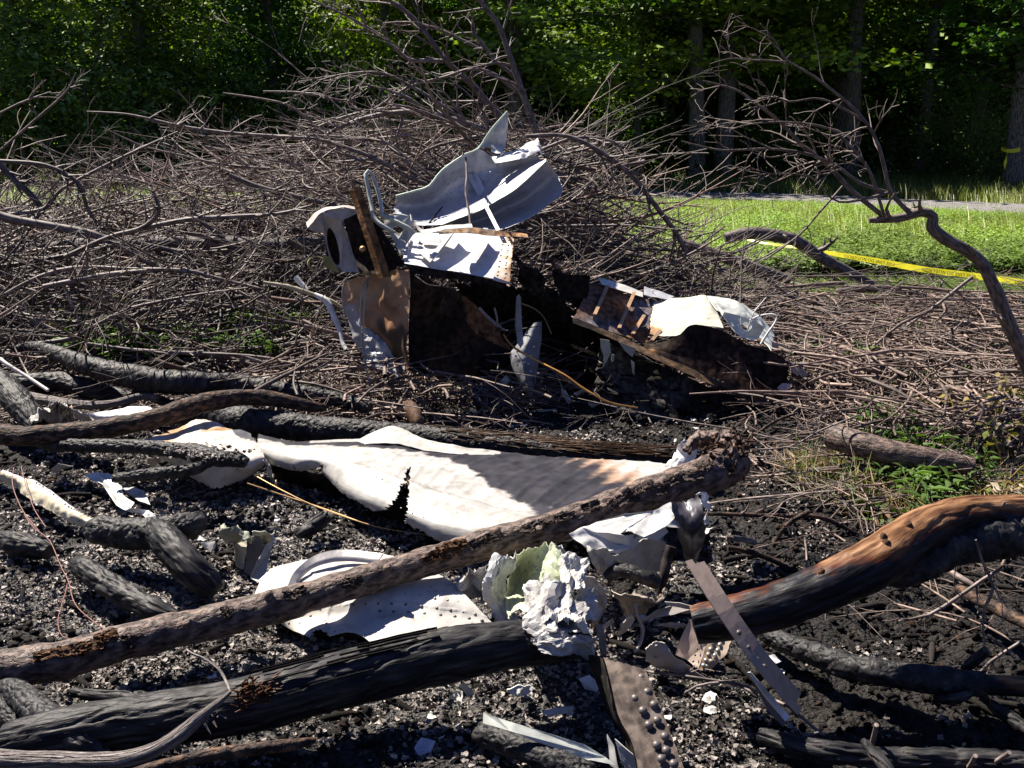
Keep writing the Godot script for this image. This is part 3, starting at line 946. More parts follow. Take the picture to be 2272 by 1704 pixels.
# ------------------------------------------------------------------ brush heaps
func heap_top(x: float, d: float) -> float:
	var X := x * 9.0 / d
	var top := 0.78
	if X > -1.2: top = lerpf(.78, 1.3, smoothstep(-1.2, -.1, X))
	if X > .3: top = lerpf(1.35, .62, smoothstep(.3, 1.5, X))
	if X > 1.5: top = lerpf(.62, .20, smoothstep(1.5, 2.6, X))
	var pro := smoothstep(6.0, 8.3, d) * (1.0 - smoothstep(9.6 if X < .8 else 8.3, 12.2 if X < .8 else 9.2, d))
	return maxf(0.05, top * (0.10 + 0.9 * pro)) * (1.0 + .25 * n3(Vector3(x, 0, d), .9))
func build_brush():
	var protos := []
	for k in 22:
		var b := Buf.new()
		var v := rng.randf_range(.35, 1.25)
		grow(b, Vector3.ZERO, Vector3(1, .04, 0), rng.randf_range(1.5, 3.2), rng.randf_range(.012, .028), 2, Color(v, v, v * rng.randf_range(.94, 1.03)), .5)
		var o := MeshInstance3D.new(); o.mesh = b.mesh(Vector3.ZERO); o.material_override = M.twig
		protos.append(o)
	var kinds := [
		["bare branch tangled in the twig heap left of the wreck", "branches in the left twig heap", -5.2, -1.0, 6.6, 12.0, 105],
		["bare branch in the twig crest directly behind the wreck", "branches behind the wreck", -1.0, 1.6, 7.2, 11.0, 75],
		["bare branch lying in the twig heap right of the wreck", "branches in the right twig heap", 1.3, 4.6, 5.4, 8.5, 85],
		["bare stick lying on the ground between the box section and the peeled log", "sticks behind the peeled log", 1.75, 4.8, 3.9, 5.5, 48],
	]
	for kd in kinds:
		for k in kd[6]:
			var d := rng.randf_range(kd[4], kd[5])
			var x := rng.randf_range(kd[2], kd[3]) * d / 9.0
			if x > .2 and x < 2.3 and d < 7.0 and (d > 5.5 or burn(x, -d) > .3): continue
			var y := heap_top(x, d) * pow(rng.randf(), .5)
			var low: float = smoothstep(1.0, 1.9, x)
			if d < 5.5: low = 1.0
			if d < 5.5: y = rng.randf_range(.0, .08)
			var yaw := rng.randfn(0, .45) + (PI if rng.randf() < (.72 if x < .6 else .45) else 0.0)
			var bs := Basis(Vector3.UP, yaw) * Basis(Vector3.BACK, rng.randf_range(-.08, .2 + .3 * y) * (1.0 - .85 * low)) * Basis(Vector3.RIGHT, rng.randf() * TAU if rng.randf() < .3 else rng.randfn(0, .4))
			bs = Basis.from_scale(Vector3(1, .45 if low > .5 else .68, 1)) * bs
			add_copy(protos[rng.randi() % 22], Vector3(x, y, -d), bs.scaled(Vector3.ONE * rng.randf_range(.6, 1.1 - .3 * low)), "brush_branch", kd[0], "branch", kd[1])
	var tw := []
	for k in 6:
		var b := Buf.new()
		grow(b, Vector3(-.45, 0, 0), Vector3.RIGHT, 1.0, [.008, .010, .006, .012, .0075, .015][k], 1 if k < 4 else 0, Color.WHITE, .6)
		tw.append(b.mesh(Vector3.ZERO))
	var xf := [[], [], [], [], [], []]
	var cols := [[], [], [], [], [], []]
	for k in 8200:
		var d := rng.randf_range(6.0, 12.8)
		var x := rng.randf_range(-5.8, 5.2) * d / 9.0
		var top := heap_top(x, d)
		if top < .12 and rng.randf() < .55: continue
		if x > .0 and x < 2.3 and d < 6.75: continue
		if x > -1.5 and x < .2 and d < 6.5: continue
		var y := top * pow(rng.randf(), .55)
		var i := k % 6
		var bs := Basis(Vector3.UP, rng.randfn(0, .55)) * Basis(Vector3.BACK, rng.randfn(.03, .28)) * Basis(Vector3.RIGHT, rng.randf() * TAU)
		if x > 1.7: bs = Basis.from_scale(Vector3(1, .4, 1)) * bs
		xf[i].append(Transform3D(bs.scaled(Vector3.ONE * rng.randf_range(.6, 1.5 if x < 1.7 else 1.0)), Vector3(x, y - .02, -d)))
		var v := rng.randf_range(.2, 1.3)
		if d < 8.0 and rng.randf() < .45: v *= .4               # burnt sticks near the fire
		cols[i].append([Color(1, .97, .94), Color(1.05, .95, .88), Color(.95, .97, 1.0), Color(1.25, 1.2, 1.15), Color(.9, .72, .62)][rng.randi() % 5] * v)
	# fine wispy twigs along the crest of the left heap
	for k in 1600:
		var d := rng.randf_range(8.2, 11.5)
		var x := rng.randf_range(-5.9, .4) * d / 9.0
		var X := x * 9.0 / d
		if X < -2.9 and rng.randf() < .65: continue
		var y := (.55 + .95 * pow(rng.randf(), 1.3) * smoothstep(-6.0, -1.2, X)) * (1.0 + .2 * n3(Vector3(x, 0, d), .8))
		var bs := Basis(Vector3.UP, rng.randfn(PI, .5)) * Basis(Vector3.BACK, rng.randfn(.10, .28)) * Basis(Vector3.RIGHT, rng.randf() * TAU)
		xf[k % 6].append(Transform3D(bs.scaled(Vector3(1, .7, .7) * rng.randf_range(.7, 1.5)), Vector3(x, y, -d)))
		var v := rng.randf_range(.3, 1.4)
		cols[k % 6].append([Color(1, .97, .94), Color(1.05, .95, .88), Color(.95, .97, 1.0), Color(1.25, 1.2, 1.15), Color(.9, .72, .62)][rng.randi() % 5] * v)
	# litter of short sticks over the ground right of the burnt patch and in front of the left heap
	for k in 8600:
		var p := Vector3(rng.randf_range(1.0, 3.6), 0, rng.randf_range(-6.6, -3.2)) if k % 2 == 0 else Vector3(rng.randf_range(1.5, 4.6), 0, rng.randf_range(-8.4, -4.8))
		if burn(p.x, p.z) > .6 and rng.randf() < .85: continue
		if k % 4 == 0: p = Vector3(rng.randf_range(-3.4, -.7), 0, rng.randf_range(-7.0, -5.5))
		elif k % 13 == 0: p = Vector3(rng.randf_range(-1.5, .1), 0, rng.randf_range(-6.4, -5.5))
		var i := k % 6
		var bs := Basis(Vector3.UP, rng.randf() * TAU) * Basis(Vector3.BACK, rng.randfn(0, .1))
		xf[i].append(Transform3D(bs.scaled(Vector3.ONE * rng.randf_range(.3, .8 if k % 5 else 1.2)), p + Vector3.UP * rng.randf_range(-.01, .09 if k % 2 == 0 else .3)))
		var v := rng.randf_range(.4, 1.3)
		cols[i].append(Color(v, v * .9, v * .82))
	for i in 6: scatter("brush_twigs", tw[i], M.twig, xf[i], cols[i])
	for p in protos: p.free()
	# green plants coming up through the sticks
	var pb := [plant_proto(), plant_proto(), plant_proto()]
	var lx := [[], [], []]
	for k in 3800:
		var p := Vector3(rng.randf_range(1.7, 4.6), -.02, rng.randf_range(-9.4, -4.2))
		if k % 4 == 0: p = Vector3(rng.randf_range(-3.2, -1.0), .12, rng.randf_range(-8.2, -6.5))
		if burn(p.x, p.z) > .2 or n3(p, 1.3) < .08: continue
		lx[k % 3].append(Transform3D(rand_basis(rng.randf_range(.6, 1.3), .2), p))
	for i in 3: scatter("undergrowth_plants", pb[i].mesh(Vector3.ZERO), M.leaf, lx[i], [])
	# the plants that stand clear enough to be told apart
	var at := [[1870, 775, "leafy green plant in front of the arching branch's first fork"], [1905, 850, "bright leafy plant above the sawn log end"], [1990, 790, "tall leafy plant between the right-hand twigs and the arch"], [2075, 760, "leafy plant close left of the arching branch"],
		[2210, 800, "leafy plant at the foot of the arching branch"], [1940, 1010, "leafy plant under the sawn log"], [2050, 690, "fern-like plant below the yellow tape"], [2180, 690, "dark leafy plant right of the tape's lowest run"]]
	for a in at:
		var p := g(a[0], a[1]); p.y = -.02
		var o := thing("leafy_plant", a[2], "plant", p, "plants among the sticks at right")
		for s in 3:
			var m := MeshInstance3D.new(); m.name = "stem"; o.add_child(m, true)
			m.mesh = pb[s].mesh(Vector3.ZERO); m.material_override = M.leaf
			m.transform = Transform3D(rand_basis(1.5, .2), Vector3(rng.randfn(0, .06), 0, rng.randfn(0, .06)))

# ------------------------------------------------------------------ traced bare boughs
func bough(k: Vector3, d: float, l: Array, label: String, category := "branch", group := "", twig_n := 14, twig_len := .5, called := "bare_bough", m: Material = null, bump := 0.06, dark := 1.0, ground_h := false):
	var s := stick(k, l) if ground_h else stick_d(k, l.map(func(e): return [e[0], e[1], e[3] if e.size() > 3 else d, e[2]]))
	dark *= .85
	var b := Buf.new()
	tube(b, s[0], s[1].map(func(r): return r * .92), 8, .06, bump, 14.0, Color(dark, dark, dark))
	if twig_n == 0:
		return solo(b, called, m if m else M.twig, label, category, group)
	var o := thing(called, label, category, s[0][0], group)
	part(b, "stem", m if m else M.twig, o)
	var t := Buf.new()
	twigs_on(t, s[0], s[1], twig_n, twig_len * .8, Color(dark, dark, dark))
	part(t, "twigs", M.twig, o, "", true)
	return o
func build_branches():
	# the arching branch at right and its long side boughs
	var o := thing("arching_branch", "thick arching dead branch with a gnarled elbow standing at the right edge", "branch", g(2310, 1010, .0))
	var add := func(k: Vector3, l: Array, d: float, tw: int, called: String, twl := .4):
		var s := stick_d(k, l.map(func(e): return [e[0], e[1], d + (e[3] if e.size() > 3 else 0.0), e[2]]))
		var b := Buf.new()
		tube(b, s[0], s[1].map(func(r): return r * .9), 9, .05, .09, 12.0, Color(.66, .64, .62))
		part(b, called, M.twig, o)
		if tw:
			var t := Buf.new()
			twigs_on(t, s[0], s[1], tw, twl, Color(.78, .76, .74))
			part(t, "twigs", M.twig, o, "", true)
	add.call(NN, [[2330, 1000, 40], [2285, 830, 38], [2262, 770, 36], [2233, 707, 36], [2199, 622, 32], [2165, 570, 30], [2096, 529, 30], [2068, 503, 30], [2070, 480, 26], [2045, 470, 24], [1993, 484, 22], [1928, 489, 14]], 5.4, 5, "stem", .25)
	add.call(NN, [[1958, 478, 13], [1890, 423, 12], [1838, 368, 11], [1787, 330, 10], [1735, 275, 8], [1684, 234, 7], [1632, 199, 6], [1560, 179, 3]], 5.4, 12, "side_bough")
	add.call(NN, [[2020, 474, 13], [1976, 426, 11], [1962, 371, 10], [1948, 320, 9], [1921, 271, 8], [1883, 230, 7], [1804, 168, 6], [1746, 134, 5], [1718, 89, 4], [1687, 52, 3]], 5.3, 7, "side_bough")
	add.call(NN, [[1962, 480, 9], [1941, 412, 8], [1924, 371, 8], [1883, 320, 7], [1838, 285, 6], [1752, 271, 5], [1667, 275, 4], [1608, 292, 2]], 5.35, 10, "side_bough")
	add.call(NN, [[1972, 428, 10], [1907, 405, 9], [1855, 368, 8], [1787, 340, 7], [1701, 330, 6], [1601, 333, 5], [1512, 313, 3]], 5.35, 14, "side_bough")
	add.call(NN, [[1969, 428, 7], [1862, 448, 5], [1801, 395, 4], [1720, 385, 3], [1640, 395, 2]], 5.3, 7, "side_bough", .25)
	add.call(NN, [[1870, 413, 6], [1815, 475, 5], [1775, 520, 5], [1700, 575, 4]], 5.4, 4, "side_bough", .2)
	add.call(NN, [[1921, 270, 7], [1826, 220, 5], [1752, 225, 4], [1700, 205, 2]], 5.3, 6, "side_bough", .25)
	add.call(NN, [[1750, 138, 5], [1690, 133, 4], [1620, 130, 3], [1575, 142, 2]], 5.3, 4, "side_bough", .25)
	# boughs rising behind the wreck
	bough(R2, 8.6, [[1290, 930, 20], [1230, 800, 16], [1180, 650, 15], [1110, 450, 14], [1060, 300, 13], [1000, 150, 12], [880, 0, 10], [800, -120, 8]], "tall upright bough rising to the top edge right of the torn metal tip", "branch", "", 12, .5, "bare_bough", M.twig, .06, .8)
	bough(R2, 9.2, [[1090, 830, 18], [1050, 780, 16], [950, 680, 15], [850, 560, 14], [660, 380, 12], [480, 140, 11], [300, 0, 9], [120, -120, 8]], "long straight bough slanting up to the left behind the torn metal tip", "branch", "", 14, .6, "bare_bough", M.twig, .05, .7)
	bough(R2, 9.0, [[650, 395, 11], [550, 390, 10], [420, 380, 10], [260, 240, 8], [0, 90, 6], [-250, -20, 4]], "thin bough branching to the upper left from the long slanting one", "branch", "", 16, .55)
	bough(R2, 8.8, [[1140, 600, 9], [1010, 500, 11], [850, 445, 9], [650, 500, 7], [430, 560, 6], [240, 680, 5], [100, 760, 3]], "pale curved bough arching left from the tall upright one", "branch", "", 14, .5)
	bough(R2, 8.7, [[1000, 850, 16], [900, 830, 17], [700, 770, 17], [450, 725, 15], [200, 750, 12], [0, 815, 10], [-120, 880, 7]], "thick pale bough lying level above the twig heap left of the torn tip", "branch", "", 12, .6)
	bough(R2, 8.9, [[450, 730, 9], [300, 700, 9], [0, 760, 8], [-300, 880, 5]], "lower fork of the level pale bough left of the torn tip", "branch", "", 10, .5)
	bough(R2, 9.0, [[1110, 490, 9], [1000, 400, 9], [900, 280, 8], [840, 190, 7], [845, 120, 6]], "short dark fork leaning left beside the tall upright bough", "branch", "", 8, .4, "bare_bough", M.twig, .05, .75)
	bough(R2, 9.3, [[900, 320, 7], [620, 190, 7], [430, 145, 6], [260, 150, 3]], "thin arched bough crossing behind the long slanting one", "branch", "", 10, .4)
	bough(R2, 8.5, [[760, 760, 8], [600, 650, 8], [450, 560, 7], [250, 470, 6], [0, 480, 4], [-150, 520, 3]], "arched twiggy bough in the middle of the fan of boughs", "branch", "", 16, .5)
	bough(R2, 8.6, [[540, 720, 7], [440, 640, 7], [320, 590, 6], [150, 545, 5], [0, 490, 4], [-200, 510, 3]], "lower arched bough of the fan left of the slanting one", "branch", "", 16, .5)
	bough(R2, 8.2, [[520, 1160, 9], [340, 975, 9], [200, 900, 8], [0, 885, 6], [-200, 870, 4]], "bough drooping to the left just above the meadow strip", "branch", "", 12, .5)
	bough(R2, 8.0, [[540, 1190, 12], [400, 1130, 12], [250, 1040, 11], [100, 980, 10], [-150, 900, 7], [-420, 880, 4]], "sturdy bough reaching left from behind the curved skin panel", "branch", "", 14, .6)
	bough(R2, 8.0, [[1300, 1000, 9], [1600, 1090, 9], [1750, 1080, 10], [1950, 1045, 12]], "broken bough stub pointing right above the meadow edge", "branch", "", 6, .3)
	bough(R2, 7.6, [[1180, 880, 9], [1450, 880, 10], [1700, 1000, 11], [1880, 1150, 11], [2000, 1300, 12], [2150, 1500, 12], [2230, 1640, 11]], "long bough sweeping down to the right from the twig crest", "branch", "", 14, .5)
	bough(R2, 7.8, [[1300, 960, 8], [1500, 890, 8], [1700, 900, 7], [1800, 950, 5], [1815, 990, 3]], "thin drooping bough tip against the dark wood right of the crest", "branch", "", 8, .3)
	# left heap
	bough(R0, 7.6, [[60, 1385, 9], [280, 1350, 11], [360, 1260, 9], [450, 1190, 8], [700, 1060, 8], [950, 940, 6], [1150, 850, 4]], "forked bough slanting up to the right across the left heap", "branch", "", 10, .4)
	bough(R0, 7.8, [[-60, 1020, 5], [0, 970, 6], [220, 780, 6], [420, 600, 5], [490, 470, 3]], "thin bough slanting up against the leafy shrub at the far left", "branch", "", 7, .3)
	bough(R0, 8.2, [[-60, 760, 5], [120, 670, 5], [250, 620, 4], [330, 590, 2]], "thin bough tip poking in at the left edge", "branch", "", 5, .3)
	bough(R0, 7.2, [[-40, 1380, 22], [100, 1420, 22], [300, 1455, 20], [550, 1500, 20], [690, 1545, 18]], "thick smooth bough running in from the left edge over the pale trunk", "branch", "", 6, .4, "bare_bough", M.twig, .05, .8)
	bough(R0, 7.0, [[420, 1660, 12], [700, 1535, 13], [900, 1480, 12], [1000, 1410, 12], [1025, 1350, 11], [1000, 1260, 9], [985, 1235, 7]], "crooked bough with a hooked tip in the left heap", "branch", "", 4, .3, "bare_bough", M.twig, .07, .6)
	bough(R0, 7.3, [[900, 1480, 12], [1200, 1420, 12], [1500, 1400, 11], [1800, 1380, 9], [2000, 1330, 6]], "level bough leading from the hooked one towards the wreck", "branch", "", 8, .4)
	bough(R0, 8.6, [[560, 720, 3], [800, 735, 5], [1000, 775, 6], [1200, 820, 7], [1500, 860, 8], [1900, 890, 10], [2200, 930, 11]], "long arched bough along the top of the left heap", "branch", "", 18, .5)
	bough(R0, 8.8, [[1440, 600, 3], [1700, 640, 5], [1880, 690, 6], [2050, 830, 8], [2150, 980, 9]], "bough curving down at the right of the left heap's crest", "branch", "", 12, .5)
	bough(R0, 8.7, [[1700, 590, 4], [1950, 600, 6], [2200, 650, 7]], "short bough above the left heap's crest", "branch", "", 8, .4)
	bough(R0, 7.4, [[0, 1060, 14], [60, 1130, 16], [180, 1240, 16], [260, 1330, 15]], "dark stub of a bough leaning at the left edge of the heap", "branch", "", 3, .3, "bare_bough", M.twig, .08, .5)
	bough(R0, 7.5, [[0, 1040, 10], [300, 1070, 11], [500, 1180, 10], [560, 1330, 9], [620, 1440, 7]], "dark bough bending down into the left heap", "branch", "", 8, .4, "bare_bough", M.twig, .06, .6)
	bough(R0, 8.0, [[1480, 1130, 12], [1650, 1200, 13], [1800, 1240, 13], [2000, 1290, 12], [2200, 1330, 10]], "stout bough running right towards the brown angle iron", "branch", "", 8, .4, "bare_bough", M.twig, .06, .75)
	bough(R4, 6.7, [[280, 195, 13], [480, 155, 14], [700, 115, 14], [950, 90, 11]], "lower of two parallel boughs in the left heap", "branch", "", 4, .3)
	bough(R4, 6.8, [[0, 260, 9], [250, 130, 10], [500, 70, 11], [850, 80, 11], [1200, 90, 10], [1450, 150, 9], [1700, 210, 6]], "long bough lying across the front of the left heap", "branch", "", 8, .4)
	bough(R4, 6.4, [[250, 560, 12], [450, 530, 12], [550, 480, 10], [800, 350, 9], [1000, 295, 8], [1300, 240, 6], [1600, 200, 4]], "slanting bough in front of the green plants at left", "branch", "", 6, .3, "bare_bough", M.twig, .06, .7)
	bough(R4, 6.5, [[500, 250, 11], [700, 330, 11], [850, 410, 11], [1000, 470, 10], [1300, 500, 8]], "blackened bough sloping down to the green plants at left", "branch", "", 4, .3, "bare_bough", M.dark_bark, .06, 1.0)
	bough(R4, 6.1, [[560, 560, 9], [850, 600, 10], [1200, 620, 10], [1600, 640, 9], [2000, 690, 7], [2250, 690, 5]], "long level bough just behind the charred log at left", "branch", "", 8, .3, "bare_bough", M.twig, .05, .75)
	bough(R4, 6.0, [[1000, 660, 10], [1150, 720, 10], [1400, 790, 9], [1800, 800, 7]], "short brown bough lying behind the charred log", "branch", "", 3, .3)
	bough(R4, 5.9, [[1560, 640, 8], [1800, 720, 8], [1950, 830, 8], [2200, 1010, 7], [2350, 1110, 5]], "twig leaning down towards the wing from the left heap", "branch", "", 5, .25)
	# right heap
	bough(R6, 8.4, [[0, -80, 30], [200, -20, 28], [450, 60, 26], [700, 150, 22]], "grey fallen trunk sloping behind the box section, upper one", "trunk", "", 6, .4, "fallen_log", M.twig, .06, .75)
	bough(R3, 9.6, [[280, 1540, 28], [450, 1505, 30], [650, 1530, 30], [750, 1560, 30], [900, 1660, 28], [1080, 1760, 26], [1250, 1850, 22]], "smooth grey trunk arching over the near end of the yellow tape", "trunk", "", 5, .4, "fallen_log", M.twig, .06, .65)
	bough(R6, 8.6, [[1000, 230, 18], [1150, 205, 20], [1400, 215, 22], [1600, 250, 20], [1780, 290, 14]], "grey trunk lying level under the yellow tape", "trunk", "", 4, .3, "fallen_log", M.twig, .06, .75)
	bough(R6, 7.5, [[560, 140, 8], [700, 255, 9], [850, 290, 9], [1000, 360, 9], [1100, 480, 8], [1180, 620, 7], [1260, 750, 4]], "pale thin bough bending down right of the box section", "branch", "", 10, .35)
	bough(R6, 7.0, [[1880, 130, 9], [1750, 230, 9], [1650, 310, 8], [1450, 450, 5]], "cut stick leaning up to the right below the tape", "branch", "", 4, .25)
	bough(R6, 6.6, [[1400, 560, 8], [1500, 590, 9], [1600, 560, 9], [1750, 480, 6], [1830, 400, 3]], "sagging bough among the green plants", "branch", "", 5, .25)
	bough(R6, 6.5, [[1740, 440, 7], [1755, 520, 8], [1760, 700, 8], [1750, 760, 7]], "upright bleached stick among the plants left of the arch", "stick", "", 0, .2, "stick", M.grey_wood)
	bough(R6, 6.3, [[820, 590, 7], [1000, 680, 9], [1200, 790, 10], [1450, 850, 11], [1650, 970, 11], [1900, 1060, 8]], "long bough slanting down right past the plants", "branch", "", 12, .35)
	bough(R6, 5.9, [[1400, 1000, 11], [1600, 1010, 13], [1750, 1030, 13], [1900, 1000, 12], [1960, 920, 13], [2080, 850, 15], [2180, 760, 15], [2300, 690, 14]], "crooked bough at the foot of the arching branch", "branch", "", 7, .3)
	bough(R6, 5.9, [[900, 750, 6], [1150, 760, 8], [1350, 870, 9], [1480, 980, 9]], "bough arching over the sticks right of the box section", "branch", "", 8, .3)
	bough(R6, 5.2, [[350, 1250, 5], [450, 1170, 7], [650, 1040, 8], [950, 970, 8], [1050, 1000, 7], [1400, 1010, 4]], "blackened twig reaching up right from the log's broken end", "branch", "", 6, .25, "bare_bough", M.dark_bark)
	bough(R6, 4.6, [[450, 1245, 4], [700, 1225, 5], [900, 1120, 5], [1150, 1020, 4]], "thin pale twig hanging before the dark gap right of the wreck", "branch", "", 4, .2)
	bough(R6, 4.6, [[880, 1580, 7], [1100, 1540, 9], [1400, 1460, 10], [1800, 1460, 11], [2050, 1430, 12], [2300, 1400, 12]], "long bough lying behind the peeled log", "branch", "", 8, .3, "bare_bough", M.twig, .06, .8, )
	bough(R6, 4.5, [[850, 1640, 10], [950, 1570, 11], [1150, 1530, 12], [1350, 1590, 12], [1600, 1600, 10]], "dark bough looping in front of the cut sticks", "branch", "", 3, .2, "bare_bough", M.twig, .07, .5)
	bough(R6, 4.7, [[1280, 1460, 4], [1500, 1350, 5], [1700, 1290, 5], [1850, 1230, 5], [2050, 1210, 4], [2250, 1230, 3]], "pale twig running to the right above the peeled log", "branch", "", 6, .25)
	bough(G, 4.0, [[0, 15, 10], [300, 20, 11], [600, 30, 12], [900, 40, 13], [1150, 160, 10], [1250, 210, 8]], "blackened bough lying left of the peeled log's bend", "branch", "", 3, .2, "bare_bough", M.dark_bark)
	bough(G, 3.9, [[830, 0, 12], [720, 60, 13], [640, 140, 13], [580, 260, 10]], "short blackened forked branch before the peeled log", "branch", "", 2, .2, "bare_bough", M.dark_bark)
	bough(G, 3.6, [[290, 170, 13], [420, 190, 14], [480, 205, 13]], "sawn stick end right of the crushed skin", "stick", "", 0, .2, "stick", M.twig)
	bough(G, 3.7, [[300, 235, 14], [450, 265, 15], [620, 330, 14], [720, 380, 9]], "dark stick pointing at the peeled log", "stick", "", 2, .15, "stick", M.dark_bark)
	for a in [[540, 1370, 860, 1385, "cut stick with a bright sawn end, left of the two beside the hollow"], [870, 1350, 1020, 1400, "cut stick with a bright sawn end, right of the two beside the hollow"], [650, 1490, 790, 1390, "short stick leaning across the sawn sticks"], [380, 1440, 760, 1590, "pale straight stick lying before the sawn sticks"]]:
		bough(R6, 4.9, [[a[0], a[1], 10], [(a[0] + a[2]) * .5, (a[1] + a[3]) * .5 + 5, 10], [a[2], a[3], 10]], a[4], "stick", "", 0, .2, "stick")
	# thin branches at the lower right
	bough(G, 2.9, [[2090, -60, 7], [1990, 80, 8], [1900, 180, 8], [1750, 270, 8], [1600, 345, 7], [1500, 355, 6], [1390, 390, 3]], "pale violet twig curving in front of the peeled log's knee", "branch", "", 4, .2)
	bough(G, 2.8, [[1900, 185, 6], [1940, 320, 7], [2015, 490, 8], [1960, 620, 8], [1945, 760, 7], [1960, 860, 4]], "pale twig hanging down to the burnt ground at right", "branch", "", 4, .2)
	bough(G, 2.8, [[2260, 800, 8], [2120, 890, 8], [2000, 970, 8], [1910, 1060, 7], [1880, 1120, 4]], "pale curved twig above the orange-ended log", "branch", "", 3, .15)
	bough(G, 2.9, [[2070, 370, 8], [1950, 440, 9], [1780, 560, 10], [1600, 670, 9], [1400, 710, 5]], "brown stick lying from the peeled log to the burnt ground", "branch", "", 3, .2)
	bough(NN, 2.75, [[1268, 1438, 6, 3.1], [1330, 1455, 7, 3.05], [1420, 1487, 7, 2.9], [1520, 1500, 7, 2.8], [1620, 1516, 7, 2.75], [1680, 1540, 8, 2.7], [1753, 1570, 8, 2.6], [1814, 1622, 8, 2.55], [1925, 1700, 8, 2.45], [1980, 1740, 7, 2.4]], "long thin branch crossing the riveted bracket and the channel beam", "branch", "", 5, .2, "bare_bough", M.twig, .05)
	bough(G, 2.6, [[20, 1175, 5], [100, 1130, 7], [280, 1105, 7], [440, 1140, 7], [490, 1190, 6]], "small twig looping beside the channel beam", "branch", "", 2, .1)
	bough(G, 2.45, [[885, 1430, 6], [800, 1450, 7], [740, 1530, 8], [680, 1640, 8], [640, 1720, 8]], "thin pale shoot curving down to the bottom edge", "branch", "", 0, .1)
	bough(G, 2.55, [[1370, 1510, 4], [1480, 1500, 5], [1600, 1475, 6], [1700, 1510, 6], [1790, 1580, 6], [1840, 1690, 6]], "thin arched twig at the bottom right", "branch", "", 2, .1)

# ------------------------------------------------------------------ the upright wreck
const WHITE := Color(.54, .53, .50)
const GREYW := Color(.42, .43, .45)
const SOOT := Color(.016, .014, .013)
const BROWN := Color(.16, .085, .04)
func burnt(base: Color, p: Vector3, amount: float, f := 5.0) -> Color:   # scorch with ragged brown rims
	var s := amount + .35 * n3(p, f) + .15 * n3(p, f * 4)
	if s < .38: return base
	if s < .55: return base.lerp(Color(.42, .25, .13), (s - .38) / .17)
	if s < .8: return Color(.42, .25, .13).lerp(Color(.05, .035, .03), (s - .55) / .25)
	return Color(.05, .035, .03).lerp(SOOT, clampf((s - .8) / .3, 0, 1))
func spots(base: Color, p: Vector3) -> Color:                # soot specks and streaks
	var s := n3(p, 26.0)
	var c := base.lerp(base * .72, clampf(n3(p, 4.0) + .15, 0, 1))
	return c.lerp(Color(.06, .05, .045), clampf((s - .55) * 3.0, 0, .8))
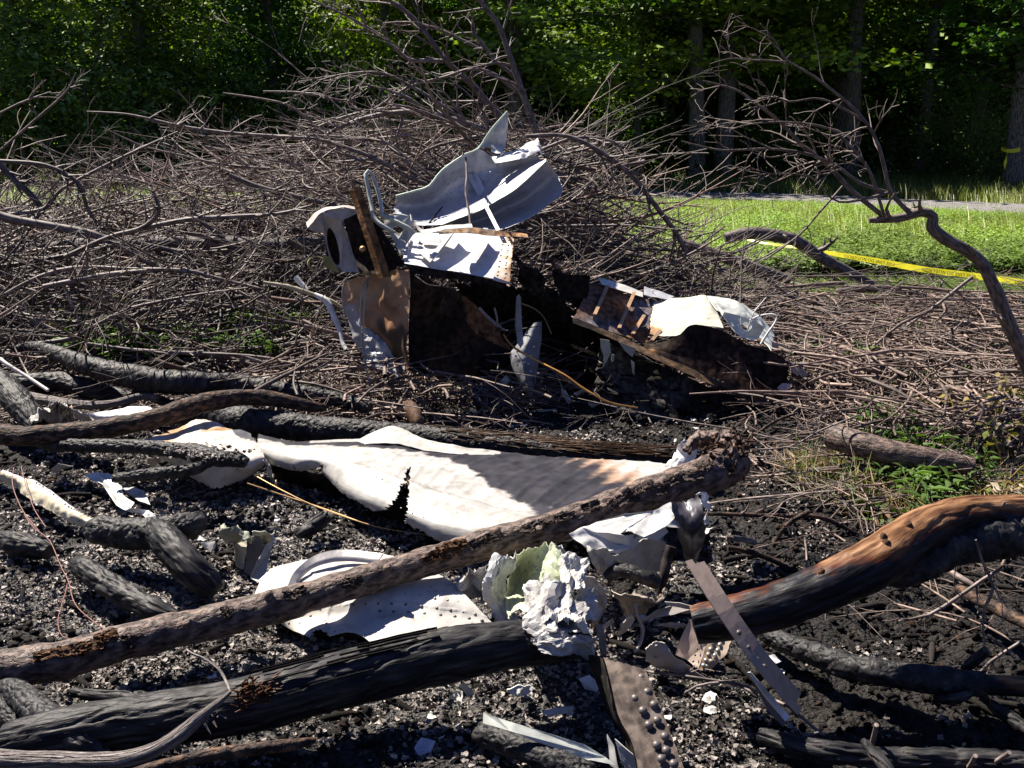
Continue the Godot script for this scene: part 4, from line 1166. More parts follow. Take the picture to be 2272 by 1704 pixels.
func build_wreck():
	var o := thing("aircraft_wreckage", "torn and burnt upright section of an aircraft leaning in front of the twig heaps", "wreckage", q(1150, 930, 5.9) * Vector3(1, 0, 1))
	var mk := func(called: String, m: Material, f: Callable, label := "") -> MeshInstance3D:
		var b := Buf.new()
		f.call(b)
		return part(b, called, m, o, label)
	# curved skin trough at the top
	mk.call("curved_skin", M.bare, func(b): sheet(b, net(A, [
		[[750, 745, 6.69], [910, 702, 6.69], [1010, 668, 6.70], [1110, 548, 6.74], [1290, 422, 6.79], [1400, 388, 6.84], [1500, 440, 6.84], [1650, 425, 6.82], [1850, 435, 6.74]],
		[[745, 800, 6.78], [910, 775, 6.80], [1020, 745, 6.81], [1130, 680, 6.84], [1300, 600, 6.87], [1400, 560, 6.88], [1500, 540, 6.88], [1660, 515, 6.84], [1870, 465, 6.72]],
		[[745, 870, 6.74], [900, 865, 6.78], [1020, 850, 6.79], [1140, 800, 6.79], [1300, 755, 6.79], [1400, 715, 6.79], [1510, 665, 6.76], [1665, 590, 6.70], [1885, 478, 6.64]],
		[[850, 945, 6.54], [930, 972, 6.52], [1040, 968, 6.50], [1140, 950, 6.49], [1300, 880, 6.46], [1420, 832, 6.44], [1525, 770, 6.44], [1690, 665, 6.44], [1905, 468, 6.47]]]),
		{"nu": 110, "nv": 44, "amp": .008, "freq": 4.0, "jag": [.02, .03, 0, .04], "jf": 40.0, "col": func(u, v, p): return spots(Color(.46, .47, .52), p)}), "grey curved inner skin")
	mk.call("lower_channel", M.bare, func(b): sheet(b, net(A, [
		[[1140, 955, 6.49], [1300, 884, 6.46], [1420, 836, 6.44], [1525, 774, 6.44], [1690, 669, 6.44], [1910, 468, 6.47]],
		[[1180, 985, 6.58], [1330, 935, 6.60], [1450, 890, 6.61], [1565, 830, 6.61], [1740, 740, 6.61], [1980, 555, 6.59]],
		[[1220, 995, 6.54], [1360, 972, 6.56], [1480, 945, 6.56], [1620, 885, 6.56], [1800, 800, 6.56], [2035, 660, 6.52]],
		[[1290, 1000, 6.34], [1420, 1000, 6.32], [1540, 1008, 6.29], [1700, 950, 6.30], [1850, 868, 6.32], [2030, 735, 6.37]]]),
		{"nu": 90, "nv": 40, "amp": .006, "freq": 5.0, "jag": [0, .02, .01, 0], "col": func(u, v, p): return spots(Color(.50, .50, .53), p)}), "lower channel of the curved skin")
	mk.call("ridge_strip", M.metal, func(b): sheet(b, net(A, [
		[[1095, 952, 6.49], [1300, 870, 6.47], [1420, 822, 6.45], [1525, 758, 6.45], [1690, 655, 6.45], [1905, 458, 6.48]],
		[[1100, 968, 6.43], [1300, 893, 6.40], [1420, 846, 6.38], [1525, 783, 6.38], [1690, 680, 6.39], [1910, 476, 6.42]]]), {"nu": 50, "nv": 3, "amp": .002, "col": Color(.62, .64, .60)}))
	mk.call("torn_tip", M.bare, func(b): plate(b, QD(A, 6.84, [[1350, 385], [1420, 328], [1480, 240], [1560, 150], [1612, 90], [1614, 200], [1606, 300], [1592, 360], [1576, 415, 6.76], [1535, 418, 6.74], [1490, 398, 6.74], [1486, 345, 6.78], [1440, 372]]), {"amp": .018, "freq": 5.0, "sub": 3, "col": func(p): return spots(Color(.46, .48, .50), p)}), "tall torn metal tip")
	mk.call("rolled_flap", M.metal, func(b): sheet(b, net(A, [
		[[1500, 438, 6.84], [1600, 425, 6.84], [1720, 365, 6.84], [1810, 325, 6.84], [1850, 300, 6.82]],
		[[1490, 450, 6.76], [1610, 440, 6.74], [1730, 385, 6.74], [1825, 350, 6.74], [1865, 380, 6.74]],
		[[1515, 490, 6.70], [1620, 475, 6.68], [1740, 450, 6.68], [1845, 415, 6.68], [1875, 450, 6.68]]]), {"nu": 40, "nv": 14, "amp": .014, "freq": 8.0, "jag": [.15, .08, .1, .02], "col": func(u, v, p): return spots(Color(.62, .62, .61), p)}))
	for a in [[[1318, 575, 6.84], [1438, 800, 6.72]], [[1360, 572, 6.84], [1474, 795, 6.72]]]:
		mk.call("stringer", M.bare, func(b): bar(b, QP(A, a)[0], QP(A, a)[1], .03, .012, Vector3(.1, .4, 1), Color(.45, .46, .5)))
	mk.call("edge_strip", M.metal, func(b):
		var s := stick_d(A, [[755, 742, 6.68, 4], [910, 700, 6.68, 4], [1010, 665, 6.69, 5], [1110, 545, 6.73, 5], [1290, 420, 6.78, 4], [1385, 382, 6.83, 4], [1480, 240, 6.83, 4], [1608, 92, 6.83, 3]])
		tube(b, s[0], s[1], 6, .05, .1, 20.0, Color(.52, .62, .52)))
	for a in [[820, 800], [905, 790], [1000, 770], [1090, 800], [1180, 720], [1270, 660], [1195, 742], [1085, 788], [1340, 650], [1480, 560], [1620, 700], [1675, 760], [1580, 820], [1700, 560], [1640, 620]]:
		rivet(o, q(A.x + a[0] / A.z, A.y + a[1] / A.z, 6.7), Vector3(0, .3, 1).normalized(), .006, M.steel)
	var st := stick_d(A, [[1290, 448, 6.64, 5], [1300, 600, 6.54, 6], [1290, 700, 6.49, 6], [1305, 800, 6.44, 6], [1330, 972, 6.34, 6]])
	mk.call("bent_rod", M.twig, func(b): tube(b, st[0], st[1], 7, .05, .15, 20.0, Color(1, 1, 1)))
	mk.call("strut", M.bare, func(b): bar(b, q(A.x + 1430 / A.z, A.y + 790 / A.z, 6.4), q(A.x + 1540 / A.z, A.y + 1005 / A.z, 6.2), .022, .012, Vector3(0, .3, 1), Color(.45, .45, .47)))
	mk.call("rod_antenna", M.soot, func(b): tube(b, QP(A, [[1010, 950, 6.54], [1110, 825, 6.67]]), [.006, .004], 6, .1, 0, 9, SOOT))
	# top rail over the open bay
	mk.call("bay_rail", M.metal, func(b): sheet(b, net(A, [
		[[862, 885, 6.05], [960, 998, 6.0], [1150, 972, 5.98], [1335, 955, 5.98]],
		[[872, 930, 6.0], [958, 1030, 5.95], [1150, 1002, 5.93], [1345, 988, 5.93]]]), {"nu": 40, "nv": 5, "amp": .006, "freq": 10.0, "col": func(u, v, p): return spots(Color(.50, .48, .44), p)}))
	mk.call("bay_rail", M.soot, func(b): sheet(b, net(A, [
		[[1080, 1000, 6.0], [1300, 985, 6.0], [1460, 1002, 6.0], [1760, 1036, 6.05]],
		[[1085, 1035, 5.96], [1300, 1025, 5.96], [1460, 1046, 5.96], [1770, 1062, 6.0]]]), {"nu": 30, "nv": 4, "amp": .004, "col": func(u, v, p): return burnt(Color(.32, .27, .22), p, .25 + .2 * u)}), "brown scorched rail")
	# bay: tilted floor that the sun falls on, ribs, end plate
	var floor_net := net(A, [
		[[835, 1030, 6.27], [1000, 1028, 6.27], [1200, 1028, 6.27], [1430, 1038, 6.26], [1650, 1060, 6.22]],
		[[826, 1150, 6.08], [1020, 1165, 6.08], [1200, 1178, 6.08], [1400, 1200, 6.07], [1640, 1235, 6.03]],
		[[820, 1262, 5.88], [1050, 1302, 5.88], [1200, 1325, 5.88], [1370, 1355, 5.87], [1622, 1402, 5.86]]])
	mk.call("bay_floor", M.metal, func(b): sheet(b, floor_net, {"nu": 90, "nv": 40, "amp": .003, "col": func(u, v, p): return burnt(spots(Color(.62, .62, .64), p), p, .62 * smoothstep(.70, .96, u) * (.6 + .7 * absf(v - .35)))}), "white bay floor scorched brown at its right end")
	mk.call("end_plate", M.metal, func(b): sheet(b, net(A, [
		[[1560, 1062, 6.2], [1610, 1060, 6.2], [1655, 1062, 6.17]],
		[[1545, 1220, 6.0], [1610, 1225, 5.99], [1640, 1220, 5.99]],
		[[1500, 1375, 5.83], [1590, 1400, 5.83], [1630, 1415, 5.83]]]), {"nu": 14, "nv": 30, "amp": .004, "col": func(u, v, p): return burnt(Color(.62, .55, .47), p, .42 - .3 * v + .3 * u), "bend": func(_u, _v): return .012}), "scorched riveted end plate")
	for k in 9:
		var v := .06 + .11 * k
		for s in [0.3, .66]:
			var ctl := net(A, [[[1560, 1062, 6.19], [1655, 1062, 6.16]], [[1500, 1375, 5.81], [1630, 1415, 5.81]]])
			rivet(o, surf(ctl, s, v) + Vector3(0, .016, .012), Vector3(0, .75, .6).normalized(), .0062, M.dark_rivet)
	var ribs := [[[1195, 1028, 6.2], [1012, 1268, 5.92]], [[1425, 1040, 6.2], [1318, 1345, 5.9]], [[845, 1055, 6.2], [826, 1258, 5.92]]]
	for k in 3:
		var pp := QP(A, ribs[k])
		mk.call("rib", M.bare, func(b): sweep(b, [pp[0], pp[1]], [Vector2(-.004, 0), Vector2(-.004, .05), Vector2(-.03, .05)] if k < 2 else [Vector2(-.01, .0), Vector2(-.01, .02), Vector2(.01, .02)], Vector3(0, .85, .5), .003, Color(.55, .55, .55)))
	var gc: Vector3 = q(A.x + 1032 / A.z, A.y + 1120 / A.z, 6.02)
	mk.call("gusset", M.metal, func(b): plate(b, QP(A, [[932, 1035, 6.17], [1090, 1028, 6.17], [1185, 1050, 6.14], [1100, 1165, 5.97], [1015, 1250, 5.85], [905, 1150, 5.97], [940, 1075, 6.1]]), {"holes": [ring(gc, .047, .036, Vector3.RIGHT, Vector3(0, .55, -.83), 18)], "amp": .003, "sub": 2, "col": func(p): return spots(Color(.60, .58, .57), p)}), "gusset plate with a round hole")
	mk.call("front_flange", M.soot, func(b): sheet(b, net(A, [
		[[820, 1264, 5.875], [1060, 1304, 5.87], [1370, 1357, 5.86], [1600, 1404, 5.85]],
		[[880, 1340, 5.86], [1100, 1372, 5.85], [1370, 1410, 5.85], [1580, 1470, 5.84]]]), {"nu": 40, "nv": 8, "amp": .006, "jag": [0, 0, .3, 0], "col": func(u, v, p): return Color(.03, .024, .02) * (1 + .4 * n3(p, 8))}))
	# strap loop and frames to its right
	for l in [[[650, 875, 6.1, 10], [632, 760, 6.15, 9], [600, 660, 6.2, 9], [570, 575, 6.22, 8], [540, 548, 6.22, 8], [520, 575, 6.2, 8], [535, 650, 6.18, 8], [560, 780, 6.14, 9], [575, 860, 6.1, 10]],
			[[560, 870, 6.05, 12], [600, 930, 6.03, 12], [660, 975, 6.0, 11], [735, 1020, 6.0, 9]], [[640, 885, 6.1, 11], [740, 930, 6.08, 9], [850, 985, 6.05, 9], [900, 1030, 6.05, 8]], [[745, 1120, 6.05, 7], [800, 1040, 6.08, 7], [835, 960, 6.1, 7]], [[735, 885, 6.2, 9], [840, 905, 6.2, 9], [880, 960, 6.2, 8]]]:
		var s := stick_d(A, l)
		mk.call("strap" if l.size() > 6 else "frame", M.metal, func(b): tube(b, s[0], s[1], 6, .04, .15, 16.0, Color(.40, .43, .39)))
	mk.call("web_panel", M.metal, func(b): plate(b, QD(A, 6.12, [[640, 890], [860, 895], [900, 1020, 6.1], [840, 1110, 6.05], [790, 1200, 6.0], [740, 1090, 6.05], [690, 1000, 6.08]]), {"amp": .01, "col": func(p): return spots(Color(.42, .42, .40), p), "holes": [ring(q(A.x + 770 / A.z, A.y + 1000 / A.z, 6.085), .03, .022, Vector3.RIGHT, Vector3.UP, 12)]}))
	# brown angle iron and the sooty plate behind it
	var ai := QP(A, [[440, 688, 6.0], [665, 1372, 5.78]])
	mk.call("angle_iron", M.soot, func(b): sweep(b, ai, [Vector2(-.036, -.01), Vector2(0, .022), Vector2(.034, .0)], Vector3(0, 0, 1), .006, func(p): return burnt(Color(.2, .11, .05), p, .35, 8.0)), "rusty brown angle iron")
	mk.call("sooty_plate", M.soot, func(b): plate(b, QD(A, 6.03, [[352, 925], [440, 885], [560, 885], [620, 960], [720, 1110, 5.98], [825, 1268, 5.9], [700, 1340, 5.86], [640, 1350, 5.86], [480, 1340, 5.9], [432, 1200, 5.97], [385, 1050]]), {"amp": .012, "col": func(p): return Color(.030, .022, .017) * (1 + .7 * n3(p, 9))}), "soot-blackened plate")
	rivet(o, q(A.x + 500 / A.z, A.y + 1150 / A.z, 5.93), Vector3(0, .1, 1), .02, M.wire, "bolt")
	var slot := []
	for k in 14:
		var an := TAU * k / 14.0
		slot.append(q(A.x + (275 + .22 * sin(an) * 150 + 40 * cos(an)) / A.z, A.y + (1130 + 145 * sin(an)) / A.z, 6.09 - .04 * sin(an)))
	mk.call("ribbed_plate", M.metal, func(b): plate(b, QD(A, 6.1, [[78, 985], [180, 882], [300, 835], [450, 842], [440, 900], [335, 930], [385, 1055], [452, 1250, 6.04], [480, 1328, 6.0], [345, 1325, 6.02], [245, 1218, 6.06], [196, 1030], [95, 1002]]), {"holes": [slot], "amp": .012, "sub": 3, "col": func(p): return burnt(spots(Color(.42, .37, .33), p), p, .28)}), "pale plate with a long slotted hole")
	mk.call("plate_back", M.soot, func(b): plate(b, QD(A, 6.22, [[190, 960], [330, 960], [420, 1330], [240, 1300]]), {"amp": .01, "col": Color(.02, .016, .014)}))
	mk.call("folded_edge", M.metal, func(b): sheet(b, net(A, [[[62, 945, 6.2], [170, 855, 6.2], [300, 822, 6.2], [450, 830, 6.18]], [[76, 985, 6.1], [180, 884, 6.1], [300, 837, 6.1], [450, 844, 6.1]]]), {"nu": 24, "nv": 4, "amp": .008, "col": Color(.40, .36, .33)}))
	mk.call("duct", M.metal, func(b): sheet(b, [ring(q(A.x + 145 / A.z, A.y + 1258 / A.z, 6.12), .055, .042, Vector3.RIGHT, Vector3(0, .95, -.3), 17) + [q(A.x + 145 / A.z, A.y + 1258 / A.z, 6.12) + Vector3(.055, 0, 0)], ring(q(A.x + 145 / A.z, A.y + 1258 / A.z, 5.97), .05, .04, Vector3.RIGHT, Vector3(0, .95, -.3), 17) + [q(A.x + 145 / A.z, A.y + 1258 / A.z, 5.97) + Vector3(.05, 0, 0)]], {"nu": 34, "nv": 6, "t": .007, "amp": .002, "col": Color(.23, .20, .09)}), "oval yellowish duct end")
	mk.call("duct_flange", M.metal, func(b): plate(b, QD(A, 6.02, [[195, 1195], [250, 1210], [335, 1330], [270, 1320], [215, 1290]]), {"amp": .008, "col": Color(.25, .24, .10)}))
	# folded wall: brown left face, black right face
	var brown_wall := net(C, [
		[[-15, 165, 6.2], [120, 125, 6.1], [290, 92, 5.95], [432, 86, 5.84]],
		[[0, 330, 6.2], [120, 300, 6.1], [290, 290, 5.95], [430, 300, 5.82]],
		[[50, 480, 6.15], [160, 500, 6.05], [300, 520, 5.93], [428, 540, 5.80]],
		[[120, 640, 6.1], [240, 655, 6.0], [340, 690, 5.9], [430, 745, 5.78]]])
	mk.call("folded_wall", M.metal, func(b): sheet(b, brown_wall, {"nu": 60, "nv": 60, "amp": .03, "freq": 2.6, "jag": [.02, 0, .06, .05], "jf": 30.0, "col": func(u, v, p):
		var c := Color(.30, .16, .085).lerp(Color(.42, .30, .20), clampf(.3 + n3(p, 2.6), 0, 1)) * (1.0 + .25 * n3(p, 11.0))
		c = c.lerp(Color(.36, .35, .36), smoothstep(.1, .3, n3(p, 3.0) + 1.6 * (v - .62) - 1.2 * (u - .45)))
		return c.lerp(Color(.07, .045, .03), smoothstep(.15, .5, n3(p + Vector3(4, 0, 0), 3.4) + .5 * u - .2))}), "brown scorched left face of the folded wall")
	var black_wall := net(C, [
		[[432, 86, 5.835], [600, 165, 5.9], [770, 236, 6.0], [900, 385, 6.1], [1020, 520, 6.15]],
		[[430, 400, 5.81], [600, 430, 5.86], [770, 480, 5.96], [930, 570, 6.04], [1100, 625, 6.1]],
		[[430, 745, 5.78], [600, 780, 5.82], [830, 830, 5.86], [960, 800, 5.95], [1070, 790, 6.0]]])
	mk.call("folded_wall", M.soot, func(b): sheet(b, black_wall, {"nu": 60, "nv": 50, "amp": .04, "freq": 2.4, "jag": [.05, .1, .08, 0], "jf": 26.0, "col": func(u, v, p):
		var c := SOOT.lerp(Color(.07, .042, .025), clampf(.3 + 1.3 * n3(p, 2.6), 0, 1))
		if u > .38 and v < .42 and n3(p, 5.0) + 2.2 * (u - .52) - .8 * v > -.1: c = Color(.20, .115, .06) * (1 + .4 * n3(p, 11))  # lighter brown patch: sunlight on this face, painted into its colour
		return c}), "black right face of the folded wall")
	mk.call("torn_flap", M.soot, func(b): plate(b, QD(C, 5.72, [[830, 838, 5.8], [940, 800, 5.84], [1062, 785, 5.9], [1100, 880, 5.85], [1180, 1022, 5.7], [1110, 1000, 5.68], [1050, 968, 5.66], [850, 962, 5.7]]), {"amp": .025, "freq": 5.0, "sub": 3, "col": func(p): return Color(.06, .06, .072) * (1 + .5 * n3(p, 6))}))
	mk.call("clip_plate", M.soot, func(b): plate(b, QD(C, 5.78, [[692, 188, 5.85], [768, 238, 5.88], [685, 382], [600, 352]]), {"amp": .006, "col": func(p): return Color(.05, .036, .022) * (1 + .5 * n3(p, 9))}))
	for l in [[[[468, 118, 5.8, 2.5], [520, 160, 5.77, 3], [560, 182, 5.76, 3], [640, 190, 5.8, 3], [700, 203, 5.84, 3], [720, 215, 5.86, 2]], "trim_strip", M.grey_wood],
			[[[168, 132, 5.98, 4], [135, 190, 5.9, 4], [118, 300, 5.88, 4], [116, 420, 5.86, 4], [122, 540, 5.84, 4], [140, 650, 5.8, 4], [168, 790, 5.74, 4], [215, 900, 5.66, 3]], "cable", M.steel],
			[[[172, 134, 5.98, 4], [152, 220, 5.9, 4], [140, 330, 5.88, 4], [134, 450, 5.86, 4], [136, 560, 5.84, 4], [142, 650, 5.8, 3]], "cable", M.steel],
			[[[30, 135, 6.12, 4], [2, 200, 6.1, 4], [0, 290, 6.08, 3], [18, 400, 6.05, 3], [40, 520, 6.02, 3]], "cable", M.steel]]:
		var s := stick_d(C, l[0])
		mk.call(l[1], l[2], func(b): tube(b, s[0], s[1], 6, .03, .2, 60.0, Color.WHITE))
	mk.call("bent_sheet", M.metal, func(b): sheet(b, net(C, [
		[[90, 420, 6.05], [190, 480, 5.98], [230, 520, 5.95]], [[140, 540, 5.95], [260, 580, 5.9], [310, 610, 5.88]], [[150, 660, 5.9], [250, 670, 5.86], [340, 690, 5.84]], [[180, 730, 5.82], [280, 740, 5.78], [375, 785, 5.76]]]), {"nu": 14, "nv": 18, "amp": .02, "freq": 7.0, "facet": .014, "jag": [.1, .2, .2, .15], "jf": 25.0, "col": func(u, v, p): return spots(Color(.34, .34, .35), p)}), "pale crumpled sheet at the foot")
	mk.call("hanging_plate", M.metal, func(b): sheet(b, net(C, [
		[[1195, 470, 6.06], [1235, 430, 6.04], [1288, 418, 6.03]], [[1150, 540, 6.03], [1200, 545, 5.97], [1282, 520, 6.03]], [[1092, 610, 6.02], [1175, 630, 5.93], [1272, 610, 6.0]], [[1092, 690, 5.98], [1180, 720, 5.88], [1258, 740, 5.95]], [[1205, 900, 5.85], [1215, 912, 5.82], [1228, 880, 5.86]]]), {"nu": 30, "nv": 50, "amp": .01, "col": func(u, v, p): return spots(Color(.19, .195, .215), p)}), "pale hanging plate with rivet holes")
	mk.call("hanging_strip", M.metal, func(b): plate(b, QD(C, 5.98, [[1122, 255], [1140, 240], [1152, 262], [1158, 420], [1168, 560, 5.93], [1150, 590, 5.92], [1130, 560, 5.93], [1112, 440]]), {"amp": .008, "col": func(p): return spots(Color(.30, .30, .30), p)}))
	for a in [[1130, 700], [1165, 690], [1200, 690], [1120, 640], [1215, 740], [1175, 795], [1140, 760], [1235, 580], [1215, 640]]:
		rivet(o, q(C.x + a[0] / C.z, C.y + a[1] / C.z, 5.88), Vector3(.1, 0, 1).normalized(), .007, M.soot)
	# dark inside with stringers
	mk.call("inner_wall", M.soot, func(b): sheet(b, net(C, [
		[[700, 150, 6.45], [1100, 180, 6.5], [1480, 330, 6.5], [1900, 520, 6.4]], [[850, 500, 6.5], [1200, 520, 6.55], [1500, 640, 6.55], [1900, 800, 6.5]], [[900, 880, 6.4], [1200, 900, 6.45], [1500, 960, 6.45], [1900, 1080, 6.4]]]), {"nu": 60, "nv": 40, "amp": .03, "freq": 3.0, "jag": [.15, .1, .1, .1], "jf": 22.0, "col": func(u, v, p): return SOOT.lerp(Color(.045, .036, .03), clampf(.35 + n3(p, 5.0), 0, 1))}), "soot-black inner wall")
	for a in [[1280, 395, 1645, 545], [1285, 505, 1650, 635], [1285, 615, 1640, 745], [1290, 720, 1640, 830]]:
		mk.call("stringer", M.soot, func(b): bar(b, q(C.x + a[0] / C.z, C.y + a[1] / C.z, 6.42), q(C.x + a[2] / C.z, C.y + a[3] / C.z, 6.3), .022, .012, Vector3(0, .5, 1), Color(.022, .019, .017)))
	for pl in [[[1650, 1180], [1770, 1290], [1840, 1300], [1905, 1380], [1880, 1530], [1800, 1500], [1790, 1380], [1700, 1290]], [[1965, 1300], [2010, 1290], [2080, 1420], [2025, 1520], [2000, 1460]], [[1700, 1290], [1790, 1340], [1830, 1420], [1770, 1470], [1690, 1400]], [[1900, 1430], [2000, 1480], [1985, 1640], [1870, 1600]]]:
		mk.call("charred_scrap", M.soot, func(b): plate(b, QD(A, 6.15, pl), {"amp": .025, "freq": 6.0, "col": func(p): return Color(.03, .026, .024) * (1 + .6 * n3(p, 8))}))
	for l in [[[[980, 330, 6.3, 5], [1000, 420, 6.28, 5], [985, 560, 6.25, 5], [1010, 700, 6.2, 4]], M.steel], [[[1150, 300, 6.2, 3], [1230, 330, 6.2, 3], [1300, 390, 6.2, 3], [1350, 500, 6.15, 3]], M.wire], [[[1000, 1120, 5.7, 6], [1100, 1060, 5.75, 6], [1200, 1010, 5.8, 6], [1400, 985, 5.85, 5]], M.bare],
			[[[1330, 380, 6.15, 9], [1400, 250, 6.25, 9], [1520, 110, 6.35, 9]], M.twig], [[[880, 330, 6.3, 8], [950, 400, 6.3, 8], [1050, 480, 6.28, 7]], M.bare], [[[1380, 760, 6.0, 3], [1420, 860, 5.95, 3], [1390, 940, 5.85, 3]], M.wire]]:
		var s := stick_d(C, l[0])
		mk.call("pipe", l[1], func(b): tube(b, s[0], s[1], 7, .03, .1, 20.0, Color(.4, .38, .36)))
	for pl in [[[1410, 850], [1440, 860], [1480, 930], [1460, 950], [1420, 900]], [[1490, 880], [1560, 850], [1570, 870], [1510, 895]], [[1580, 940], [1640, 920], [1665, 950], [1610, 975]], [[1000, 820], [1060, 760], [1080, 800], [1040, 850]], [[1130, 1010], [1230, 990], [1300, 1040], [1180, 1080]], [[1340, 1080], [1380, 1060], [1400, 1100], [1360, 1120]], [[1500, 1010], [1560, 1060], [1580, 1120], [1530, 1080]]]:
		mk.call("melted_scrap", M.metal, func(b): plate(b, QD(C, 5.8, pl), {"amp": .012, "freq": 14.0, "sub": 3, "col": func(p): return burnt(spots(Color(.42, .40, .38), p), p, .25, 8.0)}))
	# ---- box section at right
	var box_net := net(B, [
		[[500, 340, 6.3], [620, 365, 6.32], [760, 425, 6.32], [950, 472, 6.3]],
		[[455, 450, 6.12], [580, 500, 6.12], [725, 570, 6.12], [920, 640, 6.1]],
		[[385, 580, 5.93], [545, 645, 5.93], [705, 703, 5.92], [900, 772, 5.9]]])
	mk.call("box_back", M.soot, func(b): sheet(b, box_net, {"nu": 50, "nv": 30, "amp": .004, "jag": [0, 0, 0, .05], "jf": 50.0, "col": func(u, v, p): return Color(.20, .115, .066).lerp(Color(.20, .19, .22), clampf(.5 + 1.3 * n3(p, 3.0), 0, 1)) * (1 + .25 * n3(p, 14))}), "brown scorched back of the open box")
	for a in [[[612, 398, 6.27], [522, 600, 5.97]], [[800, 440, 6.27], [692, 692, 5.96]], [[868, 600, 6.1], [788, 732, 5.94]], [[985, 700, 5.98], [925, 770, 5.92]]]:
		var pp := QP(B, a)
		mk.call("rib", M.metal, func(b): sweep(b, pp, [Vector2(0, 0), Vector2(0, .04), Vector2(-.018, .04)], Vector3(0, .8, .55), .003, func(p): return burnt(Color(.34, .22, .14), p, .3, 7.0)))
	mk.call("top_flange", M.metal, func(b): sheet(b, net(B, [[[560, 303, 6.36], [700, 342, 6.36], [872, 408, 6.36]], [[582, 352, 6.27], [705, 392, 6.27], [872, 442, 6.27]]]), {"nu": 24, "nv": 6, "amp": .003, "col": func(u, v, p): return spots(WHITE, p)}), "white top flange")
	mk.call("top_flange", M.bare, func(b): sheet(b, net(B, [[[882, 368, 6.38], [990, 402, 6.36], [1092, 440, 6.34]], [[880, 425, 6.28], [980, 445, 6.28], [1060, 458, 6.28]]]), {"nu": 20, "nv": 6, "amp": .006, "col": func(u, v, p): return spots(Color(.5, .5, .52), p)}))
	mk.call("outer_skin", M.metal, func(b): sheet(b, net(B, [
		[[945, 478, 6.3], [1080, 455, 6.28], [1200, 445, 6.26], [1305, 430, 6.25], [1345, 470, 6.25]],
		[[925, 590, 6.1], [1080, 570, 6.08], [1200, 560, 6.06], [1330, 545, 6.06], [1400, 570, 6.06]],
		[[920, 700, 5.93], [1040, 715, 5.9], [1135, 700, 5.88], [1225, 640, 5.9], [1440, 660, 5.9]]]), {"nu": 60, "nv": 36, "amp": .008, "freq": 4.0, "jag": [.01, .02, .03, .06], "jf": 40.0, "col": func(u, v, p): return burnt(spots(Color(.52, .52, .42), p), p, .5 * (1 - smoothstep(0, .32, u)) * v)}), "cream outer skin")
	mk.call("outer_skin", M.metal, func(b): sheet(b, net(B, [
		[[1310, 428, 6.26], [1440, 445, 6.3], [1565, 482, 6.32], [1700, 580, 6.3], [1800, 705, 6.25]],
		[[1350, 480, 6.16], [1480, 510, 6.2], [1590, 560, 6.2], [1690, 650, 6.18], [1790, 760, 6.12]],
		[[1390, 540, 6.08], [1500, 600, 6.1], [1600, 660, 6.1], [1690, 730, 6.06], [1780, 820, 6.0]]]), {"nu": 40, "nv": 24, "amp": .008, "jag": [.05, .1, .1, 0], "col": func(u, v, p): return spots(Color(.58, .60, .55), p)}), "pale right end of the outer skin")
	mk.call("holed_bracket", M.metal, func(b): plate(b, QD(B, 6.02, [[1388, 480, 6.1], [1440, 545], [1560, 572], [1640, 590], [1725, 655], [1690, 720], [1640, 745, 5.95], [1560, 720, 5.95], [1500, 665, 5.97], [1430, 572]]), {"holes": [ring(q(B.x + 1600 / B.z, B.y + 642 / B.z, 6.0), .03, .028, Vector3.RIGHT, Vector3(0, .8, -.6), 14)], "amp": .01, "col": func(p): return spots(Color(.66, .68, .60), p)}), "pale bracket with a round hole")
	for l in [[[1625, 600, 6.0, 4], [1690, 572, 5.95, 4], [1760, 560, 5.93, 4], [1810, 572, 5.92, 5], [1800, 620, 5.9, 5], [1750, 690, 5.88, 6], [1700, 770, 5.86, 6]], [[1605, 680, 5.96, 3], [1625, 620, 5.95, 3], [1650, 550, 5.95, 3], [1690, 500, 5.98, 3], [1740, 440, 6.0, 2]]]:
		var s := stick_d(B, l)
		mk.call("hook_wire", M.metal, func(b): tube(b, s[0], s[1], 6, .03, .1, 20.0, Color(.6, .6, .58)))
	mk.call("black_panel", M.soot, func(b): sheet(b, net(B, [
		[[880, 768, 5.9], [1010, 756, 5.88], [1130, 702, 5.87], [1222, 632, 5.87], [1420, 672, 5.88], [1600, 772, 5.88], [1770, 820, 5.88], [1905, 900, 5.9]],
		[[885, 790, 5.84], [1020, 800, 5.83], [1140, 810, 5.83], [1250, 800, 5.83], [1430, 850, 5.83], [1600, 930, 5.83], [1750, 990, 5.83], [1890, 1040, 5.85]],
		[[890, 815, 5.8], [1000, 850, 5.8], [1130, 910, 5.8], [1260, 960, 5.8], [1430, 1030, 5.8], [1590, 1095, 5.8], [1720, 1145, 5.8], [1850, 1195, 5.82]]]), {"nu": 80, "nv": 36, "amp": .006, "freq": 4.0, "jag": [.02, .05, 0, 0], "col": func(u, v, p): return burnt(Color(.3, .18, .09), p, .95 if v < .7 else .75, 6.0)}), "soot-black front panel")
	mk.call("lower_flange", M.soot, func(b): sheet(b, net(B, [
		[[378, 582, 5.92], [550, 650, 5.9], [700, 708, 5.88], [1000, 852, 5.78], [1400, 1024, 5.78], [1845, 1212, 5.8]],
		[[385, 625, 5.86], [550, 690, 5.84], [710, 760, 5.82], [1000, 900, 5.72], [1400, 1074, 5.72], [1835, 1262, 5.74]]]), {"nu": 70, "nv": 8, "amp": .004, "jag": [0, 0, .12, 0], "col": func(u, v, p): return Color(.085, .062, .045).lerp(Color(.17, .11, .06), clampf(n3(p, 7.0) * 1.5, 0, 1)).lerp(SOOT, 1 - smoothstep(.12, .3, u))}), "long brown lower flange")
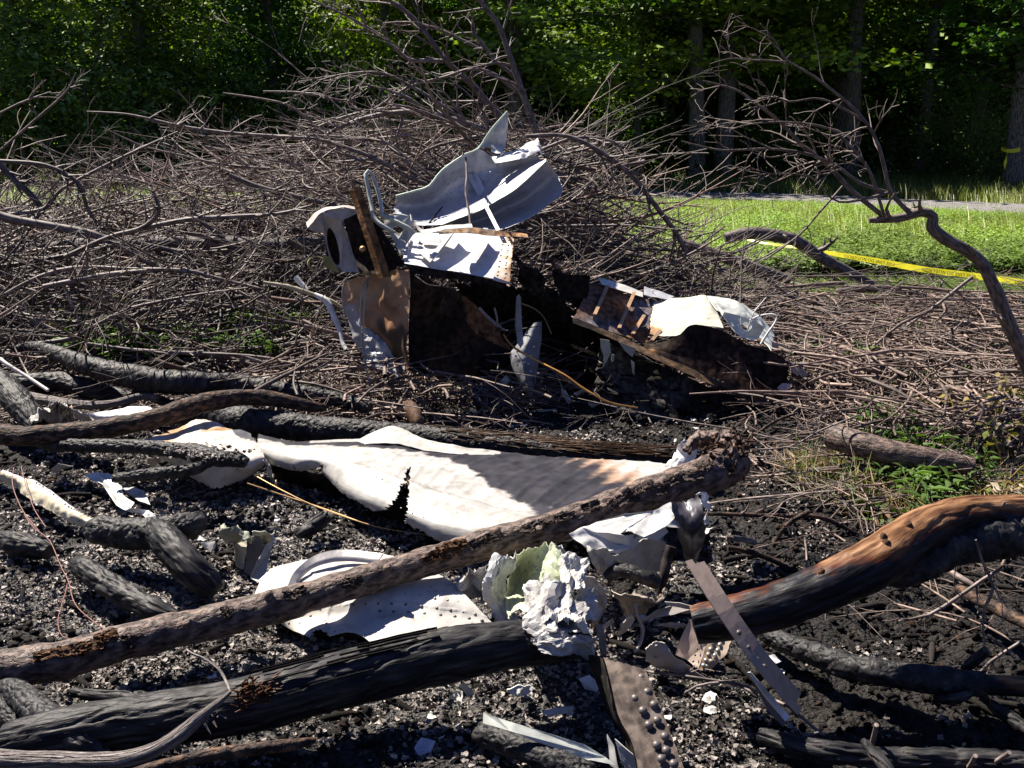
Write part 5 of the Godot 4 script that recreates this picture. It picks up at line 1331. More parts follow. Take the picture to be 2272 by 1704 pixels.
	mk.call("lower_wall", M.soot, func(b): sheet(b, net(B, [
		[[560, 735, 5.9], [800, 830, 5.84], [1100, 960, 5.78], [1400, 1090, 5.76], [1600, 1175, 5.76], [1830, 1268, 5.78]],
		[[540, 950, 5.85], [800, 1050, 5.78], [1100, 1130, 5.72], [1400, 1210, 5.7], [1600, 1260, 5.7], [1820, 1320, 5.74]],
		[[500, 1180, 5.75], [780, 1300, 5.68], [1100, 1360, 5.62], [1350, 1330, 5.62], [1600, 1350, 5.64], [1810, 1360, 5.7]]]), {"nu": 80, "nv": 44, "amp": .03, "freq": 3.5, "jag": [0, .05, .25, .12], "jf": 24.0, "hole": func(u, v): return (pow((u - .66) / .09, 2) + pow((v - .66) / .3, 2) + .5 * nz.get_noise_2d(u * 20, v * 9)) < 1.0 or (pow((u - .83) / .075, 2) + pow((v - .60) / .28, 2) + .5 * nz.get_noise_2d(u * 23, v * 9)) < 1.0,
		"col": func(u, v, p): return Color(.022, .020, .019).lerp(Color(.075, .078, .078), clampf(-.1 + 1.5 * n3(p, 3.0) + .6 * v, 0, 1))}), "torn lower wall with two burnt-out holes")
	for pl in [[[575, 732], [640, 745], [650, 830], [615, 900], [590, 940], [600, 860], [580, 800]], [[655, 840], [675, 845], [668, 890], [650, 895]], [[790, 880], [815, 900], [812, 985], [800, 975]], [[700, 750], [830, 800], [800, 860], [750, 820]]]:
		mk.call("melted_scrap", M.metal, func(b): plate(b, QD(B, 5.76, pl), {"amp": .01, "col": func(p): return spots(Color(.35, .35, .29), p)}))
	mk.call("blue_white_scrap", M.metal, func(b): plate(b, QD(B, 5.82, [[1715, 1135], [1790, 1100], [1850, 1042], [1912, 1050], [1870, 1165], [1832, 1182]]), {"amp": .012, "col": func(p): return spots(Color(.42, .44, .56), p)}))
	mk.call("torn_end", M.metal, func(b): plate(b, QD(B, 5.95, [[1890, 900], [1960, 928], [2032, 970], [2003, 1012], [1955, 990], [1920, 962]]), {"amp": .01, "col": func(p): return spots(Color(.42, .43, .46), p)}))
	mk.call("torn_end", M.metal, func(b): plate(b, QD(B, 5.93, [[1775, 840], [1900, 885], [1898, 910], [1800, 880]]), {"amp": .004, "col": func(p): return Color(.72, .74, .78)}), "white strip at the right end")
	mk.call("tail_strip", M.bare, func(b): plate(b, QD(B, 6.1, [[1715, 730], [1850, 775], [2005, 845], [2000, 870], [1850, 815], [1730, 765]]), {"amp": .01, "col": func(p): return spots(Color(.3, .3, .31), p)}))
	for pl in [[[232, 245], [350, 280], [505, 290], [490, 420], [440, 530], [300, 440], [250, 330]], [[345, 632], [400, 605], [420, 640], [500, 720], [520, 800], [440, 770], [385, 750], [362, 690]], [[180, 440], [300, 430], [380, 560], [330, 640], [180, 560]]]:
		mk.call("charred_scrap", M.soot, func(b): plate(b, QD(B, 6.12, pl), {"amp": .02, "freq": 6.0, "col": func(p): return Color(.018, .016, .015) * (1 + .6 * n3(p, 8))}))
	# white straps and melted tails hanging at the far left
	var sg := [[[1910, 130, 6.4, 15], [1950, 180, 6.38, 13], [1985, 215, 6.36, 8]], [[1700, 165, 6.3, 8], [1850, 190, 6.3, 10], [2000, 235, 6.3, 10], [2150, 290, 6.3, 9], [2210, 330, 6.3, 6]], [[2030, 240, 6.2, 9], [2110, 290, 6.18, 16], [2150, 370, 6.15, 13], [2190, 470, 6.1, 11], [2215, 560, 6.05, 10], [2250, 620, 6.0, 9]]]
	for k in 3:
		var s := stick_d(R4, sg[k])
		var b := Buf.new()
		tube(b, s[0], s[1], 7, .03, .35, 18.0, Color(.62, .62, .6) if k != 1 else Color(.38, .34, .24))
		solo(b, "metal_strap", M.metal, ["short white bent strap lying on sticks left of the wreck", "yellowish strap lying level on the sticks left of the wreck", "crumpled white strap hanging down left of the brown wall"][k], "metal strap", "straps left of the wreck")

# ------------------------------------------------------------------ scorched wing panel
func build_wing():
	var o := thing("wing_panel", "big scorched white wing panel lying behind the barked log", "wing panel", g(1000, 1190) * Vector3(1, 0, 1))
	var nets := net(NN, [
		[[572, 962, .19], [642, 980, .20], [720, 977, .21], [800, 975, .21], [900, 982, .21], [1021, 993, .21], [1207, 1013, .20], [1350, 1021, .20], [1500, 1030, .20]],
		[[570, 985, .20], [640, 995, .215], [715, 993, .225], [790, 993, .23], [890, 1005, .23], [1010, 1025, .23], [1180, 1055, .225], [1350, 1070, .22], [1510, 1075, .21]],
		[[572, 997, .19], [645, 1015, .20], [715, 1020, .21], [790, 1038, .22], [890, 1065, .22], [1010, 1100, .215], [1170, 1130, .21], [1340, 1120, .21], [1510, 1110, .20]],
		[[580, 1010, .17], [650, 1034, .17], [710, 1040, .17], [780, 1085, .17], [890, 1130, .18], [1000, 1165, .17], [1160, 1185, .17], [1340, 1160, .17], [1508, 1140, .17]],
		[[592, 1030, .13], [655, 1046, .14], [715, 1052, .14], [775, 1108, .12], [890, 1165, .11], [1000, 1212, .10], [1160, 1225, .10], [1340, 1190, .12], [1508, 1165, .12]]], false)
	var band := func(u: float, p: Vector3) -> float: return lerpf(.13, .22, smoothstep(.0, .4, u)) + .40 * smoothstep(.58, .85, u) + .05 * n3(p, 5.0) + .025 * n3(p, 17.0)
	var b := Buf.new()
	sheet(b, nets, {"nu": 250, "nv": 90, "amp": .006, "freq": 3.0, "jag": [.02, .02, .0, .02], "jf": 50.0, "t": .002,
		"bend": func(u: float, v: float) -> float:
			var r := 0.0
			if u > .46 and v < .5: r = -.004 * pow(absf(sin((u * 26.0 + v * 6.0) * PI)), 14.0)
			return r - .003 * smoothstep(.02, .0, absf(v - .36 - .28 * u)) * (1.0 if u > .3 else 0.0),
		"hole": func(u: float, v: float) -> bool:
			var tear := .955 - .10 * absf(nz.get_noise_2d(u * 26.0, 3.0)) - .03 * absf(nz.get_noise_2d(u * 110.0, 8.0))
			tear -= .30 * maxf(0.0, 1.0 - absf(u - .125) / .006)
			var t1 := .245 + .04 * (1 - v)
			tear -= .36 * (maxf(0.0, 1.0 - (t1 - u) / .05) if u < t1 else maxf(0.0, 1.0 - (u - t1) / .005))
			var t2 := .50 + .04 * (1 - v)
			tear -= .55 * (maxf(0.0, 1.0 - (t2 - u) / .055) if u < t2 else maxf(0.0, 1.0 - (u - t2) / .006))
			return v > tear,
		"col": func(u: float, v: float, p: Vector3):
			var w := spots(Color(.38, .37, .352), p)
			var e: float = band.call(u, p)
			var dark := Color(.022, .021, .027).lerp(Color(.042, .04, .048), clampf(.4 + n3(p, 9.0), 0, 1))
			var edge := smoothstep(-.012, .012, e - v)
			# the scorched band ends in a ragged brown margin towards the right end
			var rim: float = u - .78 + .04 * n3(p, 2.5) + .02 * n3(p, 19.0) - .35 * v + .018 * sin((u * 26.0 + v * 6.0) * TAU)
			if rim > 0.0: edge *= 1.0 - smoothstep(0.0, .11, rim)
			if v < .12 and u > .20 and u < .46 and n3(p, 3.0) > -.5: edge = 0.0
			var tan := smoothstep(-.12, .0, rim)
			w = w.lerp(w * .66, smoothstep(.25, .6, n3(p * Vector3(.35, 1, 1.6), 7.0)) * .7)
			if absf(v - .56 + .14 * (1 - u)) < .006 or absf(v - .84 + .16 * (1 - u)) < .005: w *= .78
			var c := w.lerp(Color(.34, .23, .165).lerp(Color(.3, .27, .26), 1.0 - tan), smoothstep(0.0, .45, edge)).lerp(dark, smoothstep(.4 , 1.0, edge))
			return c})
	part(b, "skin", M.metal, o, "white skin with a dark scorched band")
	# back lip that stands up at the middle
	b = Buf.new()
	sheet(b, net(NN, [[[791, 977, .215], [830, 958, .24], [870, 946, .255], [900, 955, .245], [945, 975, .235], [1021, 992, .225], [1110, 1003, .21]], [[796, 990, .222], [840, 984, .235], [880, 985, .238], [915, 993, .236], [960, 1003, .23], [1030, 1010, .225], [1112, 1012, .212]]], false), {"nu": 60, "nv": 12, "amp": .005, "jag": [.05, 0, 0, 0], "col": func(u, v, p): return spots(Color(.40, .39, .368), p).lerp(Color(.2, .17, .16), smoothstep(.4, .5, n3(p, 14.0) * .5 + .2 * u))})
	part(b, "back_lip", M.metal, o, "white lip rising at the back edge")
	# left end: separate torn skin with a curled lip
	b = Buf.new()
	sheet(b, net(NN, [
		[[318, 978, .20], [380, 955, .20], [449, 933, .21], [500, 948, .21], [556, 962, .20]],
		[[325, 990, .21], [390, 975, .22], [455, 965, .23], [510, 972, .22], [570, 985, .21]],
		[[335, 1005, .20], [400, 1005, .21], [460, 1005, .22], [520, 1008, .21], [583, 1005, .20]],
		[[350, 1016, .16], [405, 1028, .16], [470, 1035, .17], [535, 1036, .17], [588, 1020, .18]],
		[[420, 1048, .08], [440, 1066, .07], [480, 1085, .07], [540, 1062, .09], [588, 1032, .12]]], false), {"nu": 80, "nv": 50, "amp": .012, "freq": 5.0, "jag": [.03, .02, .10, .05], "jf": 36.0, "col": func(u, v, p):
			var c := burnt(spots(Color(.50, .455, .41), p), p, .36 * (1.0 - smoothstep(.0, .5, v)) + .1)
			if v < .2 and u > .8: c = Color(.09, .088, .10)
			return c})
	part(b, "torn_skin", M.metal, o, "pinkish scorched corner with a curled lip")
	b = Buf.new()
	sheet(b, net(E, [[[845, 315, .20], [900, 370, .19], [950, 450, .12]], [[870, 340, .17], [930, 430, .14], [965, 545, .05]], [[905, 400, .12], [945, 480, .09], [1000, 560, .03]]], false), {"nu": 16, "nv": 14, "amp": .02, "freq": 12.0, "jag": [0, .1, .2, .1], "col": func(u, v, p): return spots(Color(.62, .58, .50), p)})
	part(b, "torn_strip", M.metal, o)
	b = Buf.new()
	sheet(b, net(E, [[[2155, 655, .17], [2165, 680, .165], [2180, 700, .16]], [[2070, 760, .13], [2130, 790, .12], [2175, 800, .12]], [[2090, 940, .03], [2130, 955, .025], [2160, 960, .03]]], false), {"nu": 14, "nv": 24, "amp": .014, "freq": 12.0, "jag": [0, .1, .1, .15], "col": func(u, v, p): return spots(Color(.60, .56, .47), p)})
	part(b, "torn_strip", M.metal, o)
	# dark frame inside the torn front edge
	b = Buf.new()
	sheet(b, net(NN, [[[600, 1030, .14], [760, 1060, .15], [900, 1120, .15], [1020, 1165, .14]], [[610, 1060, .0], [760, 1110, .0], [900, 1170, .0], [1020, 1210, .0]]], false), {"nu": 40, "nv": 10, "amp": .02, "jag": [.1, 0, .1, .05], "col": func(u, v, p): return SOOT.lerp(Color(.06, .045, .04), clampf(n3(p, 8.0), 0, 1))})
	part(b, "inner_spar", M.soot, o, "soot-black spar under the skin")
	# rivet rows
	for r in [[.30, .62, 20, .63], [.32, .95, 22, .82]]:
		for k in r[2]:
			var u := lerpf(r[0], r[1], float(k) / (r[2] - 1))
			var p := surf(nets, u, r[3] - .16 * (1 - u))
			rivet(o, p + Vector3(0, .001, 0), Vector3(0, .9, .4).normalized(), .004, M.steel)
	b = Buf.new()
	sheet(b, net(NN, [[[1495, 1015, .26], [1508, 985, .33], [1518, 972, .36]], [[1480, 1035, .22], [1520, 1010, .29], [1545, 1000, .30]], [[1478, 1050, .20], [1515, 1050, .22], [1540, 1035, .24]]], false), {"nu": 20, "nv": 20, "amp": .022, "freq": 11.0, "jag": [.15, .2, .1, .05], "jf": 30.0, "col": func(u, v, p): return spots(Color(.74, .74, .76), p)})
	solo(b, "torn_metal_flag", M.metal, "white torn metal point standing up behind the broken log end", "metal scrap")

# ------------------------------------------------------------------ crushed skin heap
func build_crumple():
	var o := thing("crushed_skin_heap", "heap of crushed pale green and white aircraft skin below the barked log", "wreckage", g(1230, 1400) * Vector3(1, 0, 1))
	var mk := func(called: String, m: Material, rows: Array, opt: Dictionary, label := ""):
		var b := Buf.new()
		sheet(b, net(H, rows, false), opt)
		part(b, called, m, o, label)
	var fold := func(c: Color, amp: float, fr: float, nu := 34, nv := 24) -> Dictionary: return {"nu": nu, "nv": nv, "amp": amp, "freq": fr * .6, "jag": [.10, .08, .14, .08], "jf": 26.0, "facet": .004, "bend": func(u, v): return amp * 1.3 * pleat(u, v, 2.2 + fposmod(fr * 13.7 + nu, 2.4), amp * 991.0 + nu), "col": func(u, v, p): return spots(c, p)}
	mk.call("green_fold", M.metal, [[[490, 600, .30], [620, 545, .33], [760, 520, .35], [850, 590, .34]], [[455, 780, .20], [560, 760, .17], [700, 745, .26], [900, 840, .27]], [[415, 960, .12], [520, 960, .12], [690, 940, .22], [950, 960, .2]], [[450, 1140, .22], [540, 1090, .24], [650, 1120, .26], [1030, 1190, .24]]], fold.call(Color(.50, .54, .38), .016, 7.0, 30, 26), "pale green primed fold")
	mk.call("white_fold", M.metal, [[[290, 690, .24], [390, 635, .28], [495, 615, .30]], [[255, 850, .18], [330, 830, .22], [450, 790, .2]], [[310, 1010, .11], [360, 1000, .13], [415, 980, .11]], [[340, 1140, .04], [430, 1180, .05], [540, 1195, .05]]], fold.call(Color(.52, .52, .53), .022, 7.0))
	mk.call("grey_fold", M.metal, [[[0, 800, .16], [120, 780, .20], [180, 700, .24], [290, 700, .25]], [[10, 880, .13], [130, 870, .15], [230, 830, .17], [270, 850, .17]], [[30, 940, .08], [160, 935, .1], [240, 980, .09], [320, 1010, .09]]], fold.call(Color(.40, .385, .37), .028, 8.0))
	mk.call("draped_fold", M.metal, [[[600, 1110, .28], [770, 900, .34], [880, 830, .36], [960, 960, .33], [1020, 1000, .28]], [[540, 1180, .28], [690, 1040, .33], [830, 980, .31], [920, 1090, .33], [1040, 1180, .29]], [[600, 1220, .29], [740, 1140, .32], [850, 1100, .30], [960, 1170, .31], [1070, 1220, .29]], [[640, 1245, .29], [790, 1232, .295], [900, 1222, .29], [1000, 1228, .29], [1110, 1255, .27]]], fold.call(Color(.42, .405, .385), .026, 7.0, 44, 26), "draped and wrinkled sheet")
	mk.call("narrow_fold", M.metal, [[[790, 540, .35], [830, 545, .35], [880, 600, .33]], [[840, 700, .30], [880, 700, .28], [1060, 680, .27]], [[870, 790, .27], [900, 800, .25], [1000, 760, .24]]], fold.call(Color(.44, .45, .46), .015, 9.0, 24, 24))
	mk.call("hanging_skirt", M.metal, [[[600, 1235, .28], [800, 1232, .285], [980, 1225, .28], [1130, 1270, .26]], [[640, 1310, .27], [830, 1305, .275], [960, 1310, .26], [1115, 1345, .23]], [[700, 1375, .25], [850, 1400, .24], [980, 1395, .22], [1085, 1425, .18]]], fold.call(Color(.34, .335, .33), .02, 9.0))
	for a in [[[[850, 600, .33], [960, 640, .32], [1060, 690, .30]], [[830, 720, .31], [930, 760, .30], [1040, 800, .28]], [[860, 860, .29], [930, 900, .28], [1010, 930, .26]]], [[[560, 850, .29], [660, 820, .31], [760, 780, .33]], [[560, 980, .27], [660, 960, .29], [770, 900, .32]], [[540, 1100, .25], [650, 1060, .28], [740, 1010, .31]]],
			[[[1040, 560, .29], [1150, 570, .29], [1290, 620, .27]], [[1060, 640, .25], [1160, 660, .24], [1280, 700, .22]], [[1100, 720, .2], [1180, 730, .19], [1260, 760, .17]]], [[[960, 880, .26], [1050, 860, .25], [1130, 900, .22]], [[950, 1000, .22], [1040, 990, .21], [1120, 1010, .18]], [[980, 1130, .2], [1050, 1120, .18], [1110, 1140, .15]]],
			[[[700, 1000, .32], [800, 960, .33], [900, 1010, .32]], [[690, 1080, .31], [800, 1060, .32], [910, 1090, .31]], [[720, 1160, .31], [810, 1150, .31], [900, 1170, .3]]]]:
		mk.call("crushed_fold", M.metal, a, fold.call(Color(.44, .43, .41), .018, 8.0, 26, 16))
	var b := Buf.new()
	var hole := ring(g(H.x + 1350 / H.z, H.y + 470 / H.z, .30), .022, .017, Vector3.RIGHT, Vector3.FORWARD, 9)
	plate(b, GP(H, [[905, 475, .3], [1000, 430, .31], [1120, 370, .32], [1350, 310, .34], [1560, 290, .34], [1690, 218, .36], [1725, 330, .33], [1768, 410, .3], [1640, 425, .31], [1665, 460, .29], [1600, 515, .27], [1480, 490, .29], [1440, 530, .27], [1390, 585, .25], [1280, 622, .24], [1190, 590, .26], [1150, 560, .28], [1040, 575, .27], [960, 520, .29]]), {"holes": [hole], "amp": .016, "freq": 6.0, "sub": 3, "col": func(p): return spots(Color(.54, .535, .52), p)})
	part(b, "torn_white_sheet", M.metal, o, "torn white sheet with a ragged hole")
	mk.call("shaded_web", M.metal, [[[1080, 590, .25], [1290, 610, .24], [1500, 500, .26], [1660, 520, .26]], [[1100, 720, .15], [1300, 740, .14], [1500, 680, .15], [1650, 650, .16]], [[1150, 800, .08], [1300, 790, .08], [1500, 770, .09], [1640, 750, .1]]], fold.call(Color(.54, .535, .52), .008, 6.0))
	mk.call("black_cowl", M.bare, [[[1690, 225, .38], [1780, 215, .36], [1890, 165, .40]], [[1715, 330, .34], [1840, 350, .33], [1960, 330, .34]], [[1740, 430, .26], [1850, 480, .27], [1950, 420, .26]], [[1790, 560, .18], [1860, 600, .17], [1930, 520, .18]], [[1800, 690, .10], [1850, 690, .1], [1880, 650, .1]]], {"nu": 30, "nv": 40, "amp": .012, "freq": 7.0, "jag": [.08, .1, .1, 0], "col": func(u, v, p): return Color(.05, .045, .055).lerp(Color(.25, .25, .27), clampf(1.6 * n3(p, 7.0) - .2, 0, 1))}, "dark glossy curved cowl")
	mk.call("cowl_rim", M.metal, [[[1890, 150, .42], [1920, 200, .4], [1940, 280, .37], [1965, 380, .32]], [[1905, 145, .43], [1945, 200, .41], [1965, 290, .37], [1975, 390, .32]]], fold.call(Color(.7, .7, .7), .02, 14.0, 24, 5))
	mk.call("curled_plate", M.metal, [[[1230, 905, .2], [1400, 920, .2], [1580, 965, .19], [1660, 885, .24]], [[1280, 990, .14], [1400, 1000, .13], [1540, 1010, .13], [1640, 930, .2]], [[1340, 1110, .06], [1400, 1120, .06], [1460, 1090, .07], [1560, 1020, .11]]], fold.call(Color(.34, .29, .25), .014, 8.0, 36, 24), "curled brown-grey plate")
	for a in [[[[1000, 765, .26], [1100, 820, .24], [1195, 920, .19], [1150, 990, .14], [1105, 1035, .11], [1040, 900, .18]], Color(.52, .49, .50)], [[[970, 850, .18], [1000, 840, .18], [1040, 960, .13], [1110, 1050, .08], [1030, 1050, .07], [965, 970, .11]], Color(.40, .38, .38)], [[[1130, 970, .16], [1190, 930, .18], [1200, 1020, .14], [1130, 1150, .08], [1085, 1200, .05], [1090, 1090, .1]], Color(.45, .40, .37)],
			[[[1240, 1110, .1], [1250, 1140, .09], [1180, 1200, .06], [1130, 1190, .06]], Color(.45, .42, .36)], [[[1270, 1240, .05], [1310, 1160, .1], [1400, 1100, .12], [1420, 1130, .1], [1330, 1220, .05]], Color(.50, .46, .42)], [[[880, 1290, .04], [910, 1255, .06], [1000, 1270, .06], [1110, 1330, .04], [1060, 1350, .03], [920, 1325, .03]], Color(.35, .34, .34)]]:
		b = Buf.new()
		plate(b, GP(H, a[0]), {"amp": .014, "freq": 11.0, "sub": 3, "col": func(p): return burnt(spots(a[1], p), p, .22, 8.0)})
		part(b, "crushed_plate", M.metal, o)
	b = Buf.new()
	var s := stick(H, [[1410, 990, .16, 9], [1430, 1090, .12, 8], [1475, 1200, .07, 9], [1450, 1310, .04, 9], [1410, 1370, .03, 7]])
	tube(b, s[0], s[1], 7, .03, .3, 30.0, Color(.30, .28, .27))
	part(b, "bent_pipe", M.metal, o)
	b = Buf.new()
	s = stick(H, [[1690, 560, .28, 24], [1660, 660, .24, 24], [1630, 800, .19, 22], [1600, 960, .12, 16]])
	tube(b, s[0], s[1], 7, .03, .15, 15.0, Color(.05, .042, .04))
	part(b, "burnt_strut", M.soot, o)
	for k in 26:
		var p := g(H.x + rng.randf_range(950, 1230) / H.z, H.y + rng.randf_range(780, 1150) / H.z, .17)
		if k < 10: rivet(o, p, Vector3(.2, .8, .5).normalized(), .004, M.dark_rivet)
	b = Buf.new()
	s = stick(H, [[1195, 800, .19, 24], [1290, 740, .22, 34], [1420, 770, .22, 36], [1560, 830, .2, 34], [1600, 860, .19, 22]])
	tube(b, s[0], s[1], 12, .03, .25, 16.0)
	solo(b, "charred_wood_chunk", M.gator, "charred wood chunk lodged in the crushed skin under the white sheet", "wood chunk")
	# riveted scorched plates beside the channel beam
	o = thing("riveted_plate", "brown scorched riveted plate with two rows of rivets beside the channel beam", "metal plate", g(1560, 1470) * Vector3(1, 0, 1))
	b = Buf.new()
	var left := GP(H, [[1830, 1125, .16], [1995, 1185, .14], [1960, 1320, .1], [1900, 1505, .04], [1810, 1430, .05], [1722, 1392, .06], [1765, 1260, .11]])
	plate(b, left, {"amp": .006, "sub": 3, "col": func(p): return burnt(Color(.36, .29, .25), p, .24)})
	part(b, "plate", M.metal, o)
	b = Buf.new()
	var rn := net(H, [[[2003, 1202, .15], [2080, 1215, .15], [2158, 1250, .14]], [[1950, 1360, .1], [2030, 1370, .1], [2115, 1390, .1]], [[1905, 1510, .05], [1940, 1515, .05], [1975, 1500, .05]]], false)
	sheet(b, rn, {"nu": 20, "nv": 24, "amp": .004, "jag": [.05, .1, .05, 0], "col": func(u, v, p): return burnt(Color(.42, .34, .26), p, .2 + .2 * (1 - u))})
	part(b, "riveted_strip", M.metal, o)
	for k in 7:
		for c in [.28, .58]: rivet(o, surf(rn, c, .1 + .125 * k) + Vector3(0, .004, .002), Vector3(.1, .8, .6).normalized(), .008, M.steel)
	for k in 6: rivet(o, (left[1] as Vector3).lerp(left[3], .1 + .15 * k) + Vector3(-.022, .006, 0), Vector3(.1, .8, .6).normalized(), .004, M.dark_rivet)
	o = thing("riveted_plate", "small bent riveted plate with a curled edge left of the brown one", "metal plate", g(1460, 1470) * Vector3(1, 0, 1))
	b = Buf.new()
	var sm := net(H, [[[1490, 1345, .12], [1560, 1288, .14], [1640, 1300, .14]], [[1500, 1410, .08], [1600, 1370, .11], [1700, 1380, .11]], [[1540, 1470, .04], [1690, 1470, .06], [1800, 1460, .07]], [[1700, 1500, .02], [1790, 1550, .02], [1850, 1490, .04]]], false)
	sheet(b, sm, {"nu": 26, "nv": 26, "amp": .01, "freq": 9.0, "jag": [.08, .05, .1, .05], "col": func(u, v, p): return burnt(Color(.42, .37, .35), p, .24)})
	part(b, "plate", M.metal, o)
	for a in [[.15, .2], [.5, .2], [.3, .45], [.7, .45], [.2, .7], [.55, .7], [.5, .88]]: rivet(o, surf(sm, a[0], a[1]) + Vector3(0, .004, 0), Vector3(0, .85, .5).normalized(), .008, M.steel)
	for a in [[[[1460, 1140, .1], [1560, 1060, .14], [1700, 1010, .15], [1860, 1040, .15], [1880, 1075, .13], [1720, 1060, .12], [1600, 1110, .1]], Color(.34, .31, .29)], [[[1560, 1165, .09], [1690, 1140, .1], [1790, 1150, .1], [1830, 1175, .09], [1700, 1185, .08]], Color(.30, .27, .25)], [[[1640, 980, .17], [1790, 1000, .17], [1990, 1040, .16], [1980, 1065, .15], [1800, 1040, .15], [1660, 1010, .16]], Color(.38, .36, .35)],
			[[[1700, 1490, .03], [1850, 1500, .05], [1960, 1570, .02], [1880, 1600, .01], [1760, 1560, .01]], Color(.28, .24, .22)], [[[1110, 1160, .14], [1160, 1170, .14], [1190, 1320, .08], [1190, 1420, .03], [1150, 1400, .03], [1130, 1280, .09]], Color(.33, .31, .30)]]:
		b = Buf.new()
		plate(b, GP(H, a[0]), {"amp": .008, "freq": 9.0, "sub": 3, "col": func(p): return burnt(spots(a[1], p), p, .24, 8.0)})
		solo(b, "bent_strip", M.metal, ["curled grey strip above the brown riveted plate", "narrow dark strip left of the brown riveted plate", "perforated grey strip behind the channel beam's top", "bent brown strip below the brown riveted plate", "upright grey strip above the bolted bracket"][taken.get("bent_strip", 0)], "metal strip", "bent strips beside the channel beam")
	# bolted bracket at the bottom
	o = thing("bolted_bracket", "grey metal bracket strip studded with bolts running off the bottom edge", "bracket", g(1420, 1700) * Vector3(1, 0, 1))
	b = Buf.new()
	var br := net(D, [[[1690, 955, .24], [1800, 985, .24], [1955, 1030, .23]], [[1735, 1120, .21], [1870, 1160, .21], [2010, 1180, .2]], [[1780, 1320, .17], [1920, 1330, .17], [2075, 1330, .17]], [[1870, 1500, .14], [2000, 1510, .14], [2140, 1500, .14]], [[1920, 1740, .1], [2080, 1740, .1], [2230, 1730, .1]]], false)
	sheet(b, br, {"nu": 26, "nv": 60, "amp": .002, "freq": 6.0, "jag": [.03, .02, 0, .02], "t": .005, "col": func(u, v, p): return spots(Color(.15, .13, .12), p)})
	part(b, "strip", M.soot, o)
	b = Buf.new()
	sheet(b, net(D, [[[1595, 925, .22], [1690, 955, .24]], [[1640, 1080, .14], [1735, 1120, .21]], [[1720, 1290, .06], [1780, 1320, .17]], [[1830, 1480, .03], [1870, 1500, .14]], [[1900, 1740, .0], [1920, 1740, .1]]], false), {"nu": 10, "nv": 50, "amp": .004, "t": .005, "col": func(u, v, p): return Color(.035, .033, .035)})
	part(b, "dark_web", M.soot, o, "dark side web")
	for a in [[1812, 1035], [1930, 1075], [1855, 1112], [1970, 1168], [1890, 1208], [2012, 1250], [1940, 1288], [2032, 1350], [1978, 1380], [2082, 1455], [2030, 1510], [2092, 1545], [2140, 1632], [2060, 1600]]:
		var h: float = lerpf(.235, .115, (a[1] - 1000.0) / 700.0)
		var p := g(D.x + a[0] / D.z, D.y + a[1] / D.z, h)
		rivet(o, p, Vector3(.1, .8, .55).normalized(), .0125, M.dark_rivet, "bolt")
	# channel beam
	o = thing("channel_beam", "long brown metal channel beam leaning beside the peeled log", "metal beam", g(1690, 1570) * Vector3(1, 0, 1))
	b = Buf.new()
	sweep(b, GP(G, [[75, 345, .46], [210, 560, .40], [330, 740, .34], [450, 910, .28], [560, 1050, .22], [735, 1245, .13]]), [Vector2(-.036, -.05), Vector2(-.036, .0), Vector2(.012, .0), Vector2(.012, .032), Vector2(.034, .032)], Vector3(.25, .6, .75), .004, func(p): return burnt(Color(.24, .19, .165), p, .18, 6.0))
	part(b, "channel", M.bare, o)
	b = Buf.new()
	plate(b, GP(G, [[395, 980, .2], [440, 1050, .18], [530, 1150, .14], [700, 1325, .07], [660, 1395, .05], [560, 1290, .09], [470, 1120, .15]]), {"amp": .006, "sub": 3, "t": .006, "col": func(p): return spots(Color(.17, .145, .13), p)})
	part(b, "side_strip", M.metal, o)
	b = Buf.new()
	plate(b, GP(G, [[428, 1042, .2], [448, 1040, .2], [560, 1165, .15], [700, 1325, .09], [672, 1360, .08], [540, 1205, .13]]), {"amp": .003, "sub": 2, "t": .004, "col": Color(.74, .74, .76)})
	part(b, "white_edge", M.metal, o, "clean white edge strip")
	for a in [[372, 785], [432, 880], [490, 960], [535, 1005]]: rivet(o, g(G.x + a[0] / G.z, G.y + a[1] / G.z, lerpf(.345, .255, (a[1] - 785.0) / 220.0)), Vector3(.4, .6, .7).normalized(), .008, M.dark_rivet)

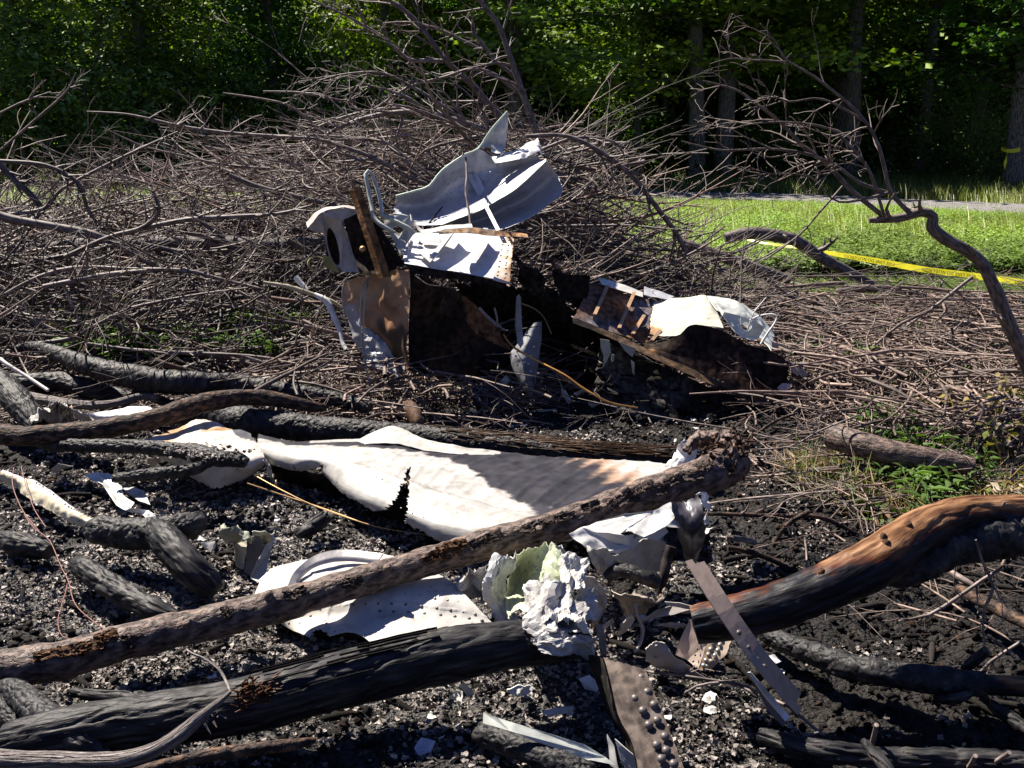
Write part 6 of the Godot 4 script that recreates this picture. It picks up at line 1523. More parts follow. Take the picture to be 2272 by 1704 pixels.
# ------------------------------------------------------------------ lower riveted panel and loose scraps
func build_scraps():
	var o := thing("riveted_metal_sheet", "white riveted skin panel lying under the barked log", "metal panel", g(850, 1430) * Vector3(1, 0, 1))
	var low := net(NN, [
		[[560, 1330, .09], [600, 1265, .12], [720, 1235, .13], [850, 1232, .14], [950, 1265, .14], [1012, 1298, .14]],
		[[585, 1350, .09], [680, 1325, .12], [780, 1310, .135], [880, 1305, .145], [985, 1320, .14], [1040, 1330, .13]],
		[[610, 1370, .07], [690, 1375, .08], [780, 1365, .09], [880, 1365, .1], [1000, 1370, .1], [1092, 1382, .09]],
		[[625, 1385, .05], [700, 1418, .06], [780, 1405, .07], [860, 1438, .07], [1000, 1402, .09], [1095, 1384, .09]]], false)
	var b := Buf.new()
	sheet(b, low, {"nu": 110, "nv": 50, "amp": .005, "freq": 5.0, "jag": [.03, 0, .02, .03], "jf": 40.0,
		"bend": func(u: float, v: float) -> float: return -.003 * smoothstep(.012, 0.0, absf(v - .46 - .10 * u)) - .003 * smoothstep(.010, 0.0, absf(u - .26 - .06 * (1 - v))),
		"hole": func(u, v): return pow((u - .22) / .05, 2) + pow((v - 1.0) / .16, 2) < 1.0,
		"col": func(u, v, p): return spots(Color(.44, .425, .405), p).lerp(Color(.42, .40, .36), smoothstep(.30, .22, u) * .8)})
	part(b, "skin", M.metal, o)
	for k in 10:
		var u := .40 + .058 * k
		for r in 2: rivet(o, surf(low, u + .012 * r, .52 + .10 * r + .05 * k / 10.0) + Vector3(0, .003, 0), Vector3(0, .95, .3), .006, M.dark_rivet)
		rivet(o, surf(low, u, .38 + .04 * k / 10.0) + Vector3(0, .002, 0), Vector3(0, .95, .3), .0045, M.steel)
	for a in [[.10, .55], [.16, .45], [.14, .75], [.20, .62], [.27, .72], [.28, .84], [.31, .93], [.35, .95], [.08, .8], [.24, .5]]:
		rivet(o, surf(low, a[0], a[1]) + Vector3(0, .003, 0), Vector3(0, .95, .3), .005, M.dark_rivet)
	b = Buf.new()
	sheet(b, net(E, [
		[[1068, 1265, .14], [1110, 1170, .16], [1210, 1085, .17], [1330, 1035, .18], [1480, 1020, .18], [1740, 1045, .18]],
		[[1130, 1265, .13], [1165, 1200, .14], [1240, 1140, .15], [1340, 1100, .16], [1480, 1085, .16], [1700, 1105, .16]]], false), {"nu": 50, "nv": 8, "amp": .002, "t": .008, "bend": func(_u, v): return .006 * smoothstep(.75, .9, v), "col": func(u, v, p): return spots(Color(.40, .38, .37), p)})
	part(b, "ring_strip", M.bare, o, "curved grey ring strip")
	b = Buf.new()
	plate(b, GP(E, [[935, 1165, .1], [1000, 1140, .11], [1130, 1175, .12], [1090, 1265, .1], [900, 1262, .08], [860, 1230, .08]]), {"amp": .006, "col": func(p): return spots(Color(.52, .53, .54), p)})
	part(b, "side_flap", M.metal, o)
	# scraps, one by one
	var sh := func(k: Vector3, rows: Array, col: Color, amp: float, fr: float, called: String, label: String, nu := 40, nv := 24, jag := [.06, .05, .06, .05], scorch := .12):
		var bb := Buf.new()
		sheet(bb, net(k, rows, false), {"nu": nu, "nv": nv, "amp": amp, "freq": fr, "jag": jag, "jf": 38.0, "col": func(u, v, p): return burnt(spots(col, p), p, scorch, 7.0)})
		return solo(bb, called, M.metal, label, "metal scrap", "")
	var pl := func(k: Vector3, l: Array, col: Color, amp: float, fr: float, label: String, scorch := .12):
		var bb := Buf.new()
		plate(bb, GP(k, l), {"amp": amp, "freq": fr, "sub": 3, "col": func(p): return burnt(spots(col, p), p, scorch, 7.0)})
		return solo(bb, "metal_scrap", M.metal, label, "metal scrap", "")
	# cream strip with rivet holes
	o = thing("rivet_strip", "long cream metal strip with a row of rivets in the ash at left", "metal strip", g(110, 1170) * Vector3(1, 0, 1))
	var cs := net(I, [
		[[0, 900, .14], [190, 965, .15], [400, 1010, .15], [600, 1130, .14], [850, 1330, .12], [1000, 1410, .10], [1190, 1490, .08]],
		[[0, 960, .12], [180, 1030, .13], [340, 1100, .13], [560, 1230, .12], [780, 1400, .1], [960, 1480, .09], [1170, 1570, .07]],
		[[0, 1010, .08], [190, 1110, .09], [320, 1230, .09], [560, 1370, .08], [740, 1480, .07], [890, 1545, .06], [1150, 1650, .04]]], false)
	b = Buf.new()
	sheet(b, cs, {"nu": 80, "nv": 26, "amp": .007, "freq": 9.0, "jag": [.06, .02, .12, .02], "jf": 60.0, "bend": func(u: float, v: float) -> float: return .012 * smoothstep(.18, .0, v), "col": func(u, v, p): return burnt(spots(Color(.66, .60, .44).lerp(Color(.60, .58, .60), smoothstep(.22, .1, v)), p), p, .14 + .2 * smoothstep(.6, 1.0, v), 9.0)})
	part(b, "strip", M.metal, o)
	for k in 22: rivet(o, surf(cs, .26 + .032 * k, .17) + Vector3(0, .003, 0), Vector3(.2, .9, .4).normalized(), .0042, M.dark_rivet)
	for k in 12: rivet(o, surf(cs, .2 + .05 * k, .82) + Vector3(0, .003, 0), Vector3(.2, .9, .4).normalized(), .0035, M.dark_rivet)
	pl.call(I, [[1040, 985, .09], [1200, 950, .1], [1375, 968, .1], [1400, 1030, .1], [1485, 1085, .1], [1500, 1200, .1], [1645, 1290, .09], [1610, 1372, .09], [1780, 1380, .09], [1900, 1440, .08], [1925, 1540, .06], [1815, 1520, .07], [1735, 1432, .07], [1545, 1402, .07], [1430, 1335, .07], [1330, 1190, .08], [1265, 1085, .08]], Color(.70, .69, .66), .016, 6.0, "torn white sheet with saw-toothed edge before the charred stick at left", .16)
	pl.call(I, [[1500, 1110, .05], [1640, 1110, .06], [1760, 1150, .06], [1800, 1230, .05], [1840, 1320, .04], [1700, 1280, .04], [1560, 1180, .04]], Color(.50, .50, .49), .01, 6.0, "small folded scrap just right of the saw-toothed sheet")
	sh.call(I, [[[1080, 210, .26], [1350, 175, .28], [1760, 118, .3], [2000, 235, .28]], [[1150, 265, .24], [1360, 255, .26], [1750, 230, .27], [1985, 250, .26]], [[1225, 325, .2], [1360, 345, .2], [1720, 325, .21], [1950, 270, .24]]], Color(.74, .71, .69), .012, 6.0, "metal_scrap", "white creased sheet just above the curved charred branch at left")
	sh.call(I, [[[865, 125, .27], [980, 170, .27], [1080, 215, .26]], [[900, 190, .24], [1040, 240, .23], [1150, 280, .22]], [[930, 245, .2], [1080, 300, .18], [1225, 330, .19]]], Color(.5, .47, .44), .016, 9.0, "metal_scrap", "grey folded scrap beside the white creased sheet at left")
	sh.call(I, [[[640, 90, .3], [760, 100, .3], [880, 120, .28]], [[560, 170, .26], [700, 200, .22], [880, 190, .24]], [[380, 260, .22], [640, 290, .16], [900, 240, .18]], [[340, 340, .15], [560, 370, .12], [780, 370, .12]]], Color(.42, .40, .38), .05, 11.0, "metal_scrap", "crumpled grey foil heap above the curved charred branch at left", 44, 36, [.15, .1, .15, .1], .25)
	pl.call(E, [[690, 945, .10], [735, 920, .11], [790, 935, .10], [785, 990, .08], [770, 1110, .04], [755, 1150, .03], [715, 1130, .03], [695, 1030, .1]], Color(.50, .46, .37), .012, 8.0, "tan upright scrap, left one of the standing pair in the ash", .1)
	pl.call(E, [[968, 885, .11], [966, 1000, .08], [940, 1110, .05], [900, 1215, .03], [865, 1242, .02], [822, 1205, .03], [850, 1110, .08], [905, 990, .14]], Color(.54, .50, .42), .012, 8.0, "tan upright scrap, right one of the standing pair in the ash", .1)
	pl.call(E, [[800, 950, .14], [850, 905, .18], [905, 985, .14], [850, 1110, .07], [815, 1195, .02], [765, 1165, .02], [775, 1050, .08]], Color(.17, .16, .15), .01, 8.0, "dark web between the standing pair of tan scraps", .05)
	sh.call(E, [[[585, 850, .17], [690, 865, .19], [760, 900, .18], [830, 930, .17]], [[590, 880, .14], [690, 905, .15], [770, 930, .14], [830, 960, .13]], [[640, 920, .1], [720, 945, .1], [780, 955, .1], [820, 990, .1]]], Color(.38, .39, .30), .03, 12.0, "metal_scrap", "greenish crumpled scrap on top of the standing pair", 30, 20)
	sh.call(E, [[[820, 880, .2], [880, 870, .21], [955, 880, .2]], [[835, 930, .16], [890, 930, .16], [960, 920, .16]], [[850, 970, .12], [900, 980, .12], [930, 960, .12]]], Color(.50, .50, .36), .02, 10.0, "metal_scrap", "yellow-green bent scrap leaning on the right standing piece", 22, 18)
	pl.call(E, [[460, 960, .05], [560, 950, .06], [560, 990, .04], [530, 1030, .02], [490, 1010, .02]], Color(.72, .70, .66), .006, 8.0, "small white scrap beside the charred log chunk")
	pl.call(D, [[908, 1300, .17], [1000, 1335, .17], [1180, 1390, .16], [1380, 1450, .15], [1560, 1508, .14], [1700, 1590, .12], [1762, 1640, .11], [1560, 1600, .11], [1280, 1500, .13], [1080, 1420, .15], [905, 1368, .15]], Color(.48, .50, .46), .006, 6.0, "long pale grey strip lying over the charred stub at the bottom", .05)
	pl.call(D, [[1710, 1440, .12], [1755, 1520, .1], [1790, 1680, .06], [1730, 1640, .06]], Color(.34, .34, .34), .006, 8.0, "narrow grey strip standing left of the bolted bracket", .05)
	pl.call(D, [[1760, 1470, .12], [1860, 1560, .1], [1990, 1690, .07], [1900, 1700, .05], [1810, 1640, .06]], Color(.50, .50, .48), .006, 8.0, "pale strip leaning against the foot of the bolted bracket", .05)
	pl.call(D, [[1525, 1085, .06], [1590, 1060, .07], [1668, 1125, .05], [1640, 1172, .03], [1560, 1150, .03]], Color(.62, .62, .66), .008, 8.0, "bluish white scrap left of the bolted bracket's top")
	pl.call(D, [[460, 1530, .03], [510, 1460, .05], [605, 1490, .05], [570, 1560, .03], [490, 1580, .02]], Color(.36, .38, .48), .008, 8.0, "bluish scrap lying alone in the black hollow at the bottom")
	pl.call(D, [[1060, 1160, .06], [1140, 1135, .07], [1235, 1160, .06], [1200, 1195, .04], [1120, 1185, .04]], Color(.66, .66, .64), .02, 14.0, "bright crumpled scrap in the hollow below the big charred log")
	pl.call(D, [[1285, 1300, .06], [1400, 1280, .06], [1490, 1255, .07], [1480, 1290, .05], [1340, 1335, .04]], Color(.62, .60, .60), .014, 12.0, "pale folded scrap in the hollow left of the bolted bracket")
	pl.call(D, [[745, 1130, .1], [800, 1115, .11], [850, 1185, .08], [810, 1200, .07]], Color(.60, .56, .5), .008, 10.0, "small tan scrap sticking out below the big charred log")
	pl.call(G, [[560, 935, .05], [600, 925, .06], [650, 970, .05], [610, 985, .04]], Color(.70, .70, .74), .006, 12.0, "small bluish white scrap right of the channel beam")
	pl.call(I, [[620, 900, .08], [720, 830, .1], [900, 870, .09], [740, 880, .07], [660, 935, .05]], Color(.46, .42, .42), .01, 9.0, "grey curled scrap above the cream strip at left")
	pl.call(I, [[1800, 760, .12], [1950, 745, .12], [1900, 890, .04], [1860, 900, .04]], Color(.50, .46, .42), .01, 9.0, "small hanging scrap under the pinkish wing corner")
	# white rod and wires
	var s := stick(R4, [[5, 660, .3, 10], [40, 690, .28, 9], [170, 770, .22, 8], [310, 862, .16, 8]])
	b = Buf.new(); tube(b, s[0], s[1], 6, .05, .1, 20.0, Color(.62, .56, .54))
	solo(b, "metal_rod", M.metal, "pale rod leaning down at the left edge above the foil heap", "rod")
	for w in [[E, [[785, 545, .14, 4], [1040, 630, .1, 4], [1300, 715, .07, 4], [1640, 838, .04, 3]], M.wire, "pale wire under the torn wing edge, lower one of the two", "wire"],
			[E, [[855, 500, .16, 4], [1040, 600, .13, 4], [1300, 720, .09, 3], [1700, 850, .05, 3], [2100, 915, .04, 2]], M.wire, "pale wire under the torn wing edge, upper one of the two", "wire"],
			[R1, [[155, 20, .2, 2.5], [220, 110, .17, 2.5], [320, 190, .15, 2.5], [390, 350, .11, 2.5], [440, 450, .09, 2.5], [485, 600, .07, 2.5], [600, 710, .06, 2.5], [730, 800, .09, 2]], M.red, "thin red wire looping over the ash to the barked log", "wire"],
			[R1, [[390, 350, .11, 2.2], [435, 460, .06, 2.2], [400, 600, .04, 2.2], [375, 700, .03, 2.2], [390, 790, .03, 2.2], [450, 825, .04, 2.2], [660, 835, .06, 2]], M.red, "thin red wire hanging in a loop left of the barked log", "wire"],
			[I, [[170, 870, .2, 2], [150, 1050, .18, 2.2], [200, 1230, .15, 2.2], [300, 1430, .13, 2.2], [480, 1650, .11, 2]], M.red, "thin red wire crossing the cream strip's left end", "wire"],
			[I, [[260, 850, .2, 2], [280, 960, .18, 2], [350, 1180, .16, 2.2], [420, 1380, .13, 2.2], [560, 1600, .11, 2]], M.red, "thin red wire crossing the middle of the cream strip", "wire"]]:
		var ss := stick(w[0], w[1])
		b = Buf.new(); tube(b, ss[0], ss[1], 5, .04)
		solo(b, w[4], w[2], w[3], "wire")
	var cw := stick_d(C, [[1040, 503, 5.9, 4], [1080, 560, 5.8, 5], [1130, 600, 5.72, 5], [1260, 672, 5.6, 5], [1430, 760, 5.5, 5], [1530, 832, 5.45, 5], [1640, 900, 5.4, 5.5], [1740, 945, 5.4, 5], [1905, 975, 5.42, 4]])
	b = Buf.new(); tube(b, cw[0], cw[1], 8, .02, .12, 90.0)
	solo(b, "copper_cable", M.copper, "orange copper cable drooping in front of the black hollow of the wreck", "cable")
	# small loose bits of foil
	var bits := []
	for k in 4:
		b = Buf.new()
		var oo := []
		for j in 6: oo.append(Vector3(cos(j) * rng.randf_range(.012, .03), rng.randf_range(-.006, .01), sin(j) * rng.randf_range(.012, .03)))
		plate(b, oo, {"amp": .012, "freq": 20.0, "sub": 2, "col": Color(.55, .55, .54), "t": .0015})
		var mi := MeshInstance3D.new(); mi.mesh = b.mesh(Vector3.ZERO); mi.material_override = M.metal
		bits.append(mi)
	for k in 60:
		var p := Vector3(rng.randf_range(-1.3, .9), 0, rng.randf_range(-4.3, -2.5))
		if k % 3 == 0: p = Vector3(rng.randf_range(-.3, .8), 0, rng.randf_range(-2.9, -2.5))
		if k % 7 == 0: p = Vector3(rng.randf_range(-.3, 1.2), 0, rng.randf_range(-5.6, -5.2))
		p.y = relief(p.x, p.z) + .02
		add_copy(bits[k % 4], p, Basis(Vector3.UP, rng.randf() * TAU) * Basis(Vector3.RIGHT, rng.randfn(0, .6)).scaled(Vector3.ONE * rng.randf_range(.5, 1.3)), "foil_scrap", "small crinkled bit of pale metal foil lying in the ash", "metal scrap", "bits of foil in the ash")
	for m in bits: m.free()

# ------------------------------------------------------------------ logs
func build_logs():
	var log_of := func(k: Vector3, l: Array, m: Material, bump: float, bf: float, called: String, label: String, tint = Color.WHITE, group := "", sides := 22, seg := .025) -> MeshInstance3D:
		var s := stick(k, l.map(func(e): return [e[0], e[1], e[2], e[3] / k.z]))
		var b := Buf.new()
		if m == M.gator or m == M.char:
			tube(b, s[0], s[1], 56, .012, bump, bf, tint, true, .007, 30.0 if m == M.gator else 44.0, 26.0 if m == M.gator else 9.0)
		else:
			tube(b, s[0], s[1], sides, seg, bump, bf, tint)
		return solo(b, called, m, label, "log" if called.ends_with("log") else ("branch" if called.ends_with("branch") else "wood chunk"), group)
	# the barked log with knots, peeled patches and lifted bark
	var spec := [[-70, 1512, 0.12, 96.7], [0, 1491, 0.13, 89.3], [137, 1464, 0.14, 85.6], [250, 1432, 0.145, 81.8], [378, 1402, 0.15, 80.0], [653, 1333, 0.175, 72.5], [863, 1271, 0.2, 65.1], [1000, 1230, 0.225, 66.0], [1138, 1192, 0.26, 68.8], [1275, 1155, 0.3, 72.5], [1434, 1098, 0.35, 74.0], [1550, 1064, 0.38, 84.3], [1600, 1040, 0.39, 86.9], [1632, 1022, 0.4, 78.7]]
	var s := stick(NN, spec)
	var o := thing("barked_log", "long brown barked log lying diagonally across the wing panel", "log", g(800, 1330) * Vector3(1, 0, 1))
	var b := Buf.new()
	tube(b, s[0], s[1], 30, .015, .13, 9.0)
	part(b, "stem", M.bark, o)
	var cp := curve_pts(s[0], s[1], .02)
	var P: Array = cp[0]
	var Rr: Array = cp[1]
	var flakes := [[.13, .9, .09], [.15, .5, .07], [.10, .7, .10], [.18, 1.1, .05], [.29, .8, .04], [.36, .7, .06], [.42, 1.0, .05], [.545, .95, .10], [.56, .55, .09], [.60, .9, .08], [.66, .85, .05], [.70, .7, .10], [.745, .6, .07], [.79, .95, .09], [.82, .6, .08], [.85, 1.0, .06], [.88, .8, .10], [.91, .5, .06], [.95, .9, .05]]
	for f in flakes:
		var i: int = clampi(int(f[0] * P.size()), 1, P.size() - 2)
		var t: Vector3 = (P[i + 1] - P[i - 1]).normalized()
		var up := t.cross(Vector3.UP.cross(t)).normalized()
		if up.y < 0: up = -up
		var sd := t.cross(up)
		if sd.z < 0: sd = -sd
		var rows := []
		for v in 4:
			var row := []
			for u in 4:
				var an: float = f[1] - .3 + .2 * u + .08 * sin(v * 2.0 + f[2] * 90.0)
				var j: int = clampi(i + int((v - 1.5) * f[2] * 1.7 / 3.0 / .02), 0, P.size() - 1)
				var lift: float = 1.05 + (.14 if u == 3 else 0.0) + rng.randf_range(0, .08)
				row.append(P[j] + (up * cos(an) + sd * sin(an)) * Rr[j] * lift)
			rows.append(row)
		b = Buf.new()
		sheet(b, rows, {"nu": 16, "nv": 22, "t": .005, "amp": .005, "freq": 30.0, "jag": [.5, .35, .5, .3], "jf": 9.0, "seed": f[0] * 97.0, "col": Color(.8, .78, .8)})
		part(b, "bark_flake", M.peeled if f[0] < .16 or (f[0] > .54 and f[0] < .57) else M.bark, o)
	for a in [[.245, .9], [.33, .4], [.47, .8], [.62, .5], [.76, .9], [.80, .4], [.87, .6], [.68, 1.1]]:
		var i: int = int(a[0] * P.size())
		var t: Vector3 = (P[i + 1] - P[i - 1]).normalized()
		var up := t.cross(Vector3.UP.cross(t)).normalized()
		if up.y < 0: up = -up
		var sd := t.cross(up)
		if sd.z < 0: sd = -sd
		var dr := up * cos(a[1]) + sd * sin(a[1])
		b = Buf.new()
		tube(b, [P[i] + dr * Rr[i] * .7, P[i] + dr * Rr[i] * 1.05, P[i] + dr * Rr[i] * 1.28 + t * .01], [.02, .015, .008], 9, .01, .25, 30.0)
		part(b, "knot", M.bark, o)
	# broken shaggy end
	b = Buf.new()
	var base: Vector3 = P[-1]
	var dirr: Vector3 = (P[-1] - P[P.size() - 6]).normalized()
	for k in 240:
		var off := Vector3(rng.randfn(0, .035), rng.randfn(.035, .04), rng.randfn(0, .04)) + dirr * rng.randf_range(-.18, .02)
		var d := (Vector3(rng.randfn(), rng.randfn(), rng.randfn()) * .8 + dirr).normalized()
		tube(b, [base + off, base + off + d * rng.randf_range(.012, .05)], [rng.randf_range(.004, .011), .003], 5, .1, 0.0, 9.0, Color(.36, .36, .42) * rng.randf_range(.2, .9))
	part(b, "splintered_end", M.peeled, o, "splintered reddish broken end", true)
	b = Buf.new()
	tube(b, [g(1520, 1000, .42), g(1550, 978, .44), g(1595, 974, .45), g(1640, 990, .43), g(1650, 1010, .42)], [.010, .032, .038, .03, .010], 30, .006, .75, 13.0)
	tube(b, [g(1600, 1005, .43), g(1630, 985, .45), g(1652, 1000, .44)], [.02, .035, .012], 24, .006, .8, 19.0)
	part(b, "shaggy_bark", M.bark, o, "shaggy torn bark at the broken end")
	# big charred log in front
	o = thing("charred_log", "thick charred log across the bottom of the view with a scraped brown patch", "log", g(700, 1640) * Vector3(1, 0, 1))
	s = stick(NN, [[20, 1652, .11, 96], [110, 1634, .13, 112], [240, 1610, .14, 118], [380, 1592, .15, 122], [515, 1570, .16, 124], [640, 1540, .17, 126], [760, 1508, .18, 126], [1000, 1452, .21, 122], [1155, 1428, .22, 104], [1250, 1425, .22, 84], [1310, 1435, .21, 50]])
	b = Buf.new()
	tube(b, s[0], s[1], 84, .012, .05, 6.0, func(p: Vector3, out: Vector3, t: float) -> Color: return Color(.85, .85, .9).lerp(Color(2.0, 1.45, 1.15), clampf(.25 + 1.3 * n3(p * Vector3(.5, 1, 1), 3.5) - 2.2 * absf(t - .42), 0, 1)), true, .006, 40.0, 5.0)
	part(b, "stem", M.char, o)
	for k in 11:                                              # long drying cracks
		var cpp := curve_pts(s[0], s[1], .03)
		var i0 := rng.randi_range(14, cpp[0].size() - 24)
		var an := rng.randf_range(-.5, 1.2)
		var rows := [[], []]
		for j in range(i0, i0 + rng.randi_range(6, 14)):
			var t: Vector3 = (cpp[0][j + 1] - cpp[0][j - 1]).normalized()
			var up := t.cross(Vector3.UP.cross(t)).normalized()
			var sd := t.cross(up)
			if sd.z < 0: sd = -sd
			for e in 2: rows[e].append(cpp[0][j] + (up * cos(an + .035 * e) + sd * sin(an + .035 * e)) * cpp[1][j] * 1.045)
		b = Buf.new()
		sheet(b, rows, {"nu": 20, "nv": 2, "amp": .002, "t": .006, "jag": [.3, .02, .3, .02], "col": Color(.35, .3, .3)})
		part(b, "char_ridge", M.char, o)
	b = Buf.new()
	var lx: Vector3 = (s[0][6] - s[0][4]).normalized()
	for k in 150:
		var cc: Vector3 = (s[0][4] as Vector3).lerp(s[0][5], .22 + .6 * rng.randf())
		var an := rng.randfn(.75, .28)
		var p: Vector3 = cc + (Vector3.UP * cos(an) + Vector3.BACK * sin(an)) * s[1][4] * rng.randf_range(.97, 1.07)
		tube(b, [p, p + lx * rng.randf_range(-.035, .035) + Vector3(0, rng.randf_range(-.004, .014), rng.randf_range(-.006, .012))], [rng.randf_range(.002, .006), .002], 4, .1, 0.0, 9.0, Color(.62, .50, .40) * rng.randf_range(.15, 1.0))
	part(b, "scraped_patch", M.peeled, o, "scraped patch of brown splinters", true)
	# peeled orange log with burnt underside
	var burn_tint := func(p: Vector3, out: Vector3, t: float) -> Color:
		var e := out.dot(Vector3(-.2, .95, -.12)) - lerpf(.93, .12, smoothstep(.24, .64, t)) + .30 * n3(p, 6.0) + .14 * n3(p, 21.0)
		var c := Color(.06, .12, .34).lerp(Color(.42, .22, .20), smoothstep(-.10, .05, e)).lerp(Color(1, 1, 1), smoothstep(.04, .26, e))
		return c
	o = thing("peeled_log", "bent orange peeled log with a burnt black underside at right", "log", g(1900, 1400) * Vector3(1, 0, 1))
	s = stick(NN, [[1540, 1388, .27, 84], [1600, 1375, .29, 94], [1649, 1364, .31, 99], [1735, 1340, .34, 104], [1821, 1308, .38, 106], [1900, 1272, .42, 112], [1959, 1238, .45, 110], [2010, 1200, .48, 102], [2062, 1170, .5, 100], [2120, 1148, .51, 88], [2190, 1138, .51, 78], [2310, 1132, .5, 70]])
	b = Buf.new()
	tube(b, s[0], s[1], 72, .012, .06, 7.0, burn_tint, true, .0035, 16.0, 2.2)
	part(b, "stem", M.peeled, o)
	for a in [[.42, .3], [.55, .5], [.62, .1], [.72, .4]]:
		var i: int = int(a[0] * (s[0].size() - 1))
		var dr := Vector3(-.1, cos(a[1]), sin(a[1])).normalized()
		b = Buf.new()
		tube(b, [s[0][i] + dr * s[1][i] * .8, s[0][i] + dr * s[1][i] * 1.03, s[0][i] + dr * s[1][i] * 1.12], [.016, .011, .005], 10, .008, .3, 40.0, Color(.4, .4, .42))
		part(b, "knot", M.peeled, o)
	s = stick(NN, [[1965, 1285, .36, 40], [2000, 1272, .38, 66], [2060, 1238, .42, 84], [2140, 1205, .44, 96], [2230, 1188, .45, 98], [2320, 1182, .45, 96]])
	b = Buf.new()
	tube(b, s[0], s[1], 56, .012, .16, 9.0, Color.WHITE, true, .008, 24.0, 16.0)
	part(b, "burnt_side", M.gator, o, "blackened cracked stub under the bend")
	# charred log behind the wing
	o = thing("charred_log", "long charred log lying behind the wing panel, cracked into small squares", "log", g(900, 975) * Vector3(1, 0, 1))
	s = stick(NN, [[380, 917, .16, 40], [415, 914, .17, 66], [470, 918, .17, 74], [553, 937, .17, 68], [660, 947, .165, 60], [775, 957, .165, 58], [932, 972, .16, 60], [1104, 990, .16, 64], [1290, 1008, .16, 58], [1450, 1016, .15, 50], [1560, 1012, .15, 36]])
	b = Buf.new()
	tube(b, s[0], s[1], 64, .012, .08, 8.0, Color.WHITE, true, .006, 34.0, 26.0)
	part(b, "stem", M.gator, o)
	b = Buf.new()
	for k in 420:
		var u := .5 + .47 * sqrt(rng.randf()) * rng.randf_range(.6, 1.0)
		var cpp := curve_pts(s[0], s[1], .03)
		var i := clampi(int(u * cpp[0].size()), 1, cpp[0].size() - 2)
		var t: Vector3 = (cpp[0][i + 1] - cpp[0][i - 1]).normalized()
		var an := rng.randf_range(-.3, 1.2)
		var p: Vector3 = cpp[0][i] + (Vector3.UP * cos(an) + Vector3.BACK * sin(an)) * cpp[1][i] * rng.randf_range(.95, 1.08)
		tube(b, [p, p + t * rng.randf_range(.02, .14) + Vector3(0, rng.randf_range(-.008, .008), rng.randf_range(-.01, .01))], [rng.randf_range(.002, .006), .001], 5, .2, 0.0, 9.0, Color(.75, .80, .85) * rng.randf_range(.08, .9))
	part(b, "rotten_wood", M.peeled, o, "crumbling brown wood on the upper side", true)
	log_of.call(NN, [[-60, 962, .24, 48], [0, 964, .25, 47], [60, 968, .25, 46], [100, 964, .25, 44], [200, 955, .26, 44], [300, 938, .28, 44], [380, 917, .3, 44], [450, 895, .31, 42], [520, 882, .31, 38], [600, 884, .29, 34], [665, 897, .25, 28], [720, 905, .2, 18]], M.dark_bark, .14, 10.0, "charred_branch", "dark curved bark-covered branch crossing in from the left edge")
	log_of.call(NN, [[30, 778, .22, 14], [60, 768, .25, 20], [110, 778, .27, 30], [160, 798, .27, 40], [206, 815, .27, 46], [309, 838, .26, 54], [380, 848, .25, 56], [447, 850, .24, 52], [530, 852, .22, 44], [618, 866, .2, 42], [720, 880, .17, 38], [820, 905, .13, 26]], M.gator, .10, 8.0, "charred_log", "charred log lying in front of the left twig heap")
	log_of.call(NN, [[-40, 850, .12, 40], [60, 850, .14, 46], [140, 850, .14, 48], [220, 870, .12, 44], [290, 885, .1, 30]], M.char, .12, 8.0, "charred_log", "short black log below the charred log at left")
	log_of.call(NN, [[-30, 830, .3, 60], [20, 870, .26, 62], [60, 915, .2, 60], [85, 955, .14, 50]], M.char, .10, 8.0, "charred_log", "short scorched log end leaning at the left edge")
	log_of.call(NN, [[-20, 865, .12, 26], [150, 895, .13, 22], [240, 897, .15, 18], [310, 880, .18, 16], [350, 885, .17, 15]], M.grey_wood, .08, 10.0, "ashy_branch", "ash-grey branch lying beside the white creased sheet")
	log_of.call(NN, [[300, 868, .16, 18], [360, 890, .14, 20], [420, 905, .11, 18]], M.char, .08, 10.0, "charred_branch", "thin black branch running down to the charred log behind the wing")
	log_of.call(I, [[500, 560, .19, 150], [640, 590, .2, 160], [1000, 600, .22, 168], [1300, 605, .23, 172], [1700, 615, .24, 175], [2100, 650, .25, 190], [2400, 690, .26, 230], [2700, 760, .26, 210], [3020, 810, .25, 120]], M.gator, .09, 10.0, "charred_branch", "straight charred branch with white ash flakes lying on the pinkish wing corner")
	log_of.call(R4, [[735, 1432, .14, 58], [860, 1418, .16, 76], [1000, 1400, .18, 80], [1130, 1388, .2, 82], [1250, 1372, .22, 78], [1340, 1330, .24, 74], [1420, 1292, .26, 70], [1525, 1284, .27, 60], [1600, 1320, .25, 50]], M.gator, .08, 10.0, "charred_branch", "bent charred branch crossing below the ash-flecked one")
	log_of.call(R1, [[600, 120, .14, 130], [640, 125, .15, 185], [800, 140, .16, 205], [950, 150, .17, 212], [1100, 130, .18, 208], [1240, 85, .19, 170], [1295, 55, .19, 110]], M.gator, .10, 9.0, "charred_log", "thick charred log stump with a rounded end in the ash at left")
	log_of.call(R1, [[1000, 110, .19, 150], [1070, 190, .2, 215], [1150, 280, .18, 222], [1240, 375, .15, 215], [1320, 455, .11, 200], [1390, 520, .08, 140]], M.char, .12, 9.0, "charred_log", "reddish charred log end joined crosswise to the rounded stump")
	log_of.call(R1, [[490, 340, .1, 100], [560, 380, .11, 150], [700, 470, .11, 160], [850, 560, .1, 165], [1000, 640, .09, 160], [1130, 700, .07, 120]], M.char, .16, 9.0, "charred_log", "ashy charred log half buried left of the barked log")
	log_of.call(R1, [[0, 180, .07, 100], [100, 210, .08, 150], [220, 230, .08, 140], [320, 260, .07, 120]], M.char, .22, 9.0, "charred_chunk", "charred lump under the cream strip at left")
	log_of.call(R1, [[20, 1150, .12, 130], [100, 1180, .14, 190], [200, 1250, .15, 200], [320, 1350, .15, 210], [450, 1440, .14, 210], [560, 1520, .12, 200], [680, 1600, .09, 120]], M.gator, .06, 8.0, "charred_log", "split charred plank cracked into squares at the lower left")
